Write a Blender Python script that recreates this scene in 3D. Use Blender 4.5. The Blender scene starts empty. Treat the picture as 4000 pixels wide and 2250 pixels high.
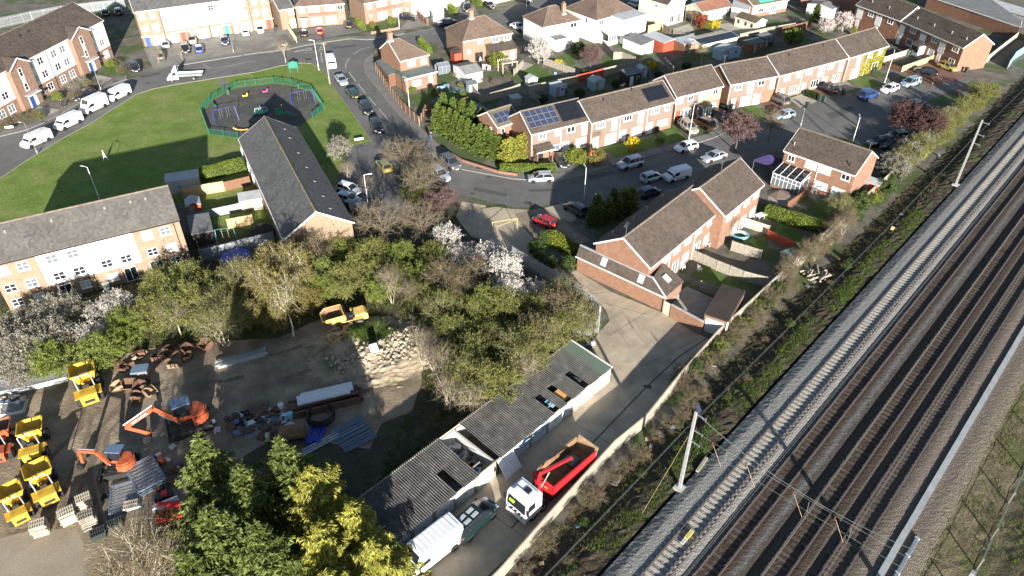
import bpy,math,random
import numpy as np
from mathutils import Vector,Matrix
S=bpy.context.scene
C=S.collection
R=math.radians
# camera, sky, sun, exposure
CAM_H=56.0;FPX=2850.0;PITCH=math.atan((1125+1050)/FPX)
cam_d=bpy.data.cameras.new("camera");cam=bpy.data.objects.new("camera",cam_d);C.objects.link(cam)
cam.location=(0,0,CAM_H);cam.rotation_euler=(math.pi/2-PITCH,0,0)
cam_d.sensor_width=36;cam_d.lens=FPX/4000*36;cam_d.clip_end=3000;cam_d.clip_start=0.5
S.camera=cam
SUN_AZ=R(104.5)
SUN_EL=R(15.2)
w=bpy.data.worlds.new("World");S.world=w;w.use_nodes=True
nt=w.node_tree;nt.nodes.clear()
sky=nt.nodes.new("ShaderNodeTexSky");sky.sky_type='NISHITA';sky.sun_disc=False
sky.sun_elevation=SUN_EL;sky.sun_rotation=math.atan2(-math.cos(SUN_AZ),-math.sin(SUN_AZ))
sky.air_density=1.0;sky.dust_density=0.6;sky.ozone_density=1.2
bg=nt.nodes.new("ShaderNodeBackground");bg.inputs[1].default_value=0.057
wo=nt.nodes.new("ShaderNodeOutputWorld")
nt.links.new(sky.outputs[0],bg.inputs[0]);nt.links.new(bg.outputs[0],wo.inputs[0])
sun_d=bpy.data.lights.new("sun",'SUN');sun_d.energy=5.0;sun_d.angle=R(0.53);sun_d.color=(1.0,0.94,0.845)
sun=bpy.data.objects.new("sun",sun_d);C.objects.link(sun)
sd=Vector((math.cos(SUN_AZ)*math.cos(SUN_EL),math.sin(SUN_AZ)*math.cos(SUN_EL),-math.sin(SUN_EL)))
sun.rotation_euler=sd.to_track_quat('-Z','Y').to_euler()
S.view_settings.view_transform='Standard';S.view_settings.look='None'
S.view_settings.gamma=1.0;S.view_settings.use_curve_mapping=False
S.view_settings.exposure=1.5
S.render.engine='CYCLES'
# survey: photo reading -> plan position at height z
s1=1000/1932;s2=700/1932
TL={'p':(0,0,1),'d':(0,0,4000/2576),1:(0,0,s1),2:(1000,0,s1),3:(2000,0,s1),4:(3000,0,s1),5:(0,700,s1),6:(1000,700,s1),7:(2000,700,s1),8:(3000,700,s1),'A':(0,1300,s2),'B':(0,1725,s2),'C':(600,1150,s2),'D':(1300,1150,s2),'E':(1000,1500,s1),'F':(1800,1500,s1),'G':(3000,1500,s1),'R1':(2400,1700,1000/2576),'R2':(3200,1700,800/2108),'R3':(3300,1000,700/2029),'R4':(1500,1050,800/2108),'T1':(1050,0,700/2576),'T2':(1700,0,700/2576),'T3':(2400,0,700/2576),'T4':(3050,0,700/2576),'M5':(2100,150,800/1456),'M6':(650,650,500/1024)}
CP,SP=math.cos(PITCH),math.sin(PITCH)
def ray(t,x,y):
 ox,oy,s=TL[t];a=(ox+x*s-2000)/FPX;b=(1125-oy-y*s)/FPX
 return Vector((a,CP+b*SP,-SP+b*CP))
def P(t,x,y,z=0.0):
 d=ray(t,x,y);k=(z-CAM_H)/d.z
 return Vector((d.x*k,d.y*k,z))
def PL(t,*xy,z=0.0):
 return[P(t,xy[i],xy[i+1],z)for i in range(0,len(xy),2)]
def az(a,b):return math.atan2(b[1]-a[1],b[0]-a[0])
# objects
def setp(o,label=None,cat=None,group=None,kind=None):
 if label:o["label"]=label
 if cat:o["category"]=cat
 if group:o["group"]=group
 if kind:o["kind"]=kind
 return o
def link(name,data,parent=None,loc=(0,0,0),rot=(0,0,0),scale=None):
 o=bpy.data.objects.new(name,data);C.objects.link(o)
 o.location=loc;o.rotation_euler=rot
 if scale is not None:o.scale=(scale,)*3 if not hasattr(scale,'__len__')else scale
 if parent:o.parent=parent
 return o
def thing(name,label,cat,loc=(0,0,0),rz=0.0,group=None):
 o=link(name,None,None,loc,(0,0,rz));o.empty_display_size=.3
 return setp(o,label,cat,group)
def copy_tree(o,parent=None):
 c=o.copy();C.objects.link(c);c.parent=parent
 for ch in o.children:copy_tree(ch,c)
 return c
def auto_uv(me):
 n=len(me.polygons)
 if n==0:return
 nl=len(me.loops)
 co=np.empty(len(me.vertices)*3,np.float32);me.vertices.foreach_get('co',co);co=co.reshape(-1,3)
 vi=np.empty(nl,np.int32);me.loops.foreach_get('vertex_index',vi)
 no=np.empty(n*3,np.float32);me.polygons.foreach_get('normal',no);no=no.reshape(-1,3)
 tot=np.empty(n,np.int32);me.polygons.foreach_get('loop_total',tot)
 nn=np.repeat(no,tot,axis=0);p=co[vi]
 t=np.stack([-nn[:,1],nn[:,0],np.zeros(nl)],1);ln=np.linalg.norm(t,axis=1)
 flat=ln<1e-3;t[flat]=(1,0,0);ln[flat]=1;t/=ln[:,None]
 b=np.cross(nn,t)
 uv=np.stack([(p*t).sum(1),(p*b).sum(1)],1).astype(np.float32)
 l=me.uv_layers.new(name='UVMap');l.data.foreach_set('uv',uv.ravel())
class MB:
 def __init__(s):s.v=[];s.f=[];s.m=[];s.mi=0
 def add(s,vs,fs):
  b=len(s.v);s.v+=[tuple(v)for v in vs]
  for f in fs:s.f.append(tuple(b+i for i in f));s.m.append(s.mi)
  return s
 def quad(s,a,b,c,d):return s.add([a,b,c,d],[(0,1,2,3)])
 def poly(s,pts):return s.add(pts,[tuple(range(len(pts)))])
 def box(s,x0,x1,y0,y1,z0,z1,mtx=None):
  vs=[(x0,y0,z0),(x1,y0,z0),(x1,y1,z0),(x0,y1,z0),(x0,y0,z1),(x1,y0,z1),(x1,y1,z1),(x0,y1,z1)]
  if mtx is not None:vs=[mtx@Vector(v)for v in vs]
  return s.add(vs,[(0,3,2,1),(4,5,6,7),(0,1,5,4),(1,2,6,5),(2,3,7,6),(3,0,4,7)])
 def cbox(s,c,sz,mtx=None,rz=0.0,rx=0.0,ry=0.0):
  m=Matrix.Translation(c)@Matrix.Rotation(rz,4,'Z')@Matrix.Rotation(ry,4,'Y')@Matrix.Rotation(rx,4,'X')
  if mtx is not None:m=mtx@m
  x,y,z=sz[0]/2,sz[1]/2,sz[2]/2
  return s.box(-x,x,-y,y,-z,z,m)
 def bar(s,a,b,w,h=None,up=(0,0,1)):
  a=Vector(a);b=Vector(b);h=w if h is None else h
  d=(b-a);L=d.length;d=d/L;u=Vector(up)
  r=d.cross(u)
  if r.length<1e-4:r=Vector((1,0,0))
  r.normalize();u=r.cross(d)
  vs=[q+r*(i*w/2)+u*(j*h/2)for q in(a,b)for(i,j)in((-1,-1),(1,-1),(1,1),(-1,1))]
  return s.add(vs,[(3,2,1,0),(4,5,6,7),(0,1,5,4),(1,2,6,5),(2,3,7,6),(3,0,4,7)])
 def tube(s,pts,rad,n=6,cap=True):
  pts=[Vector(p)for p in pts];rr=rad if hasattr(rad,'__len__')else[rad]*len(pts)
  b=len(s.v);vs=[];fs=[]
  for i,p in enumerate(pts):
   d=(pts[min(i+1,len(pts)-1)]-pts[max(i-1,0)]).normalized()
   r=d.cross(Vector((0,0,1)))
   if r.length<1e-3:r=Vector((1,0,0))
   r.normalize();u=r.cross(d)
   for k in range(n):
    a=2*math.pi*k/n;vs.append(p+(r*math.cos(a)+u*math.sin(a))*rr[i])
  for i in range(len(pts)-1):
   for k in range(n):
    k2=(k+1)%n;fs.append((i*n+k,i*n+k2,(i+1)*n+k2,(i+1)*n+k))
  if cap:fs.append(tuple(range(n))[::-1]);fs.append(tuple((len(pts)-1)*n+k for k in range(n)))
  return s.add(vs,fs)
 def cyl(s,c,r,h,n=16,axis='z',r2=None):
  r2=r if r2 is None else r2;vs=[]
  for q,rad in((0,r),(h,r2)):
   for k in range(n):
    a=2*math.pi*k/n;x,y=rad*math.cos(a),rad*math.sin(a)
    v=(x,y,q)if axis=='z' else((x,q,y)if axis=='y' else(q,x,y))
    vs.append((v[0]+c[0],v[1]+c[1],v[2]+c[2]))
  fs=[(k,(k+1)%n,n+(k+1)%n,n+k)for k in range(n)]+[tuple(range(n))[::-1],tuple(n+k for k in range(n))]
  if axis=='y':fs=[f[::-1]for f in fs]
  return s.add(vs,fs)
 def prism(s,pts,z0,z1):
  n=len(pts);area=sum(pts[i][0]*pts[(i+1)%n][1]-pts[(i+1)%n][0]*pts[i][1]for i in range(n))
  if area<0:pts=pts[::-1]
  vs=[(p[0],p[1],z0)for p in pts]+[(p[0],p[1],z1)for p in pts]
  return s.add(vs,[(k,(k+1)%n,n+(k+1)%n,n+k)for k in range(n)]+[tuple(range(n))[::-1],tuple(n+k for k in range(n))])
 def extr(s,prof,y0,y1,mtx=None):
  """profile in x-z extruded along y"""
  n=len(prof);vs=[(p[0],y0,p[1])for p in prof]+[(p[0],y1,p[1])for p in prof]
  if mtx is not None:vs=[mtx@Vector(v)for v in vs]
  area=sum(prof[i][0]*prof[(i+1)%n][1]-prof[(i+1)%n][0]*prof[i][1]for i in range(n))
  fs=[(k,(k+1)%n,n+(k+1)%n,n+k)for k in range(n)]+[tuple(range(n))[::-1],tuple(n+k for k in range(n))]
  if area>0:fs=[f[::-1]for f in fs]
  fs=[f for f in fs]
  return s.add(vs,fs)
 def rings(s,rings,cap=True,closed=True):
  n=len(rings[0]);vs=[p for r in rings for p in r];fs=[]
  for i in range(len(rings)-1):
   for k in range(n if closed else n-1):
    k2=(k+1)%n;fs.append((i*n+k,i*n+k2,(i+1)*n+k2,(i+1)*n+k))
  if cap:fs.append(tuple(range(n))[::-1]);fs.append(tuple((len(rings)-1)*n+k for k in range(n)))
  return s.add(vs,fs)
 def mesh(s,name,mats,smooth=False,uv=True):
  me=bpy.data.meshes.new(name);me.from_pydata(s.v,[],s.f);me.update()
  if not isinstance(mats,(list,tuple)):mats=[mats]
  for m in mats:me.materials.append(m)
  if len(mats)>1:me.polygons.foreach_set('material_index',s.m)
  if smooth:me.polygons.foreach_set('use_smooth',[True]*len(me.polygons))
  if uv:auto_uv(me)
  return me
 def build(s,name,mats,parent=None,loc=(0,0,0),rot=(0,0,0),smooth=False,kind=None):
  return setp(link(name,s.mesh(name,mats,smooth),parent,loc,rot),kind=kind)
MESH={}
def cached(key,fn):
 if key not in MESH:MESH[key]=fn()
 return MESH[key]
def structure(name,mb,m,smooth=False):return mb.build(name,m,smooth=smooth,kind='structure')
# materials
def _mat(name):
 m=bpy.data.materials.new(name);m.use_nodes=True;nt=m.node_tree;nt.nodes.clear()
 out=nt.nodes.new('ShaderNodeOutputMaterial');b=nt.nodes.new('ShaderNodeBsdfPrincipled')
 nt.links.new(b.outputs[0],out.inputs[0]);return m,nt,b,out
def N(nt,typ,**kw):
 n=nt.nodes.new(typ)
 for k,v in kw.items():
  if k.startswith('i'):n.inputs[int(k[1:])].default_value=v
  else:setattr(n,k,v)
 return n
def vec(nt,coord):
 if coord=='world':return N(nt,'ShaderNodeNewGeometry').outputs['Position']
 if coord=='uv':return N(nt,'ShaderNodeTexCoord').outputs['UV']
 return N(nt,'ShaderNodeTexCoord').outputs['Object']
def rgba(c):return(c[0],c[1],c[2],1)
def noise(nt,v,scale,detail=4,rough=.55):
 n=N(nt,'ShaderNodeTexNoise');n.inputs['Scale'].default_value=scale;n.inputs['Detail'].default_value=detail
 n.inputs['Roughness'].default_value=rough;nt.links.new(v,n.inputs['Vector']);return n.outputs[0]
def ramp(nt,fac,stops):
 r=N(nt,'ShaderNodeValToRGB');e=r.color_ramp.elements
 while len(e)<len(stops):e.new(0.5)
 for i,(p,c)in enumerate(stops):e[i].position=p;e[i].color=rgba(c)if hasattr(c,'__len__')else(c,c,c,1)
 nt.links.new(fac,r.inputs[0]);return r.outputs[0]
def mix(nt,fac,a,b,typ='MIX'):
 m=N(nt,'ShaderNodeMix',data_type='RGBA',blend_type=typ)
 for i,s in((0,fac),(6,a),(7,b)):
  if hasattr(s,'is_output')or isinstance(s,bpy.types.NodeSocket):nt.links.new(s,m.inputs[i])
  else:m.inputs[i].default_value=s if i==0 else rgba(s)
 return m.outputs[2]
def bump(nt,b,h,strength=.4,dist=.03):
 n=N(nt,'ShaderNodeBump');n.inputs['Strength'].default_value=strength;n.inputs['Distance'].default_value=dist
 nt.links.new(h,n.inputs['Height']);nt.links.new(n.outputs[0],b.inputs['Normal'])
def flat(name,c,rough=.6,metal=0.0,var=.12,scale=3.0,coat=0.0,spec=None,coord='obj'):
 m,nt,b,o=_mat(name);b.inputs['Roughness'].default_value=rough;b.inputs['Metallic'].default_value=metal
 if coat:b.inputs['Coat Weight'].default_value=coat;b.inputs['Coat Roughness'].default_value=.05
 if spec is not None:b.inputs['Specular IOR Level'].default_value=spec
 if var:
  n=noise(nt,vec(nt,coord),scale)
  lo=[x*(1-var)for x in c];hi=[min(1,x*(1+var))for x in c]
  nt.links.new(ramp(nt,n,[(.3,lo),(.7,hi)]),b.inputs['Base Color'])
 else:b.inputs['Base Color'].default_value=rgba(c)
 m.diffuse_color=rgba(c);return m
def patchy(name,stops,scale,rough=.9,fine=None,bmp=0.0,bscale=20.,bdist=.03,coord='world',detail=6,stops2=None,scale2=.15,fac2=.5):
 """ground-like surface: noise ramp of real colours, second larger patch layer, fine speckle, bump"""
 m,nt,b,o=_mat(name);v=vec(nt,coord);b.inputs['Roughness'].default_value=rough
 b.inputs['Specular IOR Level'].default_value=.25
 col=ramp(nt,noise(nt,v,scale,detail,.62),stops)
 if stops2:
  f=ramp(nt,noise(nt,v,scale2,5,.6),stops2[1]);col=mix(nt,f,col,stops2[0])
 if fine:
  n=noise(nt,v,fine[0],3,.7);f=ramp(nt,n,[(.3,1-fine[1]),(.7,1+fine[1]*.6)])
  col=mix(nt,1.0,col,f,'MULTIPLY')
 nt.links.new(col,b.inputs['Base Color'])
 if bmp:bump(nt,b,noise(nt,v,bscale,4,.65),bmp,bdist)
 return m
def brickmat(name,c1,c2,mortar,bw=.225,bh=.075,var=.25):
 m,nt,b,o=_mat(name);v=vec(nt,'uv');t=N(nt,'ShaderNodeTexBrick')
 nt.links.new(v,t.inputs['Vector'])
 t.inputs['Color1'].default_value=rgba(c1);t.inputs['Color2'].default_value=rgba(c2);t.inputs['Mortar'].default_value=rgba(mortar)
 t.inputs['Scale'].default_value=1;t.inputs['Mortar Size'].default_value=.008;t.inputs['Brick Width'].default_value=bw;t.inputs['Row Height'].default_value=bh
 n=noise(nt,v,1.3,5,.65);n2=noise(nt,v,9,2)
 f=ramp(nt,n,[(.25,1-var),(.75,1+var*.5)]);f2=ramp(nt,n2,[(.3,.86),(.7,1.1)])
 col=mix(nt,1.0,mix(nt,1.0,t.outputs[0],f,'MULTIPLY'),f2,'MULTIPLY')
 nt.links.new(col,b.inputs['Base Color']);b.inputs['Roughness'].default_value=.88;b.inputs['Specular IOR Level'].default_value=.2
 inv=N(nt,'ShaderNodeMath',operation='SUBTRACT',i0=1.0);nt.links.new(t.outputs[1],inv.inputs[1]);bump(nt,b,inv.outputs[0],.5,.012)
 return m
def tilemat(name,c1,c2,lichen,lf=.62,moss=None):
 """roof tiles: colour per tile, large weathering, lichen spots"""
 m,nt,b,o=_mat(name);g=N(nt,'ShaderNodeNewGeometry');v=g.outputs['Position']
 col=ramp(nt,g.outputs['Random Per Island'],[(0,c1),(.5,[(a+d)/2 for a,d in zip(c1,c2)]),(1,c2)])
 f=ramp(nt,noise(nt,v,.35,6,.65),[(.3,.78),(.7,1.18)]);col=mix(nt,1.0,col,f,'MULTIPLY')
 sp=ramp(nt,noise(nt,v,3.2,6,.8),[(lf,0.),(lf+.1,1.)]);col=mix(nt,sp,col,lichen)
 if moss:
  ms=ramp(nt,noise(nt,v,.5,5,.7),[(.56,0.),(.72,.7)]);col=mix(nt,ms,col,moss)
 nt.links.new(col,b.inputs['Base Color']);b.inputs['Roughness'].default_value=.85;b.inputs['Specular IOR Level'].default_value=.3
 bump(nt,b,noise(nt,v,14,4,.7),.3,.02);return m
def leafmat(name,c1,c2,c3=None,trans=.3,patch=.6,rough=.6):
 m,nt,b,o=_mat(name);g=N(nt,'ShaderNodeNewGeometry')
 col=ramp(nt,g.outputs['Random Per Island'],[(0,c1),(.55,c2),(1,c3 or c2)])
 f=ramp(nt,noise(nt,g.outputs['Position'],patch,3,.6),[(.3,.72),(.7,1.25)]);col=mix(nt,1.0,col,f,'MULTIPLY')
 nt.links.new(col,b.inputs['Base Color']);b.inputs['Roughness'].default_value=rough;b.inputs['Specular IOR Level'].default_value=.25
 t=N(nt,'ShaderNodeBsdfTranslucent');nt.links.new(col,t.inputs[0]);mx=N(nt,'ShaderNodeMixShader');mx.inputs[0].default_value=trans
 nt.links.new(b.outputs[0],mx.inputs[1]);nt.links.new(t.outputs[0],mx.inputs[2]);nt.links.new(mx.outputs[0],o.inputs[0]);return m
def glassmat(name,c,rough=.06):
 m,nt,b,o=_mat(name);b.inputs['Base Color'].default_value=rgba(c);b.inputs['Roughness'].default_value=rough
 b.inputs['Specular IOR Level'].default_value=.7;return m
M={}
M['brick_red']=brickmat('brick_red',(.30,.135,.085),(.22,.095,.06),(.34,.30,.25))
M['brick_orange']=brickmat('brick_orange',(.28,.138,.084),(.22,.104,.063),(.30,.26,.215))
M['brick_buff']=brickmat('brick_buff',(.30,.205,.14),(.25,.165,.11),(.31,.265,.215))
M['brick_semi']=brickmat('brick_semi',(.29,.185,.127),(.235,.14,.096),(.30,.26,.22))
M['white_render']=flat('white_render',(.80,.79,.76),.85,var=.05,scale=.7)
M['cream_render']=flat('cream_render',(.72,.66,.50),.85,var=.06,scale=.7)
M['tan_panel']=flat('tan_panel',(.185,.145,.122),.8,var=.06,scale=1.2)
M['buff_panel']=flat('buff_panel',(.36,.30,.19),.8,var=.08,scale=1.2)
M['white_upvc']=flat('white_upvc',(.80,.80,.80),.4,var=0)
M['white_paint']=flat('white_paint',(.78,.78,.76),.55,var=.05)
M['grey_paint']=flat('grey_paint',(.33,.34,.36),.5,var=.05)
M['black_metal']=flat('black_metal',(.02,.02,.022),.45,var=.1)
M['galv']=flat('galv',(.50,.52,.54),.38,.75,var=.12,scale=5)
M['steel_grey']=flat('steel_grey',(.42,.45,.48),.5,.3,var=.12)
M['glass_dark']=glassmat('glass_dark',(.025,.03,.035))
M['glass_net']=glassmat('glass_net',(.52,.53,.53),.12)
M['glass_mid']=glassmat('glass_mid',(.13,.15,.17),.08)
M['car_glass']=glassmat('car_glass',(.018,.022,.028),.03)
M['rubber']=flat('rubber',(.018,.018,.018),.85,var=.2,scale=8)
M['rim']=flat('rim',(.42,.43,.45),.3,.8,var=.05)
M['plate_yellow']=flat('plate_yellow',(.75,.55,.05),.5,var=0)
M['plate_white']=flat('plate_white',(.78,.78,.76),.5,var=0)
M['lamp_white']=flat('lamp_white',(.62,.66,.70),.12,.35,var=0,coat=.6)
M['lamp_red']=flat('lamp_red',(.42,.012,.01),.2,var=0,coat=.6)
M['tile_brown']=tilemat('tile_brown',(.068,.053,.045),(.106,.085,.073),(.19,.17,.135),.66)
M['tile_grey']=tilemat('tile_grey',(0.091,0.087,0.083),(0.133,0.127,0.119),(0.189,0.182,0.154),.66)
M['tile_dark']=tilemat('tile_dark',(0.071,0.074,0.078),(0.119,0.121,0.123),(0.190,0.190,0.162),.66)
M['tile_red']=tilemat('tile_red',(.115,.080,.064),(.165,.118,.095),(.27,.24,.19),.62)
M['tile_clay']=tilemat('tile_clay',(0.216,0.100,0.068),(0.280,0.144,0.100),(0.288,0.240,0.192),.68)
M['tile_moss']=tilemat('tile_moss',(0.096,0.084,0.056),(0.152,0.128,0.080),(0.224,0.216,0.096),.60)
M['ridge']=flat('ridge',(.16,.13,.105),.9,var=.3,scale=2,coord='world')
M['ridge_moss']=flat('ridge_moss',(.20,.17,.095),.9,var=.35,scale=2,coord='world')
M['felt']=patchy('felt',[(.3,(.13,.135,.14)),(.7,(.21,.215,.22))],.9,.9,(8,.15),.2,12)
M['felt_light']=patchy('felt_light',[(.3,(.34,.36,.38)),(.7,(.47,.49,.51))],.7,.85,(7,.12),.2,12)
M['felt_green']=patchy('felt_green',[(.3,(.10,.13,.12)),(.7,(.17,.20,.19))],.9,.9,(8,.15),.2,12)
M['asbestos']=patchy('asbestos',[(.3,(.060,.058,.056)),(.55,(.105,.102,.098)),(.78,(.20,.195,.18))],1.3,.95,(14,.3),.25,25)
M['green_sheet']=flat('green_sheet',(.085,.115,.095),.7,var=.2,scale=2)
M['solar_cell']=flat('solar_cell',(.022,.032,.075),.14,.2,var=.1,coat=.7)
M['solar_black']=flat('solar_black',(.012,.014,.020),.16,.1,var=.1,coat=.7)
M['concrete']=patchy('concrete',[(.3,(.35,.29,.215)),(.7,(.48,.405,.305))],.6,.9,(9,.18),.2,20,.02,stops2=((.25,.215,.17),[(.5,0.),(.66,.75)]),scale2=.22)
M['concrete_post']=patchy('concrete_post',[(.3,(.26,.235,.19)),(.7,(.36,.33,.275))],1.2,.9,(12,.2),.25,25)
M['concrete_grey']=patchy('concrete_grey',[(.3,(.36,.355,.34)),(.7,(.48,.47,.45))],1.2,.9,(12,.2),.2,25)
M['asphalt']=patchy('asphalt',[(.3,(.115,.113,.112)),(.7,(.155,.152,.148))],.5,.85,(24,.3),.3,60,.01,stops2=((.20,.195,.185),[(.5,0.),(.7,.6)]),scale2=.09)
M['pavement']=patchy('pavement',[(.3,(.15,.145,.138)),(.7,(.21,.20,.19))],.7,.88,(20,.25),.3,50,.01)
M['kerb']=patchy('kerb',[(.3,(.18,.172,.16)),(.7,(.25,.24,.225))],1.4,.9,(10,.2))
M['road_paint']=patchy('road_paint',[(.35,(.40,.40,.39)),(.65,(.66,.66,.64))],2.2,.8,(18,.2))
M['rubber_floor']=patchy('rubber_floor',[(.3,(.075,.068,.068)),(.7,(.115,.105,.10))],.8,.9,(20,.2))
M['rubber_pad']=patchy('rubber_pad',[(.3,(.055,.056,.058)),(.7,(.085,.086,.088))],.8,.9,(20,.2))
M['lawn']=patchy('lawn',[(.28,(.100,.158,.028)),(.5,(.142,.208,.042)),(.72,(.205,.255,.070))],.28,.95,(5,.38),.7,9,.06,stops2=((.26,.24,.105),[(.5,0.),(.72,.6)]),scale2=.13)
M['garden_lawn']=patchy('garden_lawn',[(.28,(.055,.10,.020)),(.7,(.10,.16,.035))],.7,.95,(6,.35),.7,10,.05,stops2=((.15,.125,.07),[(.55,0.),(.7,.6)]),scale2=.3)
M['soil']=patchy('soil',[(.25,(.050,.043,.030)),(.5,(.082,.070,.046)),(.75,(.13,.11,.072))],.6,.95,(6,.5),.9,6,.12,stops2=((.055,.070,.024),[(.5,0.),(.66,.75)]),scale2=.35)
M['garden_mix']=patchy('garden_mix',[(.25,(.085,.077,.064)),(.5,(.14,.127,.106)),(.75,(.21,.192,.162))],.35,.92,(5,.3),.4,8,.05,stops2=((.065,.10,.028),[(.5,0.),(.56,.85)]),scale2=.17)
M['yard']=patchy('yard',[(.25,(.21,.165,.115)),(.5,(.32,.255,.18)),(.75,(.43,.355,.255))],.5,.95,(7,.35),.9,3.2,.09,stops2=((.13,.105,.075),[(.42,0.),(.66,.9)]),scale2=.2)
M['slabs']=brickmat('slabs',(.40,.37,.32),(.32,.295,.255),(.22,.20,.17),.6,.6,.2)
M['block_paving']=brickmat('block_paving',(.24,.125,.10),(.18,.095,.08),(.14,.11,.095),.2,.1,.25)
M['gravel_drive']=patchy('gravel_drive',[(.3,(.20,.19,.17)),(.7,(.29,.275,.245))],.5,.92,(14,.3),.3,30,.02,stops2=((.13,.125,.12),[(.5,0.),(.65,.7)]),scale2=.15)
M['wood_new']=flat('wood_new',(.50,.36,.19),.75,var=.2,scale=4)
M['wood_grey']=flat('wood_grey',(.27,.245,.20),.85,var=.3,scale=4)
M['wood_brown']=flat('wood_brown',(.17,.085,.05),.8,var=.25,scale=4)
M['wood_red']=flat('wood_red',(.36,.065,.035),.7,var=.2,scale=4)
M['wood_pale']=flat('wood_pale',(.52,.45,.34),.85,var=.22,scale=4)
M['bark']=flat('bark',(.16,.13,.095),.95,var=.35,scale=6)
M['bark_pale']=flat('bark_pale',(.36,.31,.24),.9,var=.3,scale=6)
M['bark_birch']=flat('bark_birch',(.58,.55,.49),.85,var=.35,scale=5)
M['bark_dark']=flat('bark_dark',(.085,.068,.055),.95,var=.3,scale=6)
M['roof_grey']=patchy('roof_grey',[(.3,(.20,.195,.19)),(.7,(.29,.285,.275))],.9,.9,(8,.15),.2,12)
# GROUND, ROADS, RAILWAY
def sheet(name,pts,z,m,t=0.0):
 """a flush sheet; with t > 0 a raised slab with real edges (pavement)"""
 mb=MB()
 if t:mb.prism([(p[0],p[1])for p in pts],z-.05,z+t)
 else:
  a=sum(pts[i][0]*pts[(i+1)%len(pts)][1]-pts[(i+1)%len(pts)][0]*pts[i][1]for i in range(len(pts)))
  q=pts if a>0 else pts[::-1]
  mb.poly([(p[0],p[1],z)for p in q])
 return structure(name,mb,m)
mb=MB();mb.poly([(-900,-300,0),(900,-300,0),(900,1200,0),(-900,1200,0)]);structure('ground',mb,M['garden_mix'])
LAWN_EDGE=PL(1,-150,1440,0,1350,200,1215,470,1050,700,925,870,815,1030,715,1130,680,1300,645,1640,590,1932,545)+PL(2,180,500,340,478,420,482,500,530,560,620,700,820,800,960,868,1068)
lawn_pts=LAWN_EDGE+PL(2,705,1112)+PL(6,560,150)+PL(6,100,400)+PL(5,1500,330)+PL(5,1300,130)+PL(5,-200,500)
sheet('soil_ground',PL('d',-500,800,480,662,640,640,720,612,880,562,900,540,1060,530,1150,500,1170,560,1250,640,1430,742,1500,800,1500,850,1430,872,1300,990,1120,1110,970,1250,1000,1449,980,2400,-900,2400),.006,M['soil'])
sheet('dirt_yard',PL('d',-400,985,60,935,250,905,420,868,560,858,700,850,800,805,860,790,1000,800,1050,850,1062,960,1035,1035,960,1065,930,1130,700,1095,520,1205,470,1310,380,1460,250,2000,-700,2000),.012,M['yard'])
M['pad']=patchy('pad',[(.3,(.27,.225,.165)),(.7,(.38,.325,.245))],.5,.92,(8,.25),.4,8,.04,stops2=((.19,.155,.11),[(.48,0.),(.66,.8)]),scale2=.25)
sheet('concrete_pad',PL('B',-200,1090,330,960,700,940,830,960,900,1100,900,1449,880,1900,-700,1900),.016,M['pad'])
sheet('park_lawn',lawn_pts,.05,M['lawn'])
# the top road and the street running down to the close
n_edge=PL(1,-260,1120,0,1033,200,985,330,930,450,868,560,805,700,725,850,640,960,600,1160,540,1300,505,1932,405)+PL('T1',250,720,500,662,850,607,1170,562,1400,577,1600,560,1950,487,2400,407)+PL('T2',350,260,860,180,1100,120,1500,-40,1900,-160)
s_edge=PL('T2',2400,-60,1900,40,1300,230,1000,330,500,480,0,620)+PL('T1',2300,610,1800,700,1500,782)
sheet('road',n_edge+s_edge+list(reversed(LAWN_EDGE[:-4])),.02,M['asphalt'])
kerb_b=PL('T1',1500,782,1390,862,1370,950,1400,1080)+PL(2,868,610,1010,790,1150,940,1290,1100,1400,1192,1560,1282,1932,1352)+PL(3,340,1375,550,1322,760,1252,1150,1152,1300,1112,1500,1050,1650,988)+PL(4,200,832,420,777,500,742,640,702,880,642,1180,662,1490,582)
sheet('road',PL('T1',1500,700)+kerb_b+PL(4,1560,600,1400,680,1180,780,930,900,900,1000,700,1100,640,1060,250,960)+PL(7,1500,250,1000,200,560,260,330,172,200,214,0,210)+PL(6,1600,130,1540,100)+PL(2,1430,1420,1100,1280,950,1090,868,1068,800,960,700,820,560,620,500,530)+PL('T1',1000,800),.024,M['asphalt'])
sheet('access_road',PL(2,705,1113,868,1068,950,1090,1000,1290,1100,1440)+PL(6,1090,40,1220,240,1060,330,800,330,620,100,600,0)+PL(2,560,1300,640,1250),.03,M['asphalt'])
# pavements (raised) with kerb stones
fence_line_d=PL(2,905,535,1000,690,1100,822,1230,952,1290,1010,1400,1112,1560,1205,1830,1292)+PL(3,0,1312,330,1312)
sheet('pavement',kerb_b[:14]+PL(3,330,1312)+list(reversed(fence_line_d)),.03,M['pavement'],.085)
sheet('pavement',n_edge[1:9]+list(reversed([p+Vector((-.9,2.2,0))for p in n_edge[1:9]])),.03,M['pavement'],.085)
sheet('pavement',n_edge[10:19]+list(reversed([p+Vector((-.5,2.0,0))for p in n_edge[10:19]])),.03,M['pavement'],.085)
sheet('pavement',[p+Vector((0,0,0))for p in kerb_b[13:18]]+list(reversed([p+Vector((-.7,1.7,0))for p in kerb_b[13:18]])),.03,M['pavement'],.085)
def kerb(pts,wdt=.16,h=.125):
 mb=MB()
 for a,b in zip(pts[:-1],pts[1:]):
  a=Vector((a[0],a[1],.04+h/2));b=Vector((b[0],b[1],.04+h/2));n=max(1,int((b-a).length/.92));d=(b-a)/n
  for i in range(n):mb.bar(a+d*i+d*.01,a+d*(i+.99),wdt,h)
 o=structure('kerb',mb,M['kerb']);return o
kerb(kerb_b[:18]);kerb(n_edge[1:9]);kerb(n_edge[10:19]);kerb(LAWN_EDGE[1:],.13,.1)
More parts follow.
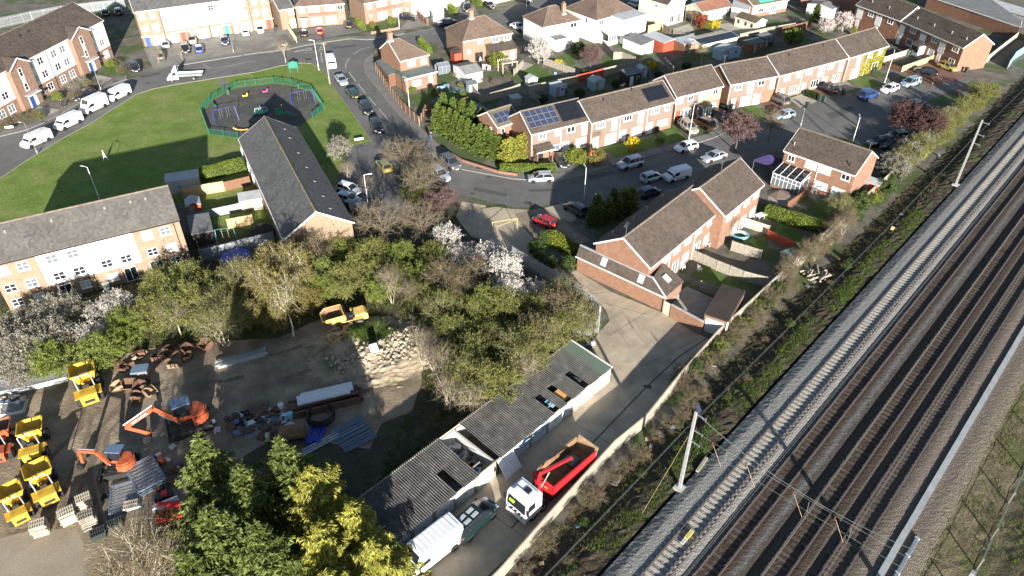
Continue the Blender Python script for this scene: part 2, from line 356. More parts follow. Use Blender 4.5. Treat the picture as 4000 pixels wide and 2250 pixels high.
M['tarmac_dark']=patchy('tarmac_dark',[(.3,(.075,.074,.075)),(.7,(.10,.098,.097))],.6,.9,(24,.3));M['iron']=flat('iron',(.09,.075,.06),.7,.3,var=.2)
# painted markings: each dash a sheet of its own
def dash(a,b,wd=.12,z=.0315,nm='road_marking',m='road_paint'):
 a=Vector(a[:2]);b=Vector(b[:2]);d=(b-a).normalized();r=Vector((d.y,-d.x))*wd/2
 mb=MB();mb.quad((*(a-r),z),(*(a+r),z),(*(b+r),z),(*(b-r),z));structure(nm,mb,M[m])
for x0,y0,x1,y1 in((700,545,755,615),(770,635,825,703),(852,735,905,797),(930,825,997,907)):dash(P(2,x0,y0),P(2,x1,y1))
arc1=PL('T1',1220,782,1280,738,1350,705,1455,676);arc2=PL('T1',1165,832,1125,885,1105,930,1108,978)
for arc in(arc1,arc2):
 for a,b in zip(arc[:-1],arc[1:]):dash(a,b)
for q in((725,728,745,705),(742,690,758,672),(768,660,790,645),(760,725,775,708),(780,695,795,682),(750,760,755,790),(752,800,756,828),(758,840,762,862),(764,872,770,895)):
 dash(P('T1',q[0],q[1]),P('T1',q[2],q[3]),.2)
tri=PL('T1',330,752,600,692,610,720,330,752)
for a,b in zip(tri[:-1],tri[1:]):dash(a,b,.2)
for q in((465,768,760,738),(1960,488,2400,408),(2070,550,2210,524),(2340,497,2576,455),(0,765,60,752)):dash(P('T1',q[0],q[1]),P('T1',q[2],q[3]),.12)
for q in((1535,485,1580,515),(1440,530,1600,505),(1560,525,1780,490),(1785,485,1932,462)):dash(P(1,q[0],q[1]),P(1,q[2],q[3]),.1)
for t,q in((2,(640,560,690,545,740,620,690,640)),(2,(960,700,1000,690,1060,770,1020,785)),('T1',(900,680,1250,640,1270,665,930,705)),(3,(560,1330,760,1285,790,1310,590,1365)),(4,(430,860,620,800,660,830,480,900)),(4,(255,850,275,845,435,1000,415,1005)),(1,(1050,575,1200,545,1215,560,1070,592)),(3,(120,1430,320,1425,330,1445,130,1449)),(6,(1650,60,1900,110,1890,135,1640,85))):
 sheet('tarmac_patch',PL(t,*q),.0285,M['tarmac_dark'])
for t,x,y,s_ in((1,1115,627,.45),(1,870,615,.5),(1,335,923,.5),(2,895,690,.35),(2,900,1110,.35),(3,1155,1142,.5),(3,450,1310,.4),(6,1632,110,.35),(6,1755,207,.4),(7,120,180,.55),(7,160,195,.55),('F',1410,22,.4),(1,1830,420,.5),(2,1690,1272,.5),(2,1755,1338,.35)):
 c_=P(t,x,y);sheet('drain_cover',[c_+Vector((a*s_,b*s_*.7,0))for a,b in((-1,-1),(1,-1),(1,1),(-1,1))],.128 if(t,x)in((1,870),(1,335),(3,1155),(2,1690),(1,1830))else .042,M['iron'])
sheet('park_path',PL(1,1635,590,1685,580,1740,665,1690,690),.058,M['pavement'])
# concrete lane beside the railway fence
lane=PL(6,1555,170,1740,200,1925,225)+PL(7,120,232,60,330,160,452,250,562,380,682,490,692,750,852,1135,1008,1190,1042,1430,1182,1540,1235,1320,1449)+PL('F',1640,40,1390,280,1140,510,950,690,760,900,550,1120,310,1350,0,1640,-400,1900)+PL('E',1000,1420,1080,1330,1540,900,1690,765,1830,682)+PL('F',400,572,530,462,650,332,780,232,870,132,1000,52)+PL(7,700,1449,600,1240,655,1160,735,1070,710,990,640,920,500,880,330,780,0,590)+PL(6,1800,490,1620,430,1540,330,1510,280)
sheet('concrete_lane',lane,.034,M['concrete'])
ln=PL('F',380,1090,700,760,1000,440,1400,25)+PL(7,1250,1350,1500,1180)
for a,b in zip(ln[:-1],ln[1:]):dash(a,b,.16,.0385,'lane_joint','tarmac_dark')
for k in range(9):
 q=ln[0].lerp(ln[2],k/7.5);d_=(ln[2]-ln[0]).normalized();r_=Vector((-d_.y,d_.x,0));dash(q-r_*2.4,q+r_*2.6,.05,.039,'lane_joint','tarmac_dark')
for q in((640,920,1000,1020),(480,880,760,850),(330,640,200,700),(900,1449,1450,1190),(740,1180,1020,1000)):dash(P(7,q[0],q[1]),P(7,q[2],q[3]),.05,.0395,'lane_joint','tarmac_dark')
# railway formation
Z_R=1.3
RA=R(46.75);RT=Vector((math.cos(RA),math.sin(RA),0));RN=Vector((math.sin(RA),-math.cos(RA),0))
R0=P('R1',270,1417,Z_R);R0.z=0
def rp(o,s,z=0.0):return R0+RN*o+RT*s+Vector((0,0,z))
prof=[(-14,-.4),(-11,-.3),(-9.6,-.16),(-8.6,-.04),(-7.2,.16),(-6.2,.42),(-5.2,.82),(-4.5,1.0),(-3.8,1.02),(-3.0,.98),(-2.5,1.02),(-2.0,1.16),(-1.55,1.29)]
def pz(o):
 for(a,za),(b,zb)in zip(prof_all[:-1],prof_all[1:]):
  if a<=o<=b:return za+(zb-za)*(o-a)/(b-a)
 return prof_all[-1][1]
prof_all=prof+[(-.5,1.36),(-.2,1.30),(.0,1.28),(1.5,1.28),(1.75,1.36),(2.1,1.36),(2.5,1.24),(2.9,1.32),(3.2,1.29),(4.5,1.29),(4.9,1.34),(5.4,1.32),(5.9,1.26),(6.4,1.10),(6.8,1.26),(7.25,1.29),(8.5,1.29),(9.0,1.34),(9.5,1.31),(9.75,1.22),(10.1,1.32),(10.5,1.29),(11.9,1.29),(12.3,1.34),(12.8,1.31),(13.2,1.24),(13.7,1.2),(15.4,1.2),(16.6,1.1),(18.4,.75),(19.6,.55),(21,.6),(24,.9),(40,1.0),(700,1.0)]
def formation(name,o0,o1,do,s0,s1,ds,jit,m,zoff=0.0):
 rng=np.random.RandomState(5);oo=np.arange(o0,o1+1e-6,do)if do else np.array([o0,o1]);ss=np.arange(s0,s1+1e-6,ds)
 zz=np.array([pz(o)for o in oo]);nO,nS=len(oo),len(ss)
 Z=zz[None,:]+rng.normal(0,jit,(nS,nO))+zoff
 X=R0.x+RN.x*oo[None,:]+RT.x*ss[:,None];Y=R0.y+RN.y*oo[None,:]+RT.y*ss[:,None]
 co=np.stack([X,Y,Z],-1).reshape(-1,3)
 i=np.arange(nS-1)[:,None]*nO+np.arange(nO-1)[None,:];f=np.stack([i,i+1,i+nO+1,i+nO],-1).reshape(-1,4)
 me=bpy.data.meshes.new(name);me.from_pydata(co.tolist(),[],f.tolist());me.update();me.materials.append(m)
 o=link(name,me);setp(o,kind='structure');return o
def ballast_mat():
 m,nt,b,o=_mat('ballast');v=vec(nt,'world');b.inputs['Roughness'].default_value=.95;b.inputs['Specular IOR Level'].default_value=.2
 dp=N(nt,'ShaderNodeVectorMath',operation='DOT_PRODUCT');nt.links.new(v,dp.inputs[0]);dp.inputs[1].default_value=RN
 n1=noise(nt,v,.8,5,.7);a1=N(nt,'ShaderNodeMath',operation='MULTIPLY_ADD',i1=.9,i2=-.45-RN.dot(R0));nt.links.new(n1,a1.inputs[0])
 a2=N(nt,'ShaderNodeMath',operation='ADD');nt.links.new(dp.outputs['Value'],a2.inputs[0]);nt.links.new(a1.outputs[0],a2.inputs[1])
 mr=N(nt,'ShaderNodeMapRange');mr.inputs[1].default_value=-3;mr.inputs[2].default_value=17;nt.links.new(a2.outputs[0],mr.inputs[0])
 g=(.225,.222,.208);br=(.050,.038,.030);pk=(.135,.112,.095);bl=(.105,.107,.107)
 def q(x):return(x+3)/20
 stops=[(q(-3),(.20,.19,.17)),(q(-1.2),g),(q(1.9),g),(q(2.6),(.20,.175,.155)),(q(3.2),br),(q(5.1),(.062,.049,.040)),(q(5.5),bl),(q(5.9),(.045,.037,.031)),(q(6.6),(.075,.062,.048)),(q(7.3),br),(q(9.2),br),(q(9.8),(.078,.066,.054)),(q(10.4),br),(q(12.4),(.10,.085,.071)),(q(13.1),pk),(q(15.2),pk),(q(16.4),(.18,.155,.115))]
 col=ramp(nt,mr.outputs[0],stops)
 vo=N(nt,'ShaderNodeTexVoronoi');vo.inputs['Scale'].default_value=11;nt.links.new(v,vo.inputs['Vector'])
 f=ramp(nt,noise(nt,v,9,3,.75),[(.25,.55),(.5,1.0),(.75,1.45)]);col=mix(nt,1.0,col,f,'MULTIPLY')
 wn=mix(nt,.35,(1,1,1),vo.outputs['Color'],'MULTIPLY');hs=N(nt,'ShaderNodeRGBToBW');nt.links.new(wn,hs.inputs[0])
 f2=ramp(nt,hs.outputs[0],[(.55,.7),(1.,1.25)]);col=mix(nt,1.0,col,f2,'MULTIPLY')
 nt.links.new(col,b.inputs['Base Color']);bump(nt,b,vo.outputs['Distance'],1.0,.05);return m
M['ballast']=ballast_mat()
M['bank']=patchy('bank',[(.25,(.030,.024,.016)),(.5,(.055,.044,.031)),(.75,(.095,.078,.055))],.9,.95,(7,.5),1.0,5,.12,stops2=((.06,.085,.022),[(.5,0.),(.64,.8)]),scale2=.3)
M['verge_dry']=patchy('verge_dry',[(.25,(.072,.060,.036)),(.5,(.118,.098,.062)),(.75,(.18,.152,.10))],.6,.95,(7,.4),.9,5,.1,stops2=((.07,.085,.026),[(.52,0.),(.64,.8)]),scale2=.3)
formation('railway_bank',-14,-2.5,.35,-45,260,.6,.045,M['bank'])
formation('ballast_bed',-2.5,16.5,.25,-25,125,.25,.009,M['ballast'])
formation('ballast_bed',-2.5,16.5,1.0,125,300,5,.0,M['ballast'])
formation('ballast_bed',-2.5,16.5,1.0,-75,-25,5,.0,M['ballast'])
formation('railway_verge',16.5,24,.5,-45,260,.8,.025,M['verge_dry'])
formation('far_ground',24,224,20,-100,400,50,0,M['verge_dry'])
M['rail_side']=flat('rail_side',(.115,.068,.045),.75,.3,var=.2)
M['rail_top']=flat('rail_top',(.46,.45,.44),.28,.9,var=.05)
M['sleeper_new']=patchy('sleeper_new',[(.3,(.30,.28,.24)),(.7,(.42,.395,.345))],2,.9,(9,.15))
M['sleeper_old']=patchy('sleeper_old',[(.3,(.062,.050,.040)),(.7,(.115,.095,.078))],1.0,.9,(9,.25))
def rail_mesh(L):
 mb=MB()
 pr=[(-.07,0),(-.07,.02),(-.012,.04),(-.012,.115),(-.036,.125),(-.036,.165),(.036,.165),(.036,.125),(.012,.115),(.012,.04),(.07,.02),(.07,0)]
 mb.extr(pr,0,L)
 me=mb.mesh('rail',[M['rail_side'],M['rail_top']])
 for p in me.polygons:
  if p.normal.z>.9 and p.center.z>.15:p.material_index=1
 return me
RLEN=300;RS0=-30
rail_me=rail_mesh(RLEN)
sl_new=MB().box(-1.25,1.25,-.14,.14,-.2,0).mesh('sleeper',M['sleeper_new']);sl_old=MB().box(-1.25,1.25,-.14,.14,-.2,0).mesh('sleeper',M['sleeper_old'])
clip_me=MB().box(-.12,.12,-.07,.07,0,.05).mesh('rail_clip',M['rail_side'])
rng=random.Random(3)
tracks=[(0.0,1.31,sl_new,1.335,-8,112,'track of pale clean concrete sleepers beside the concrete trackside fence'),(3.12,1.32,sl_old,1.296,-6,106,'track of brown buried sleepers beside the pale sleeper track'),(7.2,1.32,sl_old,1.298,-2,96,'track of brown sleepers between the dark ditch and the outer track'),(10.55,1.32,sl_old,1.312,2,88,'outer track of brown sleepers beside the pale cable trough')]
for o,z,sm,zs,sa,sb,lab in tracks:
 t=thing('railway_track',lab,'railway track',rp(o+.75,0,z),RA,'parallel railway tracks')
 for sgn in(-.75,.75):
  link('rail',rail_me,t,(RS0,-sgn,.02),(0,0,-math.pi/2)).location=(RS0,-sgn,.045)
 k=0;s=sa
 while s<sb and k<295:
  link('sleeper',sm,t,(s,0,zs-z+rng.uniform(-.012,.012)),(rng.uniform(-.004,.004),0,math.pi/2+rng.uniform(-.012,.012)));s+=.66;k+=1
  # cable trough: a lid per metre
M['trough']=patchy('trough',[(.3,(.27,.295,.31)),(.7,(.36,.385,.395))],.8,.8,(9,.12))
t=thing('cable_trough','pale blue grey concrete cable trough of butted lids along the outer track','cable trough',rp(14.15,0,1.2),RA)
tb=MB().box(0,1,-.22,.22,-.05,.13).mesh('trough_body',M['concrete_grey']);tl=MB().box(.006,.994,-.25,.25,.13,.2).mesh('trough_lid',M['trough'])
for k in range(8,92):
 link('trough_body',tb,t,(k,0,0));link('trough_lid',tl,t,(k,rng.uniform(-.01,.01),rng.uniform(-.006,.006)))
t=thing('steel_duct','shiny galvanised duct lying beside the cable trough','duct',rp(14.95,19.2,1.22),RA+math.pi)
MB().box(0,16,-.02,.34,0,.08).box(0,16,.05,.27,.08,.22).build('duct_body',M['galv'],t)
for k in range(5):MB().box(.2+2.2*k,.3+2.2*k,-.05,.37,.02,.25).build('strap',M['steel_grey'],t)
# HOUSES
def tile_mesh(quads,gauge,tw,lift,m,seed=1):
 rng=random.Random(seed);V=[];F=[]
 for A,B,Cc,D in quads:
  A,B,Cc,D=Vector(A),Vector(B),Vector(Cc),Vector(D)
  ctr=(A+B)/2;top=(Cc+D)/2;n=(B-A).cross(top-ctr).normalized()
  nr=max(1,int(round((top-ctr).length/gauge)))
  for i in range(nr):
   v0=i/nr;v1=(i+1.06)/nr;v1=min(v1,1.0)
   l0,r0,l1,r1=A.lerp(D,v0),B.lerp(Cc,v0),A.lerp(D,v1),B.lerp(Cc,v1)
   w=(r0-l0).length;nc=max(1,int(round(w/tw)))
   ts=[0.0]+[(k+(.5 if i%2 else 0))/nc for k in range(0 if i%2 else 1,nc)]+[1.0]
   for a,b in zip(ts[:-1],ts[1:]):
    g=.012/max(w,.1);h=lift+rng.uniform(-.007,.010)
    p0=l0.lerp(r0,a+g)+n*h;p1=l0.lerp(r0,b-g)+n*h;p2=l1.lerp(r1,b-g)+n*.008;p3=l1.lerp(r1,a+g)+n*.008
    q0=l0.lerp(r0,a+g)-n*.01;q1=l0.lerp(r0,b-g)-n*.01
    k=len(V);V+=[p0[:],p1[:],p2[:],p3[:],q0[:],q1[:]];F+=[(k,k+1,k+2,k+3),(k+4,k+5,k+1,k)]
 me=bpy.data.meshes.new('roof_tiles');me.from_pydata(V,[],F);me.update();me.materials.append(m);return me
def window_meshes(w,h,nx,ny,style='upvc'):
 def mk():
  f=MB();b=.07;d0,d1=-.07,.015
  f.box(-w/2,w/2,d0,d1,-h/2,-h/2+b);f.box(-w/2,w/2,d0,d1,h/2-b,h/2)
  f.box(-w/2,-w/2+b,d0,d1,-h/2+b,h/2-b);f.box(w/2-b,w/2,d0,d1,-h/2+b,h/2-b)
  for i in range(1,nx):x=-w/2+w*i/nx;f.box(x-.035,x+.035,d0+.012,d1,-h/2+b,h/2-b)
  for j in range(1,ny):z=-h/2+h*j/ny;f.box(-w/2+b,w/2-b,d0+.015,d1,z-.025,z+.025)
  s=MB().box(-w/2-.07,w/2+.07,-.15,.01,-h/2-.09,-h/2-.003)
  pw=w/nx;p=MB().box(-pw/2+.03,pw/2-.03,-.022,.012,-h/2+.05,h/2-.05)
  return f,s,p
 key=('win',round(w,2),round(h,2),nx,ny)
 if key not in MESH:MESH[key]={'mb':mk()}
 return MESH[key]
class House:
 def __init__(s,name,label,cat,L,Rr,half,ze,zr,wall,roof,zref=None,hip=(0,0),oh=.3,ov=.12,group=None,ridge='ridge',tiles=(.34,.32,.035),wallz=None,fascia='white_upvc',seed=1,ext=(0,0)):
  zref=ze if zref is None else zref
  a=P(*L,zref)if isinstance(L,tuple)else Vector(L);b=P(*Rr,zref)if isinstance(Rr,tuple)else Vector(Rr)
  a.z=b.z=0;d=b-a;ln=d.length;t=d/ln;n=Vector((-t.y,t.x,0))
  a=a-t*ext[0];ln+=ext[0]+ext[1]
  if zref==0:a=a-n*oh-t*ov;ln+=2*ov
  s.o,s.t,s.n,s.L,s.D,s.ze,s.zr,s.oh,s.ov=a,t,n,ln,2*half,ze,zr,oh,ov
  s.rz=math.atan2(t.y,t.x);s.half=half
  s.root=thing(name,label,cat,a,s.rz,group);s.k=0
  x0,x1,y0,y1=ov,ln-ov,oh,s.D-oh;s.x0,s.x1,s.y0,s.y1=x0,x1,y0,y1
  hl,hr=hip;sl=(zr-ze)/half;zw=ze+sl*oh-.10
  s.sl=sl
  mb=MB()
  zt=lambda y:ze+sl*min(y,s.D-y)-.10
  if hl and hr:mb.box(x0,x1,y0,y1,-.1,zw)
  else:
   lp=[(x0,y0,-.1),(x0,y1,-.1),(x0,y1,zw)]+([]if hl else[(x0,half,zr-.10)])+[(x0,y0,zw)]
   rp_=[(x1,y0,-.1),(x1,y1,-.1),(x1,y1,zw)]+([]if hr else[(x1,half,zr-.10)])+[(x1,y0,zw)]
   mb.poly(lp[::-1][:]);mb.poly(rp_)
   mb.quad((x0,y0,-.1),(x1,y0,-.1),(x1,y0,zw),(x0,y0,zw));mb.quad((x1,y1,-.1),(x0,y1,-.1),(x0,y1,zw),(x1,y1,zw))
  s.wall=mb.build('wall',M[wall],s.root)
  r0,r1=(hl,half,zr),(ln-hr,half,zr)
  e=[(0,0,ze),(ln,0,ze),(ln,s.D,ze),(0,s.D,ze)]
  quads=[(e[0],e[1],r1,r0),(e[2],e[3],r0,r1)]
  if hl:quads.append((e[3],e[0],r0,r0))
  if hr:quads.append((e[1],e[2],r1,r1))
  und=MB();dz=Vector((0,0,.1))
  for q in quads:
   q=[Vector(p)for p in q]
   und.add(q+[p-dz for p in q],[(0,1,2,3),(7,6,5,4),(0,4,5,1),(1,5,6,2),(3,7,4,0)])
  s.roof=und.build('roof',M['ridge'],s.root)
  o=link('roof_tiles',tile_mesh(quads,*tiles,M[roof],seed),s.roof);setp(o,kind='stuff')
  rg=MB();rg.tube([Vector(r0)+Vector((-.0,0,.02)),Vector(r1)+Vector((0,0,.02))],.13,6)
  if hl:rg.tube([e[0],r0],.1,5);rg.tube([e[3],r0],.1,5)
  if hr:rg.tube([e[1],r1],.1,5);rg.tube([e[2],r1],.1,5)
  rg.build('ridge_tiles',M[ridge],s.roof)
  g=MB();g.box(.0,ln,-.1,-.002,ze-.17,ze-.05);g.box(0,ln,.004,.03,ze-.26,ze-.06);g.build('gutter',M[fascia],s.root)
  bb=MB()
  for x,h in((-.03,hl),(ln+.03,hr)):
   if not h:
    MB().bar((x,.0,ze-.09),(x,half,zr-.09),.05,.2).build('bargeboard',M[fascia],s.root);MB().bar((x,half,zr-.09),(x,s.D,ze-.09),.05,.2).build('bargeboard',M[fascia],s.root)
    # reading a photo point on one of this house's planes
 def local(s,t,x,y,axis,val):
  d=ray(t,x,y);o=Vector((0,0,CAM_H))-s.o
  lo=Vector((o.dot(s.t),o.dot(s.n),o.z));ld=Vector((d.dot(s.t),d.dot(s.n),d.z))
  k=(val-lo[axis])/ld[axis];return lo+ld*k
 def slope_pt(s,t,x,y):
  d=ray(t,x,y);o=Vector((0,0,CAM_H))-s.o
  lo=Vector((o.dot(s.t),o.dot(s.n),o.z));ld=Vector((d.dot(s.t),d.dot(s.n),d.z))
  nn=Vector((0,-s.sl,1));k=(s.ze-nn.dot(lo))/nn.dot(ld);return lo+ld*k
 def place(s,face,u,z,dy=0.0):
  if face=='f':return(u,s.y0-dy,z),0
  if face=='r':return(s.x1+dy,u,z),math.pi/2
  if face=='l':return(s.x0-dy,u,z),-math.pi/2
  return(u,s.y1+dy,z),math.pi
 def uz(s,t,x,y,face='f',dy=0.0):
  if face=='f':p=s.local(t,x,y,1,s.y0-dy);return p.x,p.z
  if face=='r':p=s.local(t,x,y,0,s.x1+dy);return p.y,p.z
  p=s.local(t,x,y,0,s.x0-dy);return p.y,p.z
 def win(s,u,z,w,h,nx=2,ny=1,glass=None,face='f',dy=0.0,frame='white_upvc',sill=True):
  c=window_meshes(w,h,nx,ny);f,sl,p=c['mb']
  def mm(k,mb,mt):
   if(k,mt)not in c:c[(k,mt)]=mb.mesh(k,M[mt])
   return c[(k,mt)]
  loc,rz=s.place(face,u,z,dy);s.k+=1
  fr=link('window',mm('window',f,frame),s.root,loc,(0,0,rz))
  gl=glass or('glass_dark','glass_mid','glass_net')[(s.k*7+int(u*13))%3]
  for i in range(nx):link('pane',mm('pane',p,gl),fr,(-w/2+w*(i+.5)/nx,0,0))
  if sill:link('sill',mm('sill',sl,'white_upvc'),fr)
  return fr
 def wins(s,t,pts,w,h,nx=2,ny=1,glass=None,face='f',dy=0.0,zfix=None,sill=True,frame='white_upvc'):
  for i in range(0,len(pts),2):
   u,z=s.uz(t,pts[i],pts[i+1],face,dy);s.win(u,zfix if zfix is not None else z,w,h,nx,ny,glass,face,dy,frame,sill)
 def door(s,u,w=.95,h=2.05,m='white_upvc',face='f',dy=0.0,name='door',z=0.02,lines=0):
  mb=MB();mb.box(-w/2,w/2,-.05,.01,0,h)
  for k in range(lines):mb.box(-w/2+.05,w/2-.05,-.065,-.04,h*(k+.15)/lines,h*(k+.8)/lines)
  loc,rz=s.place(face,u,z,dy);d=mb.build(name,M[m],s.root,loc,(0,0,rz))
  MB().box(w/2-.15,w/2-.08,-.09,-.04,h*.45,h*.5).build('handle',M['galv'],d);return d
 def panel(s,u0,u1,z0,z1,m,dy=.035,face='f',name='cladding_panel'):
  mb=MB();mb.box(u0,u1,-dy,.005,z0,z1);loc,rz=s.place(face,0,0)
  if face=='f':return mb.build(name,M[m],s.root,(0,s.y0,0))
  if face=='r':return MB().box(-.005,dy,u0,u1,z0,z1).build(name,M[m],s.root,(s.x1,0,0))
  return MB().box(-dy,.005,u0,u1,z0,z1).build(name,M[m],s.root,(s.x0,0,0))
 def pipe(s,u,m='white_upvc',face='f',z0=.0,z1=None):
  z1=(s.ze-.1)if z1 is None else z1;loc,rz=s.place(face,u,0,.06)
  MB().tube([(0,0,z0),(0,0,z1)],.05,6).build('downpipe',M[m],s.root,loc)
 def canopy(s,u,w=1.8,d=.9,z=2.35,m='felt',dy=0.0):
  mb=MB();mb.box(u-w/2,u+w/2,s.y0-d-dy,s.y0-dy,z,z+.09)
  c=mb.build('canopy',M[m],s.root);MB().box(u-w/2-.02,u+w/2+.02,s.y0-d-.02-dy,s.y0-d+.02-dy,z-.08,z+.1).build('fascia',M['white_upvc'],c)
  return c
 def chimney(s,x,y,w=.75,d=.6,h=1.6,m='brick_red',pots=2,base=None):
  z=(s.ze+s.sl*min(y,s.D-y))if base is None else base
  mb=MB();mb.box(x-w/2,x+w/2,y-d/2,y+d/2,z-.6,z+h);mb.box(x-w/2-.06,x+w/2+.06,y-d/2-.06,y+d/2+.06,z+h-.22,z+h-.08)
  c=mb.build('chimney',M[m],s.root)
  MB().box(x-w/2-.12,x+w/2+.12,y-d/2-.12,y+d/2+.12,z-.25,z+.08).build('flashing',M['felt_light'],c)
  for k in range(pots):MB().cyl((x-w/4+k*w/2,y,z+h),.11,.4,10,r2=.085).build('chimney_pot',M['tile_clay'],c)
 def vent(s,x,y,dark=False):
  z=s.ze+s.sl*min(y,s.D-y)
  MB().cyl((x,y,z-.05),.07,.5,8).cyl((x,y,z+.45),.12,.1,8).build('roof_vent',M['black_metal' if dark else 'grey_paint'],s.root)
 def tile_vent(s,t,x,y):
  p=s.slope_pt(t,x,y);mb=MB();m=Matrix.Translation(p)@Matrix.Rotation(math.atan(s.sl),4,'X')
  mb.box(-.13,.13,-.18,.18,.03,.12,m);mb.build('tile_vent',M['roof_grey'],s.root)
 def aerial(s,x,y,h=1.6):
  z=s.ze+s.sl*min(y,s.D-y);mb=MB();mb.tube([(x,y,z-.3),(x,y,z+h)],.022,5);mb.tube([(x-.7,y,z+h),(x+.7,y+.3,z+h+.05)],.015,4)
  for k in range(7):q=-.6+k*.2;mb.tube([(x+q,y-.25+.2*q,z+h),(x+q,y+.25+.2*q,z+h)],.01,3)
  mb.build('aerial',M['galv'],s.root)
 def solar(s,t,x0,y0,x1,y1,nx,ny,m='solar_cell',cells=(6,9)):
  """panels between two photo points on the front slope (lower left and upper right)"""
  a=s.slope_pt(t,x0,y0);b=s.slope_pt(t,x1,y1);sa=math.atan(s.sl)
  W=abs(b.x-a.x);Hh=abs(b.y-a.y)/math.cos(sa);pw,ph=W/nx,Hh/ny
  fr=MB().box(.012,pw-.012,.012,ph-.012,0,.05).mesh('solar_panel',M['galv' if m=='solar_cell' else 'black_metal'])
  cl=MB();cx,cy=cells
  for i in range(cx):
   for j in range(cy):cl.box(.05+(pw-.1)*i/cx+.006,.05+(pw-.1)*(i+1)/cx-.006,.05+(ph-.1)*j/cy+.006,.05+(ph-.1)*(j+1)/cy-.006,.05,.056)
  clm=cl.mesh('solar_cells',M[m])
  for i in range(nx):
   for j in range(ny):
    q=Vector((min(a.x,b.x)+pw*i,min(a.y,b.y)+ph*j*math.cos(sa),0));q.z=s.ze+s.sl*q.y+.1
    o=link('solar_panel',fr,s.root,q,(sa,0,0));link('solar_cells',clm,o)
def flatbox(name,label,cat,pts,h,wall,roof,group=None,t=.12,over=.12,parent=None,z0=0.0,fall=0.0):
 """flat-roofed building on a plan polygon"""
 c=sum((Vector(p)for p in pts),Vector())/len(pts);c.z=z0
 root=thing(name,label,cat,c,0,group)if parent is None else parent
 q=[(p[0]-c.x,p[1]-c.y)for p in pts];off=(0,0,0)
 if parent is not None:
  m=parent.matrix_world.inverted()if False else(Matrix.Translation(parent.location)@parent.rotation_euler.to_matrix().to_4x4()).inverted()
  q=[(m@Vector((p[0],p[1],0)))[:2]for p in pts]
 MB().prism(q,-.08,h).build('wall',M[wall],root)
 cx=sum(p[0]for p in q)/len(q);cy=sum(p[1]for p in q)/len(q)
 oq=[(p[0]+over*((p[0]-cx)>0)-over*((p[0]-cx)<0),p[1]+over*((p[1]-cy)>0)-over*((p[1]-cy)<0))for p in q]
 r=MB().prism(oq,h,h+t).build('roof',M[roof],root)
 MB().prism([(cx+(p[0]-cx)*1.012,cy+(p[1]-cy)*1.012)for p in oq],h-.08,h+t-.03).build('fascia',M['white_upvc'],r)
 return root
 # P: pale three storey flats by the yard
Pf=House('flats','three storey buff brick and white flats with grey roof above the yard trees','flats',(5,-110,662),(5,1355,305),4.4,7.1,9.8,'brick_buff','tile_grey',oh=.25,fascia='black_metal',seed=2)
ua=Pf.uz(5,265,590)[0];ub=Pf.uz(5,993,405)[0]
Pf.panel(ua,ub,2.45,6.95,'white_render',name='white_render_panel')
Pf.wins(5,(1240,370,1105,405,165,640,10,675),1.25,1.15,2,2,zfix=5.95);Pf.wins(5,(890,455,740,495),1.25,1.15,2,2,'glass_net',zfix=5.95,dy=.035);Pf.wins(5,(540,545,382,585),1.25,1.15,2,2,'glass_mid',zfix=5.95,dy=.035)
Pf.wins(5,(1292,497,1150,540,237,775,75,810),1.25,1.1,2,2,zfix=3.45);Pf.wins(5,(950,590,800,620,595,675,445,720),1.25,1.1,2,2,'glass_dark',zfix=3.45,dy=.035)
Pf.wins(5,(1330,620,860,755,655,805,300,885,145,945),1.2,1.05,2,2,zfix=1.35);Pf.wins(5,(1190,665,1005,740,515,865),1.5,2.05,2,1,'glass_dark',zfix=1.08,sill=False)
for x,y in((612,600),(655,600),(1330,400)):Pf.pipe(Pf.uz(5,x,y)[0],'black_metal')
for x,y in((1098,150),(790,220),(390,315),(38,398),(985,175)):Pf.tile_vent(5,x,y)
Pf.aerial(Pf.slope_pt(5,230,560).x,.6,1.5)
# neighbour end of the same street further left, mostly cut by the frame
# O: long dark roof in the middle
Oh=House('apartment_block','long two storey block with dark grey tiled roof and pale brick gable end','flats',('d',600,350),(6,205,458),4.6,5.2,8.1,'brick_buff','tile_dark',oh=.3,ridge='ridge_moss',seed=3)
Oh.wins('d',(622,420,640,470,655,520,672,570),1.2,1.1,2,1,zfix=3.9);Oh.wins('d',(628,460,650,520,668,575),1.4,1.6,2,1,zfix=1.2)
for u in(3,6.5,12,17,21.5,26,29.5):
 z=Oh.zr-Oh.sl*2.2;m=Matrix.Translation((u,Oh.half+2.2,z))@Matrix.Rotation(-math.atan(Oh.sl),4,'X')
 MB().box(-.11,.11,-.17,.17,.03,.11,m).build('tile_vent',M['roof_grey'],Oh.root)
 # N: brown roofed semi pair beside the lane
N1=House('brick_house','end house with brown roof, white verges and a tiled lean-to beside the concrete lane','house',(7,1045,672),(7,1555,250),4.15,5.0,7.6,'brick_orange','tile_brown',oh=.3,seed=4)
N1.wins(7,(1160,600,1245,520,1330,455,1410,390,1495,322),1.5,1.0,2,1,'glass_net',zfix=4.1);N1.wins(7,(1310,560,1470,425),1.5,1.2,2,1,'glass_net',zfix=1.5)
N1.wins(7,(1235,620,1395,500),1.5,2.05,2,1,'glass_mid',zfix=1.08,sill=False);N1.pipe(5.2);N1.pipe(11.5)
for k,(u,yy)in enumerate(((2.0,6.9),(6.2,6.6),(9.5,6.6),(13.8,6.9))):N1.vent(u,yy)
N1.aerial(.6,4.2,1.5)
N2=House('brick_house','stepped up brown roofed house attached to the end house by the lane','house',(7,1610,280),(7,1905,40),4.25,5.45,8.15,'brick_orange','tile_brown',oh=.3,seed=5)
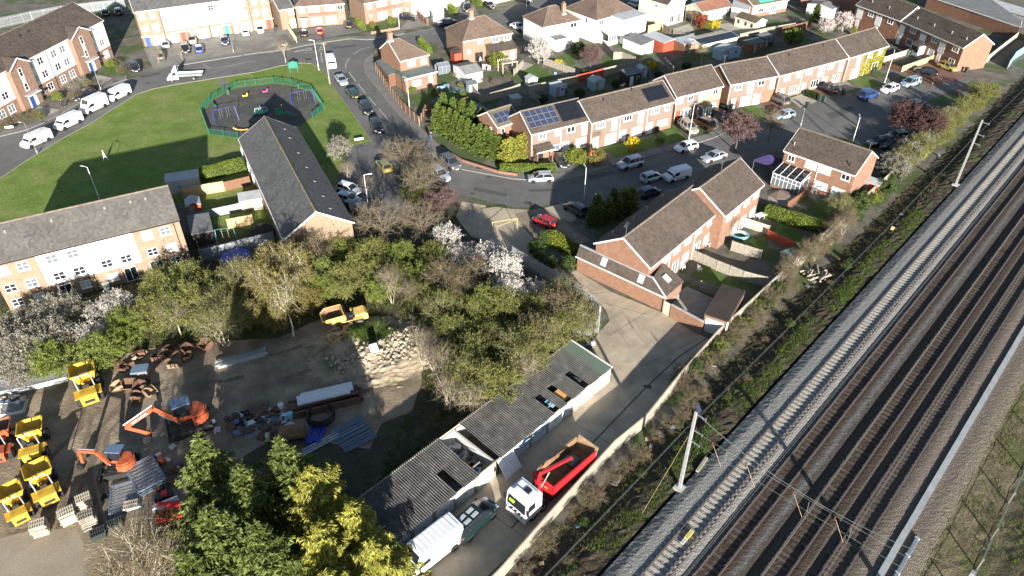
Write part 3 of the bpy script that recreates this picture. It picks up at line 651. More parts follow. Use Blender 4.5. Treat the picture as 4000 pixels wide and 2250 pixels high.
N2.wins(7,(1635,290,1700,225,1775,165,1845,105),1.45,1.0,2,1,'glass_net',zfix=4.4);N2.wins(7,(1690,310,1820,210),1.5,1.3,2,1,'glass_net',zfix=1.5);N2.wins(7,(1752,255),1.6,2.05,2,1,'glass_mid',zfix=1.08,sill=False)
N2.aerial(6,4.4,1.4);N2.vent(3,6.8);N2.vent(8,6.8)
# lean-to round the gable of N1
def N1l(t,x,y,z):
 p=P(t,x,y,z)-N1.o;return Vector((p.dot(N1.t),p.dot(N1.n),z))
b0,b1=N1l(7,490,690,0),N1l(7,1135,1005,0)
lx=(b0.x+b1.x)/2;ly1=b0.y;ly0=b1.y
lt=MB();lt.box(lx,N1.x0-.002,ly0,ly1,-.1,2.3);lt.box(N1.x0-.002,N1.x0+3.4,ly0,N1.y0-.002,-.1,2.3)
e_=lt.build('extension',M['brick_orange'],N1.root)
A_,B_=(lx-.12,ly1+.1,2.38),(lx-.12,ly0-.12,2.38);tl_,tr_=(N1.x0,ly1+.1,3.75),(N1.x0+1.1,ly0+2.3,3.75);tr0=(N1.x0,ly0+2.3,3.75)
C_=(N1.x0+3.55,ly0-.12,2.38);top2=(N1.x0+3.55,N1.y0,3.75)
quads=[(A_,B_,tr0,tl_),(B_,C_,top2,tr0)]
und=MB()
for q in quads:
 q=[Vector(p)for p in q];und.add(q+[p-Vector((0,0,.1))for p in q],[(0,1,2,3),(7,6,5,4),(0,4,5,1),(1,5,6,2),(3,7,4,0),(2,6,7,3)])
lr=und.build('roof',M['ridge'],e_);setp(link('roof_tiles',tile_mesh(quads,.3,.3,.035,M['tile_brown'],9),lr),kind='stuff')
MB().bar(tl_,tr0,.3,.06).bar(tr0,B_,.2,.08).build('lead_flashing',M['felt_light'],e_)
MB().box(lx-.22,lx-.12,ly0-.2,ly1+.2,2.22,2.34).build('gutter',M['white_upvc'],e_)
MB().poly([(N1.x0-.01,ly0,2.3),(N1.x0-.01,ly1,2.3),(N1.x0-.01,ly1,3.6),(N1.x0-.01,ly0+2,3.6)]).build('side_wall',M['brick_orange'],e_)
sa=math.atan2(3.75-2.38,N1.x0-lx+.12)
for fy in(.30,.72):
 y=ly1+(ly0-ly1)*fy;m=Matrix.Translation(((lx+N1.x0)/2,y,3.08))@Matrix.Rotation(-sa,4,'Y')
 f=MB().box(-.55,.55,-.42,.42,.02,.12,m).build('roof_window',M['grey_paint'],e_);MB().box(-.45,.45,-.33,.33,.1,.135,m).build('pane',M['glass_net'],f)
m=Matrix.Translation((N1.x0+1.7,ly0+1.3,3.12))@Matrix.Rotation(math.atan2(1.37,2.4),4,'X')
f=MB().box(-.42,.42,-.55,.55,.02,.12,m).build('roof_window',M['grey_paint'],e_);MB().box(-.33,.33,-.45,.45,.1,.135,m).build('pane',M['glass_net'],f)
for k in range(2):
 f=window_meshes(1.4,1.5,3,1)['mb'];o=link('window',f[0].mesh('window',M['white_upvc']),e_,(N1.x0+3.4,ly0+.9+1.5*k,1.25),(0,0,math.pi/2))
 for i in range(3):link('pane',f[2].mesh('pane',M['glass_mid']),o,(-.467+.467*i,0,0))
 # M: detached house by the railway with a conservatory
Mh=House('detached_house','red brick house with glazed conservatory beside the overgrown trackside fence','house',(4,118,1135),(4,660,1325),3.95,5.0,7.45,'brick_orange','tile_brown',oh=.3,seed=6)
Mh.wins(4,(180,1180),1.1,.95,2,1,zfix=4.05);Mh.wins(4,(330,1225,435,1265),1.8,1.0,3,1,'glass_net',zfix=4.05);Mh.wins(4,(590,1325),1.3,.9,2,1,'glass_dark',zfix=4.1)
Mh.wins(4,(405,1385),1.9,1.1,3,1,'glass_net',zfix=1.5);Mh.door(Mh.uz(4,505,1425)[0],1.0);Mh.wins(4,(555,1425),1.3,1.1,2,1,'glass_net',zfix=1.5)
Mh.pipe(Mh.uz(4,370,1300)[0]);Mh.vent(.9,1.2);Mh.vent(9.8,1.0,True);Mh.aerial(Mh.L-.5,4,1.2)
cw0,cw1=.3,4.9;cons=MB()
cons.box(cw0,cw1,Mh.y0-2.9,Mh.y0-2.82,0,.45);cons.box(cw0,cw0+.08,Mh.y0-2.82,Mh.y0,0,.45);cons.box(cw1-.08,cw1,Mh.y0-2.82,Mh.y0,0,.45)
co=cons.build('conservatory',M['brick_orange'],Mh.root)
fr=MB()
for k in range(8):x=cw0+(cw1-cw0-.08)*k/7;fr.box(x,x+.07,Mh.y0-2.91,Mh.y0-2.83,.45,2.2)
fr.box(cw0,cw1,Mh.y0-2.92,Mh.y0-2.82,2.2,2.32);fr.box(cw0,cw1,Mh.y0-2.92,Mh.y0-2.82,1.6,1.66)
for x in(cw0,cw1-.08):
 fr.box(x-.01,x+.09,Mh.y0-2.8,Mh.y0,2.2,2.3)
 for k in range(4):fr.box(x,x+.08,Mh.y0-2.8+.9*k,Mh.y0-2.73+.9*k,.45,2.2)
for k in range(5):x=cw0+(cw1-cw0)*k/4;fr.bar((x,Mh.y0-3.0,2.36),(x,Mh.y0,3.0),.08,.08)
fr.build('frame',M['white_upvc'],co)
for k in range(7):x=cw0+(cw1-cw0)*k/7;MB().box(x+.06,x+(cw1-cw0)/7-.02,Mh.y0-2.88,Mh.y0-2.86,.45,2.2).build('pane',M['glass_mid'],co)
for x in(cw0+.03,cw1-.05):MB().box(x,x+.02,Mh.y0-2.8,Mh.y0-.02,.45,2.2).build('pane',M['glass_mid'],co)
for k in range(4):x0=cw0+(cw1-cw0)*k/4+.045;x1=cw0+(cw1-cw0)*(k+1)/4-.045;MB().quad((x0,Mh.y0-2.98,2.37),(x1,Mh.y0-2.98,2.37),(x1,Mh.y0,3.0),(x0,Mh.y0,3.0)).build('roof_pane',M['solar_black'],co)
# K: the long stepped terrace
GT='houses of the long stepped terrace'
def terrace(label,L,Rr,half,zr,n,seed,panelm='tan_panel',ze=5.0,ext=(0,0),brick_end=True):
 h=House('terraced_house',label,'terraced house',L,Rr,half,ze,zr,'brick_orange','tile_brown',oh=.28,seed=seed,group=None,ext=ext)
 wd=(h.x1-h.x0)/n
 for k in range(n):
  a=h.x0+k*wd;pm=panelm[k%len(panelm)]if isinstance(panelm,(list,tuple))else panelm
  h.panel(a+.38,a+wd-.05,2.5,ze-.12,pm);h.pipe(a+.18)
 return h,wd
K1,w1=terrace('terraced house pair carrying grid and plain black solar panels beside the conifer hedge',(3,145,1015),(3,590,908),3.85,7.4,2,11)
K1.solar(3,140,975,300,800,5,3);K1.solar(3,385,925,505,748,4,3,'solar_black',(1,1))
K1.wins(3,(230,1015),1.4,.95,2,1,'glass_mid',zfix=4.1,dy=.035);K1.wins(3,(340,985),1.0,.95,2,1,'glass_net',zfix=4.1,dy=.035);K1.wins(3,(445,960),1.5,.95,2,1,'glass_dark',zfix=4.1,dy=.035)
K1.wins(3,(548,962),1.1,2.0,2,2,'glass_net',zfix=3.6,dy=.035);K1.wins(3,(518,1075),2.2,1.7,4,2,'glass_net',zfix=1.2);K1.door(K1.uz(3,405,1080)[0],1.3,2.1,name='garage_door',lines=4);K1.wins(3,(330,1102),1.6,1.0,2,1,'glass_mid',zfix=1.5)
u=K1.uz(3,215,1120)[0];pq=MB();pq.box(u-1.5,u-1.35,-1.3,-1.15,0,2.3);pq.box(u+1.35,u+1.5,-1.3,-1.15,0,2.3);pq.box(u-1.5,u+1.5,-1.3,-1.15,2.2,2.32);pq.box(u-1.5,u-1.3,-1.2,K1.y0,0,2.31);pr_=pq.build('porch',M['brick_orange'],K1.root)
q=[((u-1.7,-1.45,2.3),(u+1.7,-1.45,2.3),(u+1.7,K1.y0,2.95),(u-1.7,K1.y0,2.95))]
link('porch_roof',tile_mesh(q,.3,.3,.035,M['tile_brown'],31),pr_);MB().box(u-1.7,u+1.7,-1.5,-1.42,2.14,2.28).build('fascia',M['white_upvc'],pr_);K1.door(u,1.0,2.05,'black_metal')
K2,w2=terrace('run of three tan panelled terraced houses with one black solar array',(3,600,930),(3,1235,765),3.95,7.45,3,12)
K2.solar(3,1030,775,1130,640,4,2,'solar_black',(1,1))
K2.wins(3,(672,935,875,880,1080,830),1.7,.95,3,1,None,zfix=4.1,dy=.035);K2.wins(3,(1172,803),1.1,.95,2,1,zfix=4.1,dy=.035);K2.wins(3,(773,930,973,875),1.15,2.0,2,2,'glass_net',zfix=3.6,dy=.035)
K2.wins(3,(742,1045,940,985),2.3,1.8,4,2,'glass_net',zfix=1.15);K2.wins(3,(1135,920),2.4,1.1,4,1,'glass_net',zfix=1.45)
for x,y in((630,1065),(840,1010),(1040,950)):K2.door(K2.uz(3,x,y)[0],1.2,2.1,lines=3)
K2.vent(4.3,2.9,True);K2.vent(10.6,3.4,True);K2.aerial(11,6.5,1.2)
K3,w3=terrace('terraced houses with bow window and white glazed porch at a brick gable',(3,1245,735),(3,1600,648),4.05,7.6,2,13,['tan_panel','buff_panel'])
K3.wins(3,(1262,757,1440,705),1.7,.95,3,1,'glass_net',zfix=4.1,dy=.035);K3.wins(3,(1350,730,1535,685),1.1,.95,2,1,'glass_dark',zfix=4.1,dy=.035);K3.wins(3,(1515,790),1.6,1.3,2,1,'glass_net',zfix=1.4)
K3.door(K3.uz(3,1232,900)[0]+.5,1.0,2.05,'wood_red')
u=K3.uz(3,1310,850)[0];bw=MB()
for k in range(5):
 a=math.pi*k/4;bw.box(u-1.1*math.cos(a)-.05,u-1.1*math.cos(a)+.05,K3.y0-.55*math.sin(a)-.05,K3.y0-.55*math.sin(a)+.05,.7,2.2)
bo=bw.build('bow_window',M['white_upvc'],K3.root);ring=[(u-1.15*math.cos(math.pi*k/6),K3.y0-.6*math.sin(math.pi*k/6))for k in range(7)]
MB().prism(ring,2.2,2.34).build('bow_head',M['white_upvc'],bo);MB().prism(ring,.6,.7).build('bow_sill',M['white_upvc'],bo);MB().prism([(x*.96+u*.04,y*.97+K3.y0*.03)for x,y in ring],.7,2.2).build('pane',M['glass_mid'],bo);MB().prism([(x,y)for x,y in ring],-.05,.6).build('bow_base',M['brick_orange'],bo)
u=K3.uz(3,1430,850)[0];po=MB().box(u-1.0,u+1.0,K3.y0-1.4,K3.y0,-.05,.5).build('porch',M['white_upvc'],K3.root)
fm=MB()
for x in(-1.0,-.38,.3,.93):fm.box(u+x,u+x+.07,K3.y0-1.42,K3.y0-1.34,.5,2.2)
fm.box(u-1.02,u+1.02,K3.y0-1.44,K3.y0,2.2,2.3);fm.build('frame',M['white_upvc'],po);MB().box(u-.96,u+.96,K3.y0-1.36,K3.y0-.02,.5,2.2).build('pane',M['glass_mid'],po)
link('porch_roof',tile_mesh([((u-1.15,K3.y0-1.6,2.32),(u+1.15,K3.y0-1.6,2.32),(u+1.15,K3.y0,2.8),(u-1.15,K3.y0,2.8))],.3,.3,.03,M['tile_moss'],32),po)
K4,w4=terrace('tan panelled terraced pair just past the exposed brick gable',(3,1650,640),(4,80,572),3.9,7.4,2,14)
K4.wins(3,(1710,652,1885,607),1.5,.95,2,1,None,zfix=4.1,dy=.035);K4.wins(3,(1797,648),1.1,2.0,2,2,'glass_net',zfix=3.6,dy=.035);K4.wins(4,(40,598),1.1,2.0,2,2,'glass_net',zfix=3.6,dy=.035);K4.wins(3,(1760,755),2.2,1.8,4,2,'glass_net',zfix=1.15);K4.wins(3,(1845,735),1.6,2.0,3,1,'glass_net',zfix=1.1)
K4.door(K4.uz(3,1662,765)[0]+.3,1.1);K4.aerial(1,4,1.5)
K5,w5=terrace('run of three tan panelled terraced houses before the creeper covered end house',(4,90,572),(4,612,437),4.1,7.55,3,15)
K5.wins(4,(145,580,310,540,475,495),1.6,.95,3,1,None,zfix=4.1,dy=.035);K5.wins(4,(232,555),1.1,.95,2,1,zfix=4.1,dy=.035);K5.wins(4,(395,540,553,490),1.15,2.0,2,2,'glass_net',zfix=3.6,dy=.035)
K5.wins(4,(190,668,350,627,512,580),2.1,1.5,3,1,None,zfix=1.3)
for x,y in((105,695),(268,650),(432,605)):K5.door(K5.uz(4,x,y)[0],1.1)
K5.vent(5,3.0,True);K5.vent(14.5,3.2,True)
K6,w6=terrace('end terraced house half covered in yellow green creeper',(4,618,437),(4,915,345),4.1,7.6,2,16)
K6.wins(4,(690,437),1.15,2.0,2,2,'glass_net',zfix=3.6,dy=.035);K6.door(K6.uz(4,655,540)[0],2.4,2.1,name='garage_door',lines=4);K6.wins(4,(780,395,850,385),1.2,1.0,2,1,'glass_mid',zfix=4.1,dy=.1);K6.wins(4,(808,478),1.9,1.2,2,1,'glass_dark',zfix=1.5,dy=.1)
# small brick house with six panels at the hedge end
K0=House('brick_house','small gabled brick house with six solar panels behind the conifer hedge','house',(2,1822,962),(3,68,905),2.9,4.3,6.0,'brick_orange','tile_moss',oh=.25,seed=17)
K0.solar(2,1830,940,1900,830,3,2);K0.wins(2,(1862,988),.7,.8,1,1,'glass_dark',zfix=3.3);K0.win(2.0,3.1,.5,1.0,1,1,'glass_dark','l')
# L: brick terrace at the far right
L1=House('terraced_house','red brick terrace with white upper panels beside the flowering magnolias','terraced house',(4,665,35),(4,1000,158),4.1,5.0,7.6,'brick_red','tile_brown',oh=.28,seed=18)
L2=House('terraced_house','end of red brick terrace with white porch and plain orange gable','terraced house',(4,1010,160),(4,1475,362),3.9,5.0,7.45,'brick_orange','tile_brown',oh=.28,seed=19)
L1.wins('T4',(1300,192,1580,300),1.5,1.0,2,1,None,zfix=4.1);L2.wins('T4',(1915,410,2230,535,2515,705),1.6,1.05,2,1,None,zfix=4.1)
for h_,pts in((L1,(1145,150,1410,260)),(L2,(1750,380,2055,500,2310,690))):
 for i in range(0,len(pts),2):
  u=h_.uz('T4',pts[i],pts[i+1])[0];h_.panel(u-.85,u+.85,2.2,4.1,'white_upvc');h_.win(u,4.45,1.6,.5,3,1,'glass_dark','f',.02,sill=False);h_.door(u,1.0,2.05,'white_upvc')
L2.wins('T4',(1855,580,2170,715,2450,890),1.6,1.2,2,1,None,zfix=1.5)
u=L2.uz('T4',2010,700)[0];po=MB().box(u-1.2,u+1.2,L2.y0-1.6,L2.y0,-.05,2.2).build('porch',M['white_upvc'],L2.root)
MB().box(u-1.0,u+1.0,L2.y0-1.63,L2.y0-1.58,.8,2.0).build('pane',M['glass_dark'],po);MB().box(u-1.23,u-1.18,L2.y0-1.3,L2.y0-.2,.8,2.0).build('pane',M['glass_dark'],po)
link('porch_roof',tile_mesh([((u-1.4,L2.y0-1.8,2.2),(u+1.4,L2.y0-1.8,2.2),(u+1.4,L2.y0,2.9),(u-1.4,L2.y0,2.9))],.3,.3,.03,M['tile_brown'],33),po)
for h_,us in((L1,(3,8)),(L2,(2.5,7.5,12.5,16.5))):
 for u in us:h_.vent(u,1.6)
 # A: three storey flats on the left
Af=House('flats','three storey red brick and white flats with gabled stair bays','flats',(1,180,460),(1,780,152),5.6,7.8,11.2,'brick_red','tile_brown',oh=.3,ext=(14,0),seed=20)
ux=lambda x,y:Af.uz(1,x,y)[0]
bay=[(ux(508,300),ux(640,222)),(ux(28,520),ux(180,462))]
for a,b in((bay[1][1]+.1,bay[0][0]-.1),(bay[0][1]+.1,Af.x1),(.2,bay[1][0]-.1)):Af.panel(a,b,2.55,7.65,'white_render',name='white_render_panel')
Af.wins(1,(725,205,660,235,455,340,390,375,287,425,213,465),1.5,1.35,2,2,zfix=6.4,dy=.035);Af.wins(1,(765,315,700,350,500,455,432,490,333,540,260,580,30,705),1.5,1.3,2,2,zfix=3.9,dy=.035);Af.wins(1,(808,425,745,460,550,565,480,600,385,660,315,695,88,820,15,860),1.5,1.4,2,2,zfix=1.35)
for i,(a,b)in enumerate(bay):
 d=.9;mid=(a+b)/2;zt=9.2;yb=Af.y0-d
 bm=MB();bm.box(a,b,yb,Af.y0-.004,-.1,7.7);bm.add([(a,yb,7.7),(b,yb,7.7),(mid,yb,zt-.1)],[(0,1,2)]);bo=bm.build('stair_bay',M['brick_red'],Af.root)
 yr=(zt-Af.ze)/Af.sl
 qs=[((a-.25,yb-.25,7.62),(a-.25,1.2,7.62),(mid,yr+.4,zt),(mid,yb-.25,zt)),((b+.25,1.2,7.62),(b+.25,yb-.25,7.62),(mid,yb-.25,zt),(mid,yr+.4,zt))]
 qs=[(q[1],q[0],q[3],q[2])for q in qs]
 link('bay_roof',tile_mesh(qs,.33,.32,.035,M['tile_brown'],40+i),bo)
 um=MB()
 for q in qs:um.add(q,[(0,1,2,3)])
 um.build('roof_board',M['ridge'],bo)
 MB().bar((a-.25,yb-.27,7.55),(mid,yb-.27,zt-.07),.06,.22).bar((mid,yb-.27,zt-.07),(b+.25,yb-.27,7.55),.06,.22).build('bargeboard',M['white_upvc'],bo)
 for z,hh in((6.6,1.5),(3.9,1.3)):
  f=Af.win(mid-.2,z,.85,hh,1,2,'glass_dark','f',d+.01);
 Af.panel(mid-.6,mid+.2,4.6,5.8,'white_render',d+.02,name='white_render_panel')
 Af.canopy(mid+.2,3.2,1.0,2.5,'felt_light',d);MB().box(mid-.9,mid+1.2,yb-.04,yb,0,2.2).build('entrance_frame',M['white_upvc'],bo)
 M.setdefault('door_blue',flat('door_blue',(.03,.09,.30),.4,var=.1));Af.door(mid-.2,.95,2.05,'door_blue',dy=d+.06)
for x,y in((215,250),(150,285)):Af.vent(Af.slope_pt(1,x,y).x,Af.slope_pt(1,x,y).y,True)
for x,y in((350,420),(690,420)):Af.pipe(ux(x,y),'black_metal')
# B: town houses at the top left
Bt=House('town_houses','three storey white and buff town house terrace with white garage doors on the junction road','town houses',(1,1090,355),(2,138,208),4.6,7.7,10.4,'brick_buff','tile_dark',zref=0,oh=.3,seed=21)
u0=Bt.uz(1,1240,200)[0];u1=Bt.uz(1,1850,100)[0]
Bt.panel(u0,u1,2.75,7.5,'white_render',name='white_render_panel')
nb=6;wd=(Bt.x1-Bt.x0)/nb
M['door_teal']=flat('door_teal',(.05,.36,.36),.4,var=.1);M['door_redb']=flat('door_redb',(.48,.07,.05),.4,var=.1)
for k in range(nb):
 a=Bt.x0+k*wd;dy=.035 if u0<a+wd/2<u1 else 0
 Bt.win(a+wd*.28,6.4,1.15,1.2,2,2,None if k in(1,3)else 'glass_net',dy=dy);Bt.win(a+wd*.72,6.4,1.15,1.2,2,2,'glass_net',dy=dy);Bt.win(a+wd*.28,3.95,1.2,1.25,2,2,'glass_net',dy=dy)
 Bt.win(a+wd*.72,3.75,1.5,1.9,2,2,'glass_net',dy=dy,sill=False)
 bal=MB()
 for j in range(11):bal.box(a+wd*.72-.85+.17*j-.012,a+wd*.72-.85+.17*j+.012,Bt.y0-.22-dy,Bt.y0-.19-dy,2.8,3.7)
 bal.box(a+wd*.72-.9,a+wd*.72+.9,Bt.y0-.24-dy,Bt.y0-.16-dy,3.7,3.76);bal.build('balcony_rail',M['black_metal'],Bt.root)
 gx,dx=(.68,.22)if k%2==0 else(.32,.78)
 Bt.door(a+wd*gx,2.4,2.15,'white_upvc',name='garage_door',lines=4);Bt.door(a+wd*dx,.95,2.05,('door_blue','door_redb','white_upvc','door_teal','white_upvc','door_redb')[k]);Bt.canopy(a+wd*dx,2.2,.8,2.35,'felt_light');Bt.pipe(a+.1,'black_metal')
 # semis at the top
C1=House('semi_detached_house','brown brick semi with wide white bays behind the red and black cars','house',('T1',430,400),('T1',1120,345),4.2,4.9,7.3,'brick_semi','tile_red',zref=0,oh=.25,hip=(3.6,3.6),seed=22)
C1.wins('T1',(478,165),1.3,1.2,2,1,'glass_net',zfix=4.0);C1.wins('T1',(1020,75),1.2,1.15,2,1,'glass_dark',zfix=4.0)
C1.wins('T1',(650,150,880,110),2.5,1.15,3,1,'glass_net',zfix=4.0);C1.wins('T1',(690,315,900,285),2.5,1.6,4,2,'glass_net',zfix=1.3);C1.panel(C1.uz('T1',650,150)[0]-1.5,C1.uz('T1',880,110)[0]+1.5,2.55,3.2,'tile_clay',.05,name='hung_tiles')
C1.door(C1.uz('T1',510,350)[0],1.1);C1.canopy(C1.uz('T1',510,300)[0],2.2,1.0,2.3,'tile_brown')
def porthole(h,t,x,y):
 u,z=h.uz(t,x,y);o=MB().cyl((u,h.y0-.06,z),.36,.08,20,'y').build('round_window',M['white_upvc'],h.root);MB().cyl((u,h.y0-.075,z),.2,.03,16,'y').build('pane',M['glass_dark'],o)
porthole(C1,'T1',1045,225)
Ca=House('house_annex','narrow buff brick side annex with dark roof next to the town houses','annex',('T1',200,430),('T1',400,395),3.6,4.6,6.2,'brick_buff','tile_dark',zref=0,oh=.2,seed=23)
Ca.wins('T1',(325,185),1.2,1.1,2,1,'glass_net',zfix=3.7);Ca.door(Ca.uz('T1',355,360)[0],1.3,2.1)
C2=House('semi_detached_house','brown brick semi with round windows and clipped hedges on the junction road','house',('T1',1400,350),('T1',2060,205),4.2,4.9,7.3,'brick_semi','tile_red',zref=0,oh=.25,hip=(3.6,3.6),seed=24)
C2.wins('T1',(1445,75,1970,5),1.2,1.15,2,1,'glass_net',zfix=4.0);C2.wins('T1',(1620,55,1830,25),2.5,1.15,3,1,'glass_net',zfix=4.0);C2.wins('T1',(1635,225,1850,185),2.5,1.6,4,2,'glass_net',zfix=1.3);porthole(C2,'T1',1465,228);porthole(C2,'T1',1988,138);C2.panel(C2.uz('T1',1620,55)[0]-1.5,C2.uz('T1',1830,25)[0]+1.5,2.55,3.2,'tile_clay',.05,name='hung_tiles')
Cw=House('white_house','white rendered house with a white box shed on its drive on the junction road','house',('T1',2230,250),('T2',420,60),4.2,4.9,7.2,'white_render','tile_red',zref=0,oh=.25,hip=(3.5,3.5),seed=25)
Cw.wins('T1',(2470,70),1.6,1.2,3,1,'glass_net');Cw.wins('T2',(70,60),1.6,1.2,3,1,'glass_net')
Cx=House('white_house','white house with a black saloon leaving its drive','house',('T2',850,55),('T2',1000,20),4.2,4.9,7.2,'white_render','tile_red',zref=0,oh=.25,hip=(3.5,3.5),seed=26,ext=(3,3))
# D: corner house
Dh=House('corner_house','brick corner house with chimney and grey flat roofed extension','house',(2,1085,462),(2,1310,410),4.4,4.9,7.7,'brick_orange','tile_red',oh=.25,hip=(0,4.2),seed=27,ridge='ridge')
Dh.wins('T1',(2050,900),1.7,1.1,2,1,'glass_net',zfix=3.9);Dh.wins('T1',(2230,925),1.3,1.0,2,1,'glass_net',zfix=3.7);Dh.chimney(.5,4.4,.9,.7,1.5,'brick_semi',2)
def on_house(h,t,x,y,z):
 p=P(t,x,y,z)-h.o;return(p.dot(h.t),p.dot(h.n))
q=[on_house(Dh,'T1',1905,1110,2.6),on_house(Dh,'T1',2410,1035,2.6)]
y_=min(q[0][1],q[1][1]);ex=MB().box(q[0][0],q[1][0],y_,Dh.y0-.003,-.08,2.6).build('extension',M['brick_orange'],Dh.root);MB().box(q[0][0]-.15,q[1][0]+.15,y_-.15,Dh.y0-.003,2.6,2.74).build('flat_roof',M['felt_green'],ex);MB().box(q[0][0]-.18,q[1][0]+.18,y_-.18,y_-.14,2.5,2.76).build('fascia',M['white_upvc'],ex)
for x,w_ in((.35,2.0),(.8,.95)):
 xx=q[0][0]+(q[1][0]-q[0][0])*x;f=window_meshes(w_,1.6 if w_<1 else 1.2,2,1)['mb'];o=link('window',f[0].mesh('window',M['white_upvc']),ex,(xx,y_,1.35));link('pane',MB().box(-w_/2+.06,w_/2-.06,-.02,.01,-.5,.5).mesh('pane',M['glass_net']),o)
g0=on_house(Dh,'T1',1540,880,2.4);g1=on_house(Dh,'T1',1720,1090,2.4);g2=on_house(Dh,'T1',1890,1030,2.4);g3=on_house(Dh,'T1',1690,835,2.4)
MB().prism([g0,g1,g2,g3],-.08,2.4).build('side_garage',M['wood_brown'],Dh.root);MB().prism([(p[0]*1.0,p[1])for p in(g0,g1,g2,g3)],2.4,2.52).build('flat_roof',M['felt_green'],Dh.root)
# E: hipped brick house
Eh=House('hipped_house','square brick house with lichened hipped roof and tiled back extension','house',(2,1560,312),('T2',1118,470),4.7,5.0,7.9,'brick_semi','tile_red',oh=.3,hip=(4.2,4.2),seed=28)
Eh.wins('T2',(648,600),1.4,1.15,2,1,'glass_net',zfix=4.1,frame='wood_brown',sill=False);Eh.wins('T2',(868,560,1030,535),1.5,1.15,2,1,'glass_mid',zfix=4.1);Eh.wins('T2',(483,710),1.1,1.2,1,1,'glass_net',zfix=2.5,frame='wood_brown',sill=False)
Eh.wins('T2',(628,800),1.9,2.0,2,1,'glass_dark',zfix=1.08,frame='wood_brown',sill=False);Eh.chimney(4.2,4.7,.9,.7,1.6,'brick_semi',3)
ea=on_house(Eh,'T2',800,760,2.4);eb=on_house(Eh,'T2',1195,705,2.4);y_=ea[1]
ex=MB().box(ea[0],eb[0],y_,Eh.y0-.003,-.08,2.4).build('extension',M['brick_buff'],Eh.root);link('roof_tiles',tile_mesh([((ea[0]-.2,y_-.2,2.42),(eb[0]+.2,y_-.2,2.42),(eb[0]+.2,Eh.y0,3.5),(ea[0]-.2,Eh.y0,3.5))],.3,.3,.04,M['tile_brown'],34),ex)
MB().poly([(ea[0],y_,2.4),(ea[0],Eh.y0,2.4),(ea[0],Eh.y0,3.45)]).poly([(eb[0],y_,2.4),(eb[0],Eh.y0,3.45),(eb[0],Eh.y0,2.4)]).build('side_wall',M['brick_buff'],ex)
f=window_meshes(1.7,1.2,2,1)['mb'];o=link('window',f[0].mesh('window',M['white_upvc']),ex,(ea[0]+2.4,y_,1.4));link('pane',MB().box(-.8,.8,-.02,.01,-.5,.5).mesh('pane',M['glass_dark']),o)
MB().box(eb[0]-1.5,eb[0]-.6,y_-.05,y_,0,2.1).build('door',M['white_upvc'],ex)
p0=on_house(Eh,'T2',235,720,1.2);p1=on_house(Eh,'T2',355,800,.2);MB().box(Eh.x0-1.6,Eh.x0-.003,1.2,3.4,-.05,2.2).build('side_porch',M['wood_red'],Eh.root);link('porch_roof',tile_mesh([((Eh.x0-1.8,3.6,2.2),(Eh.x0-1.8,1.0,2.2),(Eh.x0,1.0,2.9),(Eh.x0,3.6,2.9))],.3,.3,.03,M['tile_brown'],35),Eh.root)
# F, G: white hipped houses
Fh=House('hipped_house','white rendered hipped house with tall brick chimney behind the blossom tree','house',(3,235,205),(3,522,150),4.4,5.0,7.7,'white_render','tile_red',oh=.3,hip=(4.0,4.0),seed=29)
Fh.wins('T2',(1870,375),1.0,1.0,2,1,'glass_mid',zfix=4.1);Fh.wins('T2',(1990,345),1.7,1.1,2,1,'glass_dark',zfix=4.1);Fh.wins('T2',(1750,395),.9,.8,1,1,'glass_net',zfix=4.1);Fh.chimney(6.6,2.2,.8,.7,2.2,'brick_semi',2);Fh.pipe(3.6,'grey_paint')
fa=on_house(Fh,'T2',1745,575,2.6);fb=on_house(Fh,'T2',1885,555,2.6);ex=MB().box(fa[0],fa[0]+2.6,fa[1],Fh.y0-.003,-.08,2.6).build('extension',M['white_render'],Fh.root);MB().box(fa[0]-.15,fa[0]+2.75,fa[1]-.15,Fh.y0-.003,2.6,2.75).build('flat_roof',M['felt'],ex)
f=window_meshes(1.1,1.0,2,1)['mb'];o=link('window',f[0].mesh('window',M['white_upvc']),ex,(fa[0]+1.3,fa[1],1.5));link('pane',MB().box(-.5,.5,-.02,.01,-.4,.4).mesh('pane',M['glass_net']),o)
ex=MB().box(fa[0]+2.6,fa[0]+5.2,fa[1]+2.4,Fh.y0-.003,-.08,2.7).build('lean_to',M['white_render'],Fh.root);MB().box(fa[0]+2.6,fa[0]+5.5,fa[1]+2.2,Fh.y0-.003,2.7,2.84).build('flat_roof',M['felt_light'],ex)
gx0=fa[0]+2.9;lt=MB().box(gx0,gx0+2.6,fa[1]+.2,fa[1]+.28,0,.5).build('glazed_lean_to',M['white_upvc'],Fh.root);MB().quad((gx0,fa[1],2.1),(gx0+2.6,fa[1],2.1),(gx0+2.6,fa[1]+2.3,2.6),(gx0,fa[1]+2.3,2.6)).build('roof_pane',M['glass_net'],lt)
fm=MB()
for k in range(4):fm.bar((gx0+.86*k,fa[1],2.12),(gx0+.86*k,fa[1]+2.3,2.62),.06,.06);fm.box(gx0+.86*k-.03,gx0+.86*k+.03,fa[1]+.2,fa[1]+.26,0,2.15)
fm.build('frame',M['white_upvc'],lt)
Gh=House('hipped_house','large white house with red hipped roof, glazed sun room and flat roofed side','house',(3,640,152),(3,935,75),5.6,5.2,8.5,'white_render','tile_red',oh=.3,hip=(5.0,5.0),seed=30)
Gh.wins('T2',(2390,325),1.2,1.0,2,1,'glass_dark',zfix=4.3);Gh.wins('T3',(80,285),.7,.9,1,1,'glass_net',zfix=4.3);Gh.win(3.4,4.3,.7,1.2,1,1,'glass_dark','l')
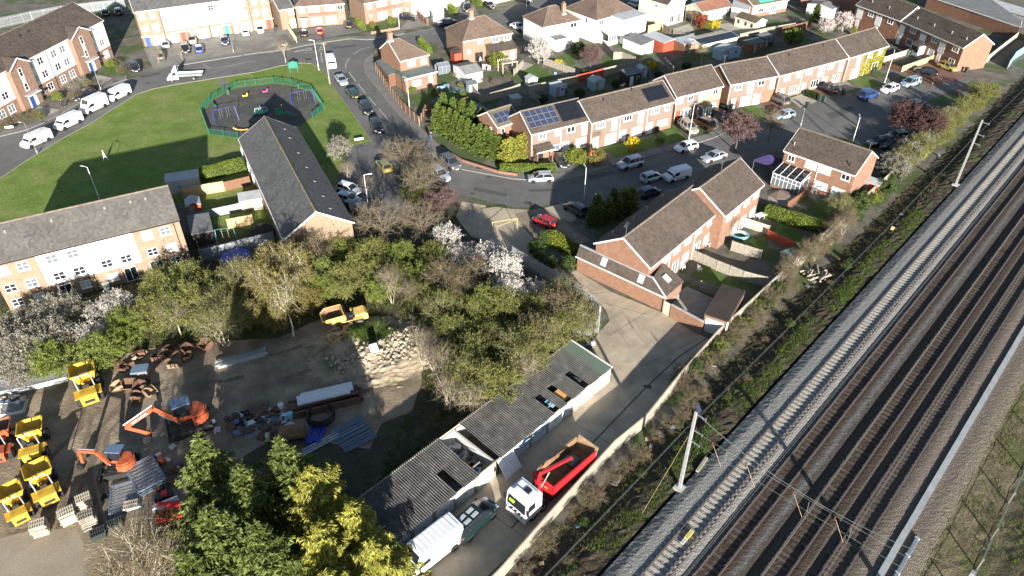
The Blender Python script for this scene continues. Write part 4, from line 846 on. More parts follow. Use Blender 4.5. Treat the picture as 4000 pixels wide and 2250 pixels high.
ga=on_house(Gh,'T3',245,262,5.3);gb=on_house(Gh,'T3',500,212,5.3);sd_=MB().box(ga[0]-2.2,gb[0],ga[1],ga[1]+6,-.08,5.2).build('side_extension',M['white_render'],Gh.root);MB().box(ga[0]-2.3,gb[0]+.1,ga[1]-.1,ga[1]+6.1,5.2,5.38).build('flat_roof',M['felt_light'],sd_)
f=window_meshes(1.2,1.1,2,1)['mb']
for k,xx in enumerate((ga[0]-1.0,ga[0]+1.6)):o=link('window',f[0].mesh('window',M['white_upvc']),sd_,(xx,ga[1],1.5));link('pane',MB().box(-.5,.5,-.02,.01,-.45,.45).mesh('pane',M['glass_dark']),o)
sa_=on_house(Gh,'T2',2320,480,2.3);sb_=on_house(Gh,'T3',215,470,2.3);yb=Gh.y0-3.2;sr=MB().box(1.2,7.6,yb,yb+.15,-.05,.9).box(1.2,1.35,yb+.15,Gh.y0,-.05,.9).box(7.45,7.6,yb+.15,Gh.y0,-.05,.9).build('sun_room',M['white_render'],Gh.root)
fm=MB()
for k in range(9):fm.box(1.2+.79*k,1.28+.79*k,yb,yb+.08,.9,2.2)
fm.box(1.2,7.6,yb-.02,yb+.1,2.2,2.32)
for k in range(7):fm.bar((1.2+1.05*k,yb-.1,2.36),(1.2+1.05*k,Gh.y0,3.0),.07,.07)
fm.build('frame',M['white_upvc'],sr);MB().box(1.25,7.55,yb+.03,yb+.05,.9,2.2).build('pane',M['glass_mid'],sr);MB().quad((1.2,yb-.1,2.34),(7.6,yb-.1,2.34),(7.6,Gh.y0,2.98),(1.2,Gh.y0,2.98)).build('roof_pane',M['felt_light'],sr)
# H and the far right back-garden houses
hA=P('T3',735,380);hB=P('T3',1090,270);hd=(hB-hA).normalized();hn=Vector((-hd.y,hd.x,0))
Hh=House('gabled_house','cream sided white house with brown gabled roof behind the pergola','house',hA+hn*9,hA,3.4,5.0,7.3,'white_render','tile_brown',zref=0,oh=.3,seed=36)
Hh.panel(.2,Hh.L-.3,.1,4.9,'cream_render');Hh.win(5.6,4.0,.7,.7,1,1,'glass_dark','f',.035)
Hh.win(2.2,1.4,1.4,1.5,2,1,'glass_dark','r');Hh.win(4.8,1.2,1.5,2.1,3,1,'glass_dark','r',sill=False);Hh.win(2.5,4.0,1.5,1.1,2,1,'glass_net','r')
ia,ib=P('T3',1250,300),P('T3',1650,280)
Ih=House('bungalow_extension','cream single storey extension with pinkish clay roof and tall patio doors','extension',P('T3',1230,330),P('T3',1660,240),3.0,2.6,4.0,'cream_render','tile_clay',zref=0,oh=.2,seed=37)
Ih.win(Ih.L-.9,1.2,1.6,2.1,3,1,'glass_dark',sill=False)
flatbox('flat_extension','grey flat roofed white extension behind the cream extension','extension',[P('T3',1110,240),P('T3',1350,200),P('T3',1330,60),P('T3',1100,90)],2.7,'white_render','felt_light')
flatbox('flat_extension','pale flat roofed extension with glass doors beside the patio','extension',[P('T3',1660,260),P('T3',1890,310),P('T3',1940,220),P('T3',1700,130)],2.6,'white_render','felt_light')
Jh=House('outhouse','low buff outhouse with dark tiled pent roof and small windows on the patio','outhouse',P('T3',1720,370),P('T3',2010,470),2.0,2.2,3.0,'cream_render','tile_moss',zref=0,oh=.2,seed=38)
for u in(1.2,3.4,5.2):Jh.win(u,1.3,.6,.8,1,1,'glass_dark',frame='wood_brown',sill=False)
J2=House('rear_house','pink trimmed house with green roof sheeting and conservatory','house',P('T3',1960,260),P('T3',2460,165),4.0,3.0,4.6,'brick_orange','tile_moss',zref=0,oh=.25,seed=39)
J2.panel(.2,J2.L-.3,.9,2.6,'white_render');J2.win(3,1.5,1.6,.9,2,1,'glass_dark',dy=.035);J2.win(7,1.2,2.0,1.9,3,1,'glass_mid',dy=.035)
a=J2.slope_pt('T3',2150,100);M['green_sheeting']=flat('green_sheeting',(.08,.38,.32),.6,var=.3,scale=3)
b=J2.slope_pt('T3',2420,40);sa=math.atan(J2.sl)
MB().box(0,4.6,0,2.6,.05,.09).build('green_sheeting',M['green_sheeting'],J2.root,(a.x,max(.4,a.y),J2.ze+J2.sl*max(.4,a.y)+.03),(sa,0,0))
J3=House('rear_house','dark roofed bungalow with white wall beside the green roof sheeting','house',P('T3',1650,100),P('T3',1900,150),4.5,2.8,5.6,'white_render','tile_brown',zref=0,oh=.3,seed=43)
J4=House('rear_house','white upper walled house behind the green roof sheeting','house',P('T3',1800,60),P('T3',2200,20),4.5,5.0,7.6,'cream_render','tile_brown',zref=0,oh=.3,seed=44)
J4.win(4,4.0,1.4,1.0,2,1,'glass_dark')
# garden workshop with a dark blue roof, sheds in a row
Wk=House('garden_workshop','long workshop with glossy dark blue roof among the back gardens','workshop',('T3',1255,645),('T3',1790,525),2.6,2.3,2.75,'cream_render','solar_black',oh=.15,seed=45,tiles=(1.2,1.0,.03))
Wk.win(4,1.3,1.4,.7,2,1,'glass_mid');Wk.door(2.0,.9,1.9,'white_upvc')
# GARAGES, FENCES, SHEDS
rng=random.Random(11)
# the row of derelict lock-up garages
gA=P('d',1005,1397);gB=P('d',1530,962);gd=(gB-gA);GL=gd.length;gd/=GL;gn=Vector((-gd.y,gd.x,0));GZ=math.atan2(gd.y,gd.x)
GA0=gA-gd*.9;GL+=.9;GD=5.4;ZF,ZB=2.25,2.55
gar=thing('garage_row','row of derelict lock-up garages with grey corrugated roofs and holes','garages',GA0,GZ)
NB=12;BW=GL/NB
for k in range(NB+1):
 x=k*BW;MB().box(x-.09,x+.09,.05,GD-.02,-.05,ZF-.06).build('party_wall',M['concrete_grey'],gar)
 MB().box(x-.16,x+.16,-.06,.04,-.05,ZF-.02).build('pillar',M['concrete_post']if k%3 else M['concrete_grey'],gar)
for k in range(NB):
 MB().box(k*BW+.1,(k+1)*BW-.1,GD-.15,GD-.01,-.05,ZB-.05).build('back_wall',M['concrete_grey'],gar)
MB().box(-.1,GL+.1,-.1,-.02,ZF-.16,ZF-.02).build('front_beam',M['concrete_post'],gar)
MB().bar((GL+.12,-.2,ZF+.02),(GL+.12,GD+.1,ZB+.04),.12,.22).build('end_fascia',M['white_paint'],gar)
MB().bar((-.2,GD+.06,ZB),(GL+.1,GD+.06,ZB),.06,.14).build('rear_fascia',M['wood_pale'],gar)
# graffiti doors
def door_paint(name,c):
 m,nt,b,o=_mat(name);v=vec(nt,'obj');b.inputs['Roughness'].default_value=.6
 w_=N(nt,'ShaderNodeTexWave',wave_type='RINGS');w_.inputs['Scale'].default_value=.9;w_.inputs['Distortion'].default_value=7;w_.inputs['Detail'].default_value=2;w_.inputs['Detail Scale'].default_value=.8;nt.links.new(v,w_.inputs['Vector'])
 f=ramp(nt,w_.outputs[1],[(.80,0.),(.86,1.)]);n=ramp(nt,noise(nt,v,.9,2),[(.45,0.),(.5,1.)])
 f2=ramp(nt,noise(nt,v,.6,1),[(.5,0.),(.53,.8)])
 col=mix(nt,f2,(.70,.70,.68),c);col=mix(nt,f,col,(.05,.10,.22));nt.links.new(col,b.inputs['Base Color']);return m
M['graf_blue']=door_paint('graf_blue',(.20,.48,.70));M['graf_pale']=door_paint('graf_pale',(.55,.62,.70));M['door_white']=flat('door_white',(.70,.70,.68),.6,var=.12,scale=1.2)
dm=MB()
for j in range(12):dm.box(-BW/2+.2+(BW-.4)*j/12,-BW/2+.2+(BW-.4)*(j+.9)/12,-.02-.012*(j%2),.02,.02,ZF-.2)
dms={}
for k in range(NB):
 if k==5:
  MB().cbox((0,0,0),(BW-.4,2.0,.05)).build('open_door',M['door_white'],gar,((k+.5)*BW,-.75,1.35),(R(52),0,0));continue
 m='door_white' if k<5 else('graf_blue','graf_blue','door_white','graf_pale','door_white','graf_pale','door_white')[k-6]
 if m not in dms:dms[m]=dm.mesh('garage_door',M[m])
 link('garage_door',dms[m],gar,((k+.5)*BW,-.0,0))
 MB().box(-.12,.12,-.07,-.03,.95,1.02).build('handle',M['black_metal'],gar,((k+.5)*BW,0,0))
 # corrugated sheets, each its own piece; some are gone
sw=.94;sl_len=math.hypot(GD+.35,ZB-ZF)/2+.12
def sheet_mesh(m):
 mb=MB();n=24;pts=[(-sw/2-.06+(sw+.12)*i/n,.05*math.sin(i/n*2*math.pi*4.5))for i in range(n+1)]
 for(x0,z0),(x1,z1)in zip(pts[:-1],pts[1:]):mb.quad((x0,0,z0),(x1,0,z1),(x1,sl_len,z1),(x0,sl_len,z0));mb.quad((x0,sl_len,z0-.015),(x1,sl_len,z1-.015),(x1,0,z1-.015),(x0,0,z0-.015))
 return mb.mesh('roof_sheet',M[m])
shm=sheet_mesh('asbestos');shg=sheet_mesh('green_sheet');ns=int(GL/sw);ang=math.atan2(ZB-ZF,GD+.3)
def gx(t,x,y):p=P(t,x,y,2.4)-GA0;return p.dot(gd)/sw,p.dot(gn)
missing=set()
o0=gx('E',1440,470)[0];o1=gx('E',1560,370)[0]
for i in range(ns+1):
 if o0-.2<i+.5<o1+.1:missing|={(i,0),(i,1)}
for t,x,y in(('E',1450,700),('E',1660,425),('F',720,60),('F',640,160),('R4',1990,1110)):
 i,y_=gx(t,x,y);missing.add((int(i),0 if y_<GD/2 else 1))
g_i=gx('R4',1800,880)[0]
for i in range(ns+1):
 for j in(1,0):
  if(i,j)in missing:continue
  x=(i+.5)*sw;y=-.2+j*(GD+.35)/2-.06*(j==1);z=ZF+.03+(y+.2)*math.tan(ang)+.02*(j==1)+rng.uniform(0,.012)
  link('roof_sheet',shg if i>g_i else shm,gar,(x,y,z),(ang+rng.uniform(-.004,.004),0,rng.uniform(-.008,.008)))
for k,(i,j)in enumerate(sorted(missing)):
 if not o0-.2<i+.5<o1+.1:link('broken_sheet',shm,gar,((i+.5)*sw+.1,-.2+j*2.8+(.2,1.2)[k%2],ZF-.25),(ang-.22,(.12,-.1)[k%2],.06),(.9,.55,1))
for x in range(0,ns,2):
 for y in(.9,GD-.9):
  if rng.random()<.5:MB().box(-1,1,-.04,.04,-.1,-.01).build('purlin',M['wood_grey'],gar,(x*sw+1,y,ZF+(y+.2)*math.tan(ang)),(0,0,0))
  # rubbish inside the roofless garage
M['junk_white']=flat('junk_white',(.66,.66,.64),.6,var=.1);M['junk_blue']=flat('junk_blue',(.10,.17,.30),.6,var=.2);M['junk_dark']=flat('junk_dark',(.045,.045,.05),.7,var=.3);M['junk_card']=flat('junk_card',(.42,.31,.19),.85,var=.15)
M['orange_panel']=flat('orange_panel',(.62,.33,.12),.6,var=.15);M['sky_panel']=flat('sky_panel',(.22,.52,.62),.6,var=.1)
def junk(n,cx,cy,wx,wy,z,grp,lab,rz=0.0,seed=1,smax=.8,mats=('junk_white','junk_blue','junk_dark','junk_card','galv')):
 r=random.Random(seed);names={'junk_white':'white board','junk_blue':'blue bag','junk_dark':'black sack','junk_card':'cardboard box','galv':'metal sheet','wood_pale':'plank','wood_brown':'rotten board','junk_rust':'rusty scrap piece','concrete_grey':'broken slab'}
 nm={'junk_white':'discarded_board','junk_blue':'rubbish_bag','junk_dark':'rubbish_sack','junk_card':'cardboard_box','galv':'metal_sheet','wood_pale':'plank','wood_brown':'board','junk_rust':'scrap_metal','concrete_grey':'broken_slab'}
 for k in range(n):
  m=r.choice(mats);sx,sy,sz=r.uniform(.3,smax),r.uniform(.25,smax*.8),r.uniform(.06,.45)
  mb=MB()
  if m in('junk_blue','junk_dark'):
   rr=[]
   for i in range(5):
    q=math.sin(math.pi*(i+.4)/5.2);rr.append([(sx*.5*q*math.cos(a)*r.uniform(.85,1.15),sy*.5*q*math.sin(a)*r.uniform(.85,1.15),sz*i/4)for a in[2*math.pi*j/7 for j in range(7)]])
   mb.rings(rr)
  else:
   mb.cbox((0,0,sz/2),(sx,sy,sz));mb.v=[(x+r.uniform(-.04,.04),y+r.uniform(-.04,.04),zz)for x,y,zz in mb.v]
  a,b=r.uniform(-wx/2,wx/2),r.uniform(-wy/2,wy/2)
  o=mb.build(nm[m],M[m],None,(cx+a*math.cos(rz)-b*math.sin(rz),cy+a*math.sin(rz)+b*math.cos(rz),z+r.uniform(0,.35)),(r.uniform(-.3,.3),r.uniform(-.3,.3),r.uniform(0,6)))
  setp(o,names[m]+' '+lab,'rubbish',grp+' '+names[m])
M['junk_rust']=flat('junk_rust',(.12,.065,.042),.85,var=.35)
c=GA0+gd*((o0+o1)/2*sw)+gn*(GD/2)
junk(60,c.x,c.y,(o1-o0)*sw*.9,GD*.85,.3,'rubbish in the roofless garage','tipped in the roofless garage',GZ,4,1.0)
i_,y_=gx('F',770,80);c=GA0+gd*(i_*sw)+gn*1.2
for(mm,s_,off,lab)in(('orange_panel',(1.7,1.5),.25,'orange board showing through the broken garage roof'),('sky_panel',(1.2,1.1),-1.2,'pale blue board showing through the broken garage roof')):
 setp(MB().cbox((0,0,0),(s_[0],s_[1],.04)).build('board',M[mm],None,c+gd*off+Vector((0,0,2.02)),(.08,.05,GZ)),lab,'board')
junk(14,*P('F',830,165)[:2],2.0,1.4,.02,'rubbish by the lane','dumped by the garage fronts',GZ,5,.6,('junk_white','junk_card','concrete_grey'))
junk(5,*P(7,590,1280)[:2],2.2,1.0,.02,'rubbish at the garage row end','dumped at the end of the garage row',GZ,6,1.4,('junk_white','junk_dark'))
M['mesh_dark']=flat('mesh_dark',(.10,.12,.115),.6,.3,var=.1)
# fences: panels and posts are pieces
def fence(name,label,pts,h=1.75,step=1.85,panel='wood_grey',post='concrete_post',style='boards',group=None,z=0.0,gravel=None,cat='fence',capm=None,zf=None):
 pts=[Vector((p[0],p[1],0))for p in pts]
 root=thing(name,label,cat,pts[0]+Vector((0,0,z)),0,group);o0=pts[0];r=random.Random(int(abs(pts[0].x*17+pts[0].y*5)))
 for a,b in zip(pts[:-1],pts[1:]):
  n=max(1,int(round((b-a).length/step)));d=(b-a)/n;L=d.length;rz=math.atan2(d.y,d.x)
  key=('fp',style,round(L,2),h,panel)
  def mk():
   mb=MB()
   if style=='boards':
    nb=max(6,int(L/.16));g=.0
    for k in range(nb):x=.05+(L-.1)*k/nb;mb.box(x,x+(L-.1)/nb*1.04,-.015-.01*(k%2),.012,.05+g,h-.05)
    for zz in(.3,h*.55,h-.25):mb.box(.05,L-.05,.012,.05,zz,zz+.07)
    mb.box(.04,L-.04,-.035,.035,h-.05,h)
   elif style=='lap':
    nb=int(h/.13)
    for k in range(nb):mb.box(.05,L-.05,-.02-.008*(k%2),.015,.05+(h-.08)*k/nb,.05+(h-.08)*(k+1.08)/nb)
    for x in(.05,L/2-.03,L-.11):mb.box(x,x+.06,-.05,.04,.03,h-.02)
   elif style=='green':
    for zz in(.12,h-.1):mb.box(0,L,-.015,.015,zz,zz+.05)
    nb=int(L/.12)
    for k in range(nb):mb.box(.04+L*k/nb,.058+L*k/nb,-.009,.009,.05,h)
   elif style=='rail':
    for zz in(.35,.8):mb.box(0,L,-.02,.02,zz,zz+.09)
   elif style=='mesh':
    for zz in(.1,h-.05):mb.box(0,L,-.012,.012,zz,zz+.03)
    for k in range(int(L/.1)):mb.box(.05+.1*k,.056+.1*k,-.004,.004,.1,h)
    for k in range(int(h/.2)):mb.box(0,L,-.004,.004,.1+.2*k,.106+.2*k)
   return mb.mesh('panel',M[panel])
  me=cached(key,mk)if style!='conc' else None
  pm=cached(('post',post,h),lambda:MB().box(-.055,.055,-.06,.06,-.15,h+.06).mesh('post',M[post]))
  for k in range(n):
   q=a+d*k-o0
   if style=='conc':
    nb=3
    bm=cached(('gb',round(L,2),h,panel),lambda:MB().box(.0,L,-.04,.04,.012,h/3).mesh('fence_board',M[panel]))
    for j in range(nb):link('fence_board',bm,root,q+Vector((0,0,j*h/nb)),(r.uniform(-.01,.01),0,rz))
    cp=cached(('cap',round(L,2)),lambda:MB().box(0,L,-.055,.055,0,.07).mesh('coping',M[panel]));link('coping',cp,root,q+Vector((0,0,h)),(0,0,rz))
   else:link('panel',me,root,q+Vector((0,0,r.uniform(-.01,.02))),(r.uniform(-.015,.015),0,rz))
   link('post',pm,root,q,(0,0,rz))
  link('post',pm,root,b-o0,(0,0,rz))
 return root
rail_f=[Vector((-9.3,24.0,0))]+[Vector((x,y,0))for x,y in((-.75,33.7),(4.5,40.3),(9.9,46.9),(13.4,50.2),(18.2,56.6),(23.5,63.2),(33.5,73.9),(46,87.3),(58.4,100.4),(70,112.6),(84,127))]
fence('concrete_fence','long cream concrete panel fence between the lane and the railway',rail_f,1.7,2.75,'concrete_post','concrete_post','conc')
def palisade(label,pts,h=2.2,step=.155,group=None):
 pts=[Vector((p[0],p[1],0))for p in pts];root=thing('palisade_fence',label,'palisade fence',pts[0],0,group);o0=pts[0]
 pale=cached(('pale',h),lambda:MB().add([(-.035,0,.05),(.035,0,.05),(.035,-.02,h-.12),(-.035,-.02,h-.12),(0,-.02,h),(-.035,.012,.05),(.035,.012,.05),(.035,.012,h-.12),(-.035,.012,h-.12),(0,.012,h)],[(0,1,2,4,3),(6,5,8,9,7),(0,3,8,5),(1,6,7,2),(3,4,9,8),(4,2,7,9)]).mesh('pale',M['galv_pale']))
 for a,b in zip(pts[:-1],pts[1:]):
  L=(b-a).length;d=(b-a)/L;rz=math.atan2(d.y,d.x)
  for zz in(.45,h-.5):MB().box(0,L,.014,.06,-.03,.03).build('rail',M['galv_pale'],root,a-o0+Vector((0,0,zz)),(0,0,rz))
  n=int(L/step)
  for k in range(n):link('pale',pale,root,a-o0+d*(step*(k+.5)),(0,0,rz))
  for k in range(int(L/2.75)+1):MB().box(-.05,.05,.06,.16,-.1,h-.15).build('post',M['galv_pale'],root,a-o0+d*(2.75*k),(0,0,rz))
M['galv_pale']=flat('galv_pale',(.46,.50,.53),.45,.45,var=.1)
palisade('grey palisade fence between the thicket and the concrete lane',PL(7,0,607,215,735,330,800,500,895,600,985,655,1055,645,1150))
palisade('short grey palisade return at the end of the garage row',PL(7,645,1158,432,1240))
palisade('pale grey palisade fence behind the gabled stair bay flats',PL(1,0,215,250,160,480,118,700,90,955,62),2.4,.2)
M['fence_green']=flat('fence_green',(.012,.13,.085),.5,var=.1)
fence('playground_fence','green railed fence round the children\'s play area',PL(1,1800,1045,1580,1015,1520,850,1585,765,1690,700,1780,660,1932,640)+PL(2,130,625,270,640,425,690,515,825,430,890),1.15,2.4,'fence_green','fence_green','green')
fence('garden_fence','brown panel fence with pale concrete posts beside the corner house',PL(2,905,535,1000,690,1100,822,1232,948),1.75,1.9,'wood_brown')
fence('garden_fence','red stained fence panels at the foot of the blossom tree garden',PL('M5',278,318,380,295,470,268),1.7,1.85,'wood_red','wood_red')
fence('garden_fence','long weathered grey fence behind the terrace gardens',PL('M5',-60,395,100,360,278,322),1.7,1.85,'wood_grey')
fence('garden_fence','shaded grey fence running on from the red fence panels',PL('M5',470,270,640,225,780,190,880,235),1.7,1.85,'wood_grey')
fence('garden_fence','grey panel fence with concrete posts below the glazed sun room',PL('T2',2400,690,2560,860)+PL('T3',100,860,290,930),1.7,1.85,'wood_grey')
fence('garden_fence','sunlit grey panel fence between the white house lawn and the pergola',PL('T3',690,450,840,540,1000,600),1.75,1.85,'wood_grey')
fence('garden_fence','new orange timber gate fence beside the white flat roofed side',PL('T3',480,470,690,420),1.7,1.85,'wood_new','wood_new')
fence('garden_fence','pale topped fence behind the dark blue roofed workshop',PL('T3',1790,600,2180,510,2576,440),1.8,1.85,'wood_grey')
fence('garden_fence','dark fence with white posts below the clipped round bush',PL('T4',0,505,200,460,420,410),1.8,1.85,'wood_brown')
fence('garden_fence','white washed fence beside the brick terrace porch garden',PL(4,870,470,1045,415),1.2,1.85,'wood_pale','wood_pale')
fence('garden_fence','new yellow timber fence beside the block paved drive',PL(4,1005,545,1255,455),1.3,1.85,'wood_new','wood_pale')
fence('garden_fence','low brown fence opposite the new yellow fence',PL(4,885,500,1000,545),1.0,1.85,'wood_brown','wood_brown')
fence('garden_fence','grey panelled fence between the lean-to house lawn and the shrub garden',PL(7,1345,600,1540,690,1740,770,1910,815),1.6,1.9,'wood_grey')
fence('garden_fence','weathered fence behind the bare shrub in the semi gardens',PL(7,1650,540,1870,610),1.6,1.9,'wood_grey')
fence('garden_fence','upper fence beside the white garden table',PL(7,1715,350,1930,420),1.5,1.9,'wood_pale')
fence('garden_fence','grey fence stub beside the lane garage yard',PL(7,1415,840,1600,905),1.5,1.9,'wood_grey')
fence('garden_fence','bright orange red fence by the clipped long hedge',PL(8,-10,440,180,530),1.3,1.9,'wood_red','wood_red')
fence('garden_fence','brown fence beside the parasol patio',PL(8,140,230,290,130),1.4,1.8,'wood_brown','wood_brown')
fence('garden_fence','fresh pale fence panels at the top of the apartment gardens',PL('M6',135,265,255,235,470,200),1.75,1.85,'wood_new','wood_new','boards')
fence('garden_fence','dark brown lap panels beside the laurel hedge',PL('M6',470,200,675,150),1.6,1.85,'wood_brown','wood_brown','lap')
fence('garden_fence','bright pale fence behind the small garden swing',PL('M6',500,500,700,462),1.6,1.85,'wood_new','wood_new')
M['panel_grey']=flat('panel_grey',(.24,.26,.29),.7,var=.15)
fence('garden_fence','blue grey panel fence in front of the small garden swing',PL('M6',290,745,520,690,650,655,865,600),1.6,2.3,'panel_grey','concrete_post')
fence('garden_fence','grey fence across the apartment gardens below the grass patch',PL('M6',210,445,480,385,780,320),1.4,1.9,'panel_grey','wood_grey')
fence('garden_fence','long shaded side fence between the flats and the apartment gardens',PL('M6',130,230,200,440,300,800,330,900),1.7,1.9,'wood_brown','wood_grey')
fence('garden_fence','weathered plank fence below the blue covered pool',PL('M6',480,860,720,800),1.5,1.9,'wood_grey')
fence('garden_fence','pale side fence along the brick terrace gable',PL(4,1870,300,1740,400,1640,480),1.7,1.9,'wood_pale')
fence('garden_fence','brown side fence by the front of the town house annex',PL('T1',290,440,405,615),1.5,1.9,'wood_pale','wood_pale')
fence('garden_fence','grey fence beyond the round bush and flat roofs',PL('T3',1000,610,1130,580),1.6,1.9,'wood_grey')
fence('garden_fence','weathered fence between the corner house and pale garage gardens',PL(2,1560,590,1625,690,1700,780),1.6,1.85,'wood_grey')
fence('garden_fence','dark low fence at the foot of the corner house lawn',PL(2,1235,950,1280,850,1440,815,1600,790),1.5,1.85,'wood_brown','wood_grey')
fence('garden_fence','dark fence behind the pergola garden',PL(2,1700,780,1932,715)+PL(3,60,690),1.6,1.85,'wood_grey','wood_grey')
fence('garden_fence','fence between the pergola garden and the blossom tree garden',PL('T2',1130,1090,1260,960),1.4,1.85,'wood_grey')
fence('garden_fence','grey fence between the blossom tree and pink tree gardens',PL('T2',1560,930,1760,1000,2000,1090),1.5,1.85,'wood_grey')
for x0,y0,x1,y1,lb in((20,470,-60,420,'beside the pale blue shed'),(230,420,160,350,'between the pale blue and teal sheds'),(480,360,420,300,'between the teal shed and black summerhouse'),(800,280,740,215,'past the light blue shed'),(960,250,900,190,'behind the yellow shrub')):fence('garden_fence','shaded divider fence '+lb,PL('M5',x0,y0,x1,y1),1.5,1.85,'wood_grey','wood_grey')
M['hoarding_blue']=flat('hoarding_blue',(.20,.45,.62),.6,var=.25,scale=2)
fence('hoarding','pale blue painted hoarding past the brick terrace gable',PL(4,1805,520,1850,455,1932,400,2050,310),1.9,2.4,'hoarding_blue','concrete_post','boards',cat='hoarding')
fence('mesh_fence','grey green chain link fence beyond the cable trough',[rp(19.8,s,.6)for s in(-10,16,24,34,60,90)],1.5,5.0,'mesh_dark','wood_grey','mesh',z=.55)
def brickwall(label,pts,h,m='brick_orange',piers=True,name='brick_wall',th=.22):
 pts=[Vector((p[0],p[1],0))for p in pts];root=thing(name,label,'wall',pts[0]);
 for a,b in zip(pts[:-1],pts[1:]):
  d=b-a;L=d.length;rz=math.atan2(d.y,d.x);MB().box(0,L,-th/2,th/2,-.1,h).build('wall_length',M[m],root,a-pts[0],(0,0,rz));MB().box(-.02,L+.02,-th/2-.03,th/2+.03,h,h+.06).build('coping',M[m if h<.6 else 'concrete_grey'],root,a-pts[0],(0,0,rz))
  if piers:
   for k in range(int(L/2.2)+1):MB().box(-.17,.17,-.17,.17,-.1,h+.18).build('pier',M[m],root,a-pts[0]+d*(k*2.2/L),(0,0,rz))
brickwall('red brick garden wall with piers beside the white house drive',PL('T1',2110,200,2290,365),1.3,'brick_red')
brickwall('brick yard wall between the lean-to house and the lane garage',PL(7,1190,1040,1425,1170),1.9,'brick_orange',False)
brickwall('low curved brick wall along the conifer hedge',PL(2,1400,1130,1560,1225,1830,1310)+PL(3,40,1330),.45,'brick_red',False)
brickwall('low buff wall along the hedged semi lawn',PL('T1',1480,490,1880,420),.5,'brick_buff',True)
brickwall('low brick wall beside the block paved drive',PL(4,1050,545,1240,640),.4,'brick_orange',False)
# gate post panel beside the lean-to
fence('side_gate','grey timber gate at the corner of the lean-to house',PL(7,1135,1008,1188,1038),1.9,1.4,'wood_pale','wood_grey',cat='gate')
# yellow height barrier across the lane
M['barrier_yellow']=flat('barrier_yellow',(.50,.40,.14),.6,var=.2)
a,b=P(6,1785,418),P(7,38,388);bt=thing('height_barrier','yellow steel height barrier frame across the lane entrance','barrier',a,az(a,b));L=(b-a).length
for x in(0,L):MB().tube([(x,0,-.1),(x,0,2.0)],.045,8).build('post',M['barrier_yellow'],bt)
MB().tube([(-.1,0,2.0),(L+.1,0,2.0)],.035,8).build('top_bar',M['barrier_yellow'],bt);MB().tube([(0,0,1.0),(L,0,1.9)],.025,8).build('brace',M['barrier_yellow'],bt)
# sheds
def shed(label,t,x,y,rz,w_,d_,h,kind,wall,roof,name='garden_shed',cat='shed',rise=.45,door='wood_grey',win=True,z=0.0):
 p=P(t,x,y,z);root=thing(name,label,cat,p,R(rz));W,D_=w_/2,d_/2
 wb=MB()
 if kind=='gable':
  pr=[(-W,-.05),(W,-.05),(W,h),(0,h+rise),(-W,h)];wb.extr(pr,-D_,D_);wb.build('wall',M[wall],root)
  for s in(-1,1):
   rr=MB();rr.add([(s*(W+.12),-D_-.15,h-.03),(s*(W+.12),D_+.15,h-.03),(0,D_+.15,h+rise+.03),(0,-D_-.15,h+rise+.03),(s*(W+.12),-D_-.15,h+.04),(s*(W+.12),D_+.15,h+.04),(0,D_+.15,h+rise+.1),(0,-D_-.15,h+rise+.1)],[(0,1,2,3),(7,6,5,4),(0,4,5,1),(1,5,6,2),(2,6,7,3),(3,7,4,0)]);rr.build('roof',M[roof],root)
 else:
  r1=rise if kind=='pent' else 0.0
  pr=[(-D_,-.05),(D_,-.05),(D_,h+r1),(-D_,h)]
  m=Matrix.Rotation(math.pi/2,4,'Z');wb.extr([(a_,b_)for a_,b_ in pr],-W,W,m);wb.build('wall',M[wall],root)
  rr=MB();o=.14;rr.add([(-W-o,-D_-o,h+.01),(W+o,-D_-o,h+.01),(W+o,D_+o,h+r1+.01),(-W-o,D_+o,h+r1+.01),(-W-o,-D_-o,h+.1),(W+o,-D_-o,h+.1),(W+o,D_+o,h+r1+.1),(-W-o,D_+o,h+r1+.1)],[(3,2,1,0),(4,5,6,7),(0,1,5,4),(1,2,6,5),(2,3,7,6),(3,0,4,7)]);rr.build('roof',M[roof],root)
 dw=min(.85,w_*.4);d=MB().box(-dw/2,dw/2,-.04,.01,.03,min(1.85,h-.05)).build('door',M[door],root,(-w_*.18,-D_,0));MB().box(dw/2-.14,dw/2-.09,-.07,-.03,.9,1.02).build('handle',M['black_metal'],d)
 if win:
  f=MB().box(-.35,.35,-.04,.01,-.28,.28).build('window',M['white_upvc'],root,(w_*.25,-D_,min(h-.45,1.35)));MB().box(-.29,.29,-.05,-.03,-.22,.22).build('pane',M['glass_dark'],f)
 return root
M['teal_paint']=flat('teal_paint',(.30,.42,.42),.7,var=.12);M['blue_paint']=flat('blue_paint',(.32,.44,.56),.7,var=.12);M['black_wood']=flat('black_wood',(.035,.032,.032),.7,var=.2);M['white_wood']=flat('white_wood',(.68,.69,.70),.7,var=.08)
shed('teal grey apex shed in the shaded terrace gardens','M5',412,355,30,2.6,2.2,1.8,'gable','teal_paint','felt_light',win=False)
shed('pale blue shed beside the folded white parasol','M5',137,400,28,2.4,1.9,1.9,'pent','blue_paint','felt_light',rise=.25)
shed('black summerhouse with white door and window','M5',655,315,28,3.4,2.6,2.2,'pent','black_wood','felt','summerhouse','summerhouse',.15,'white_upvc')
shed('small light blue shed behind the black summerhouse','M5',735,270,28,1.6,1.6,1.9,'gable','blue_paint','felt_light',win=False)
shed('small grey plastic shed below the blossom tree','M5',-45,330,25,2.0,1.6,1.5,'gable','white_wood','felt_light',win=False)
shed('small dark grey shed at the conifer hedge corner',3,25,790,28,1.8,1.5,1.5,'pent','panel_grey','felt_light',win=False,rise=.2)
shed('blue grey timber cabin with a row of small windows','T3',1600,820,28,5.4,2.6,2.0,'gable','blue_paint','felt_light','garden_cabin','cabin',.5)
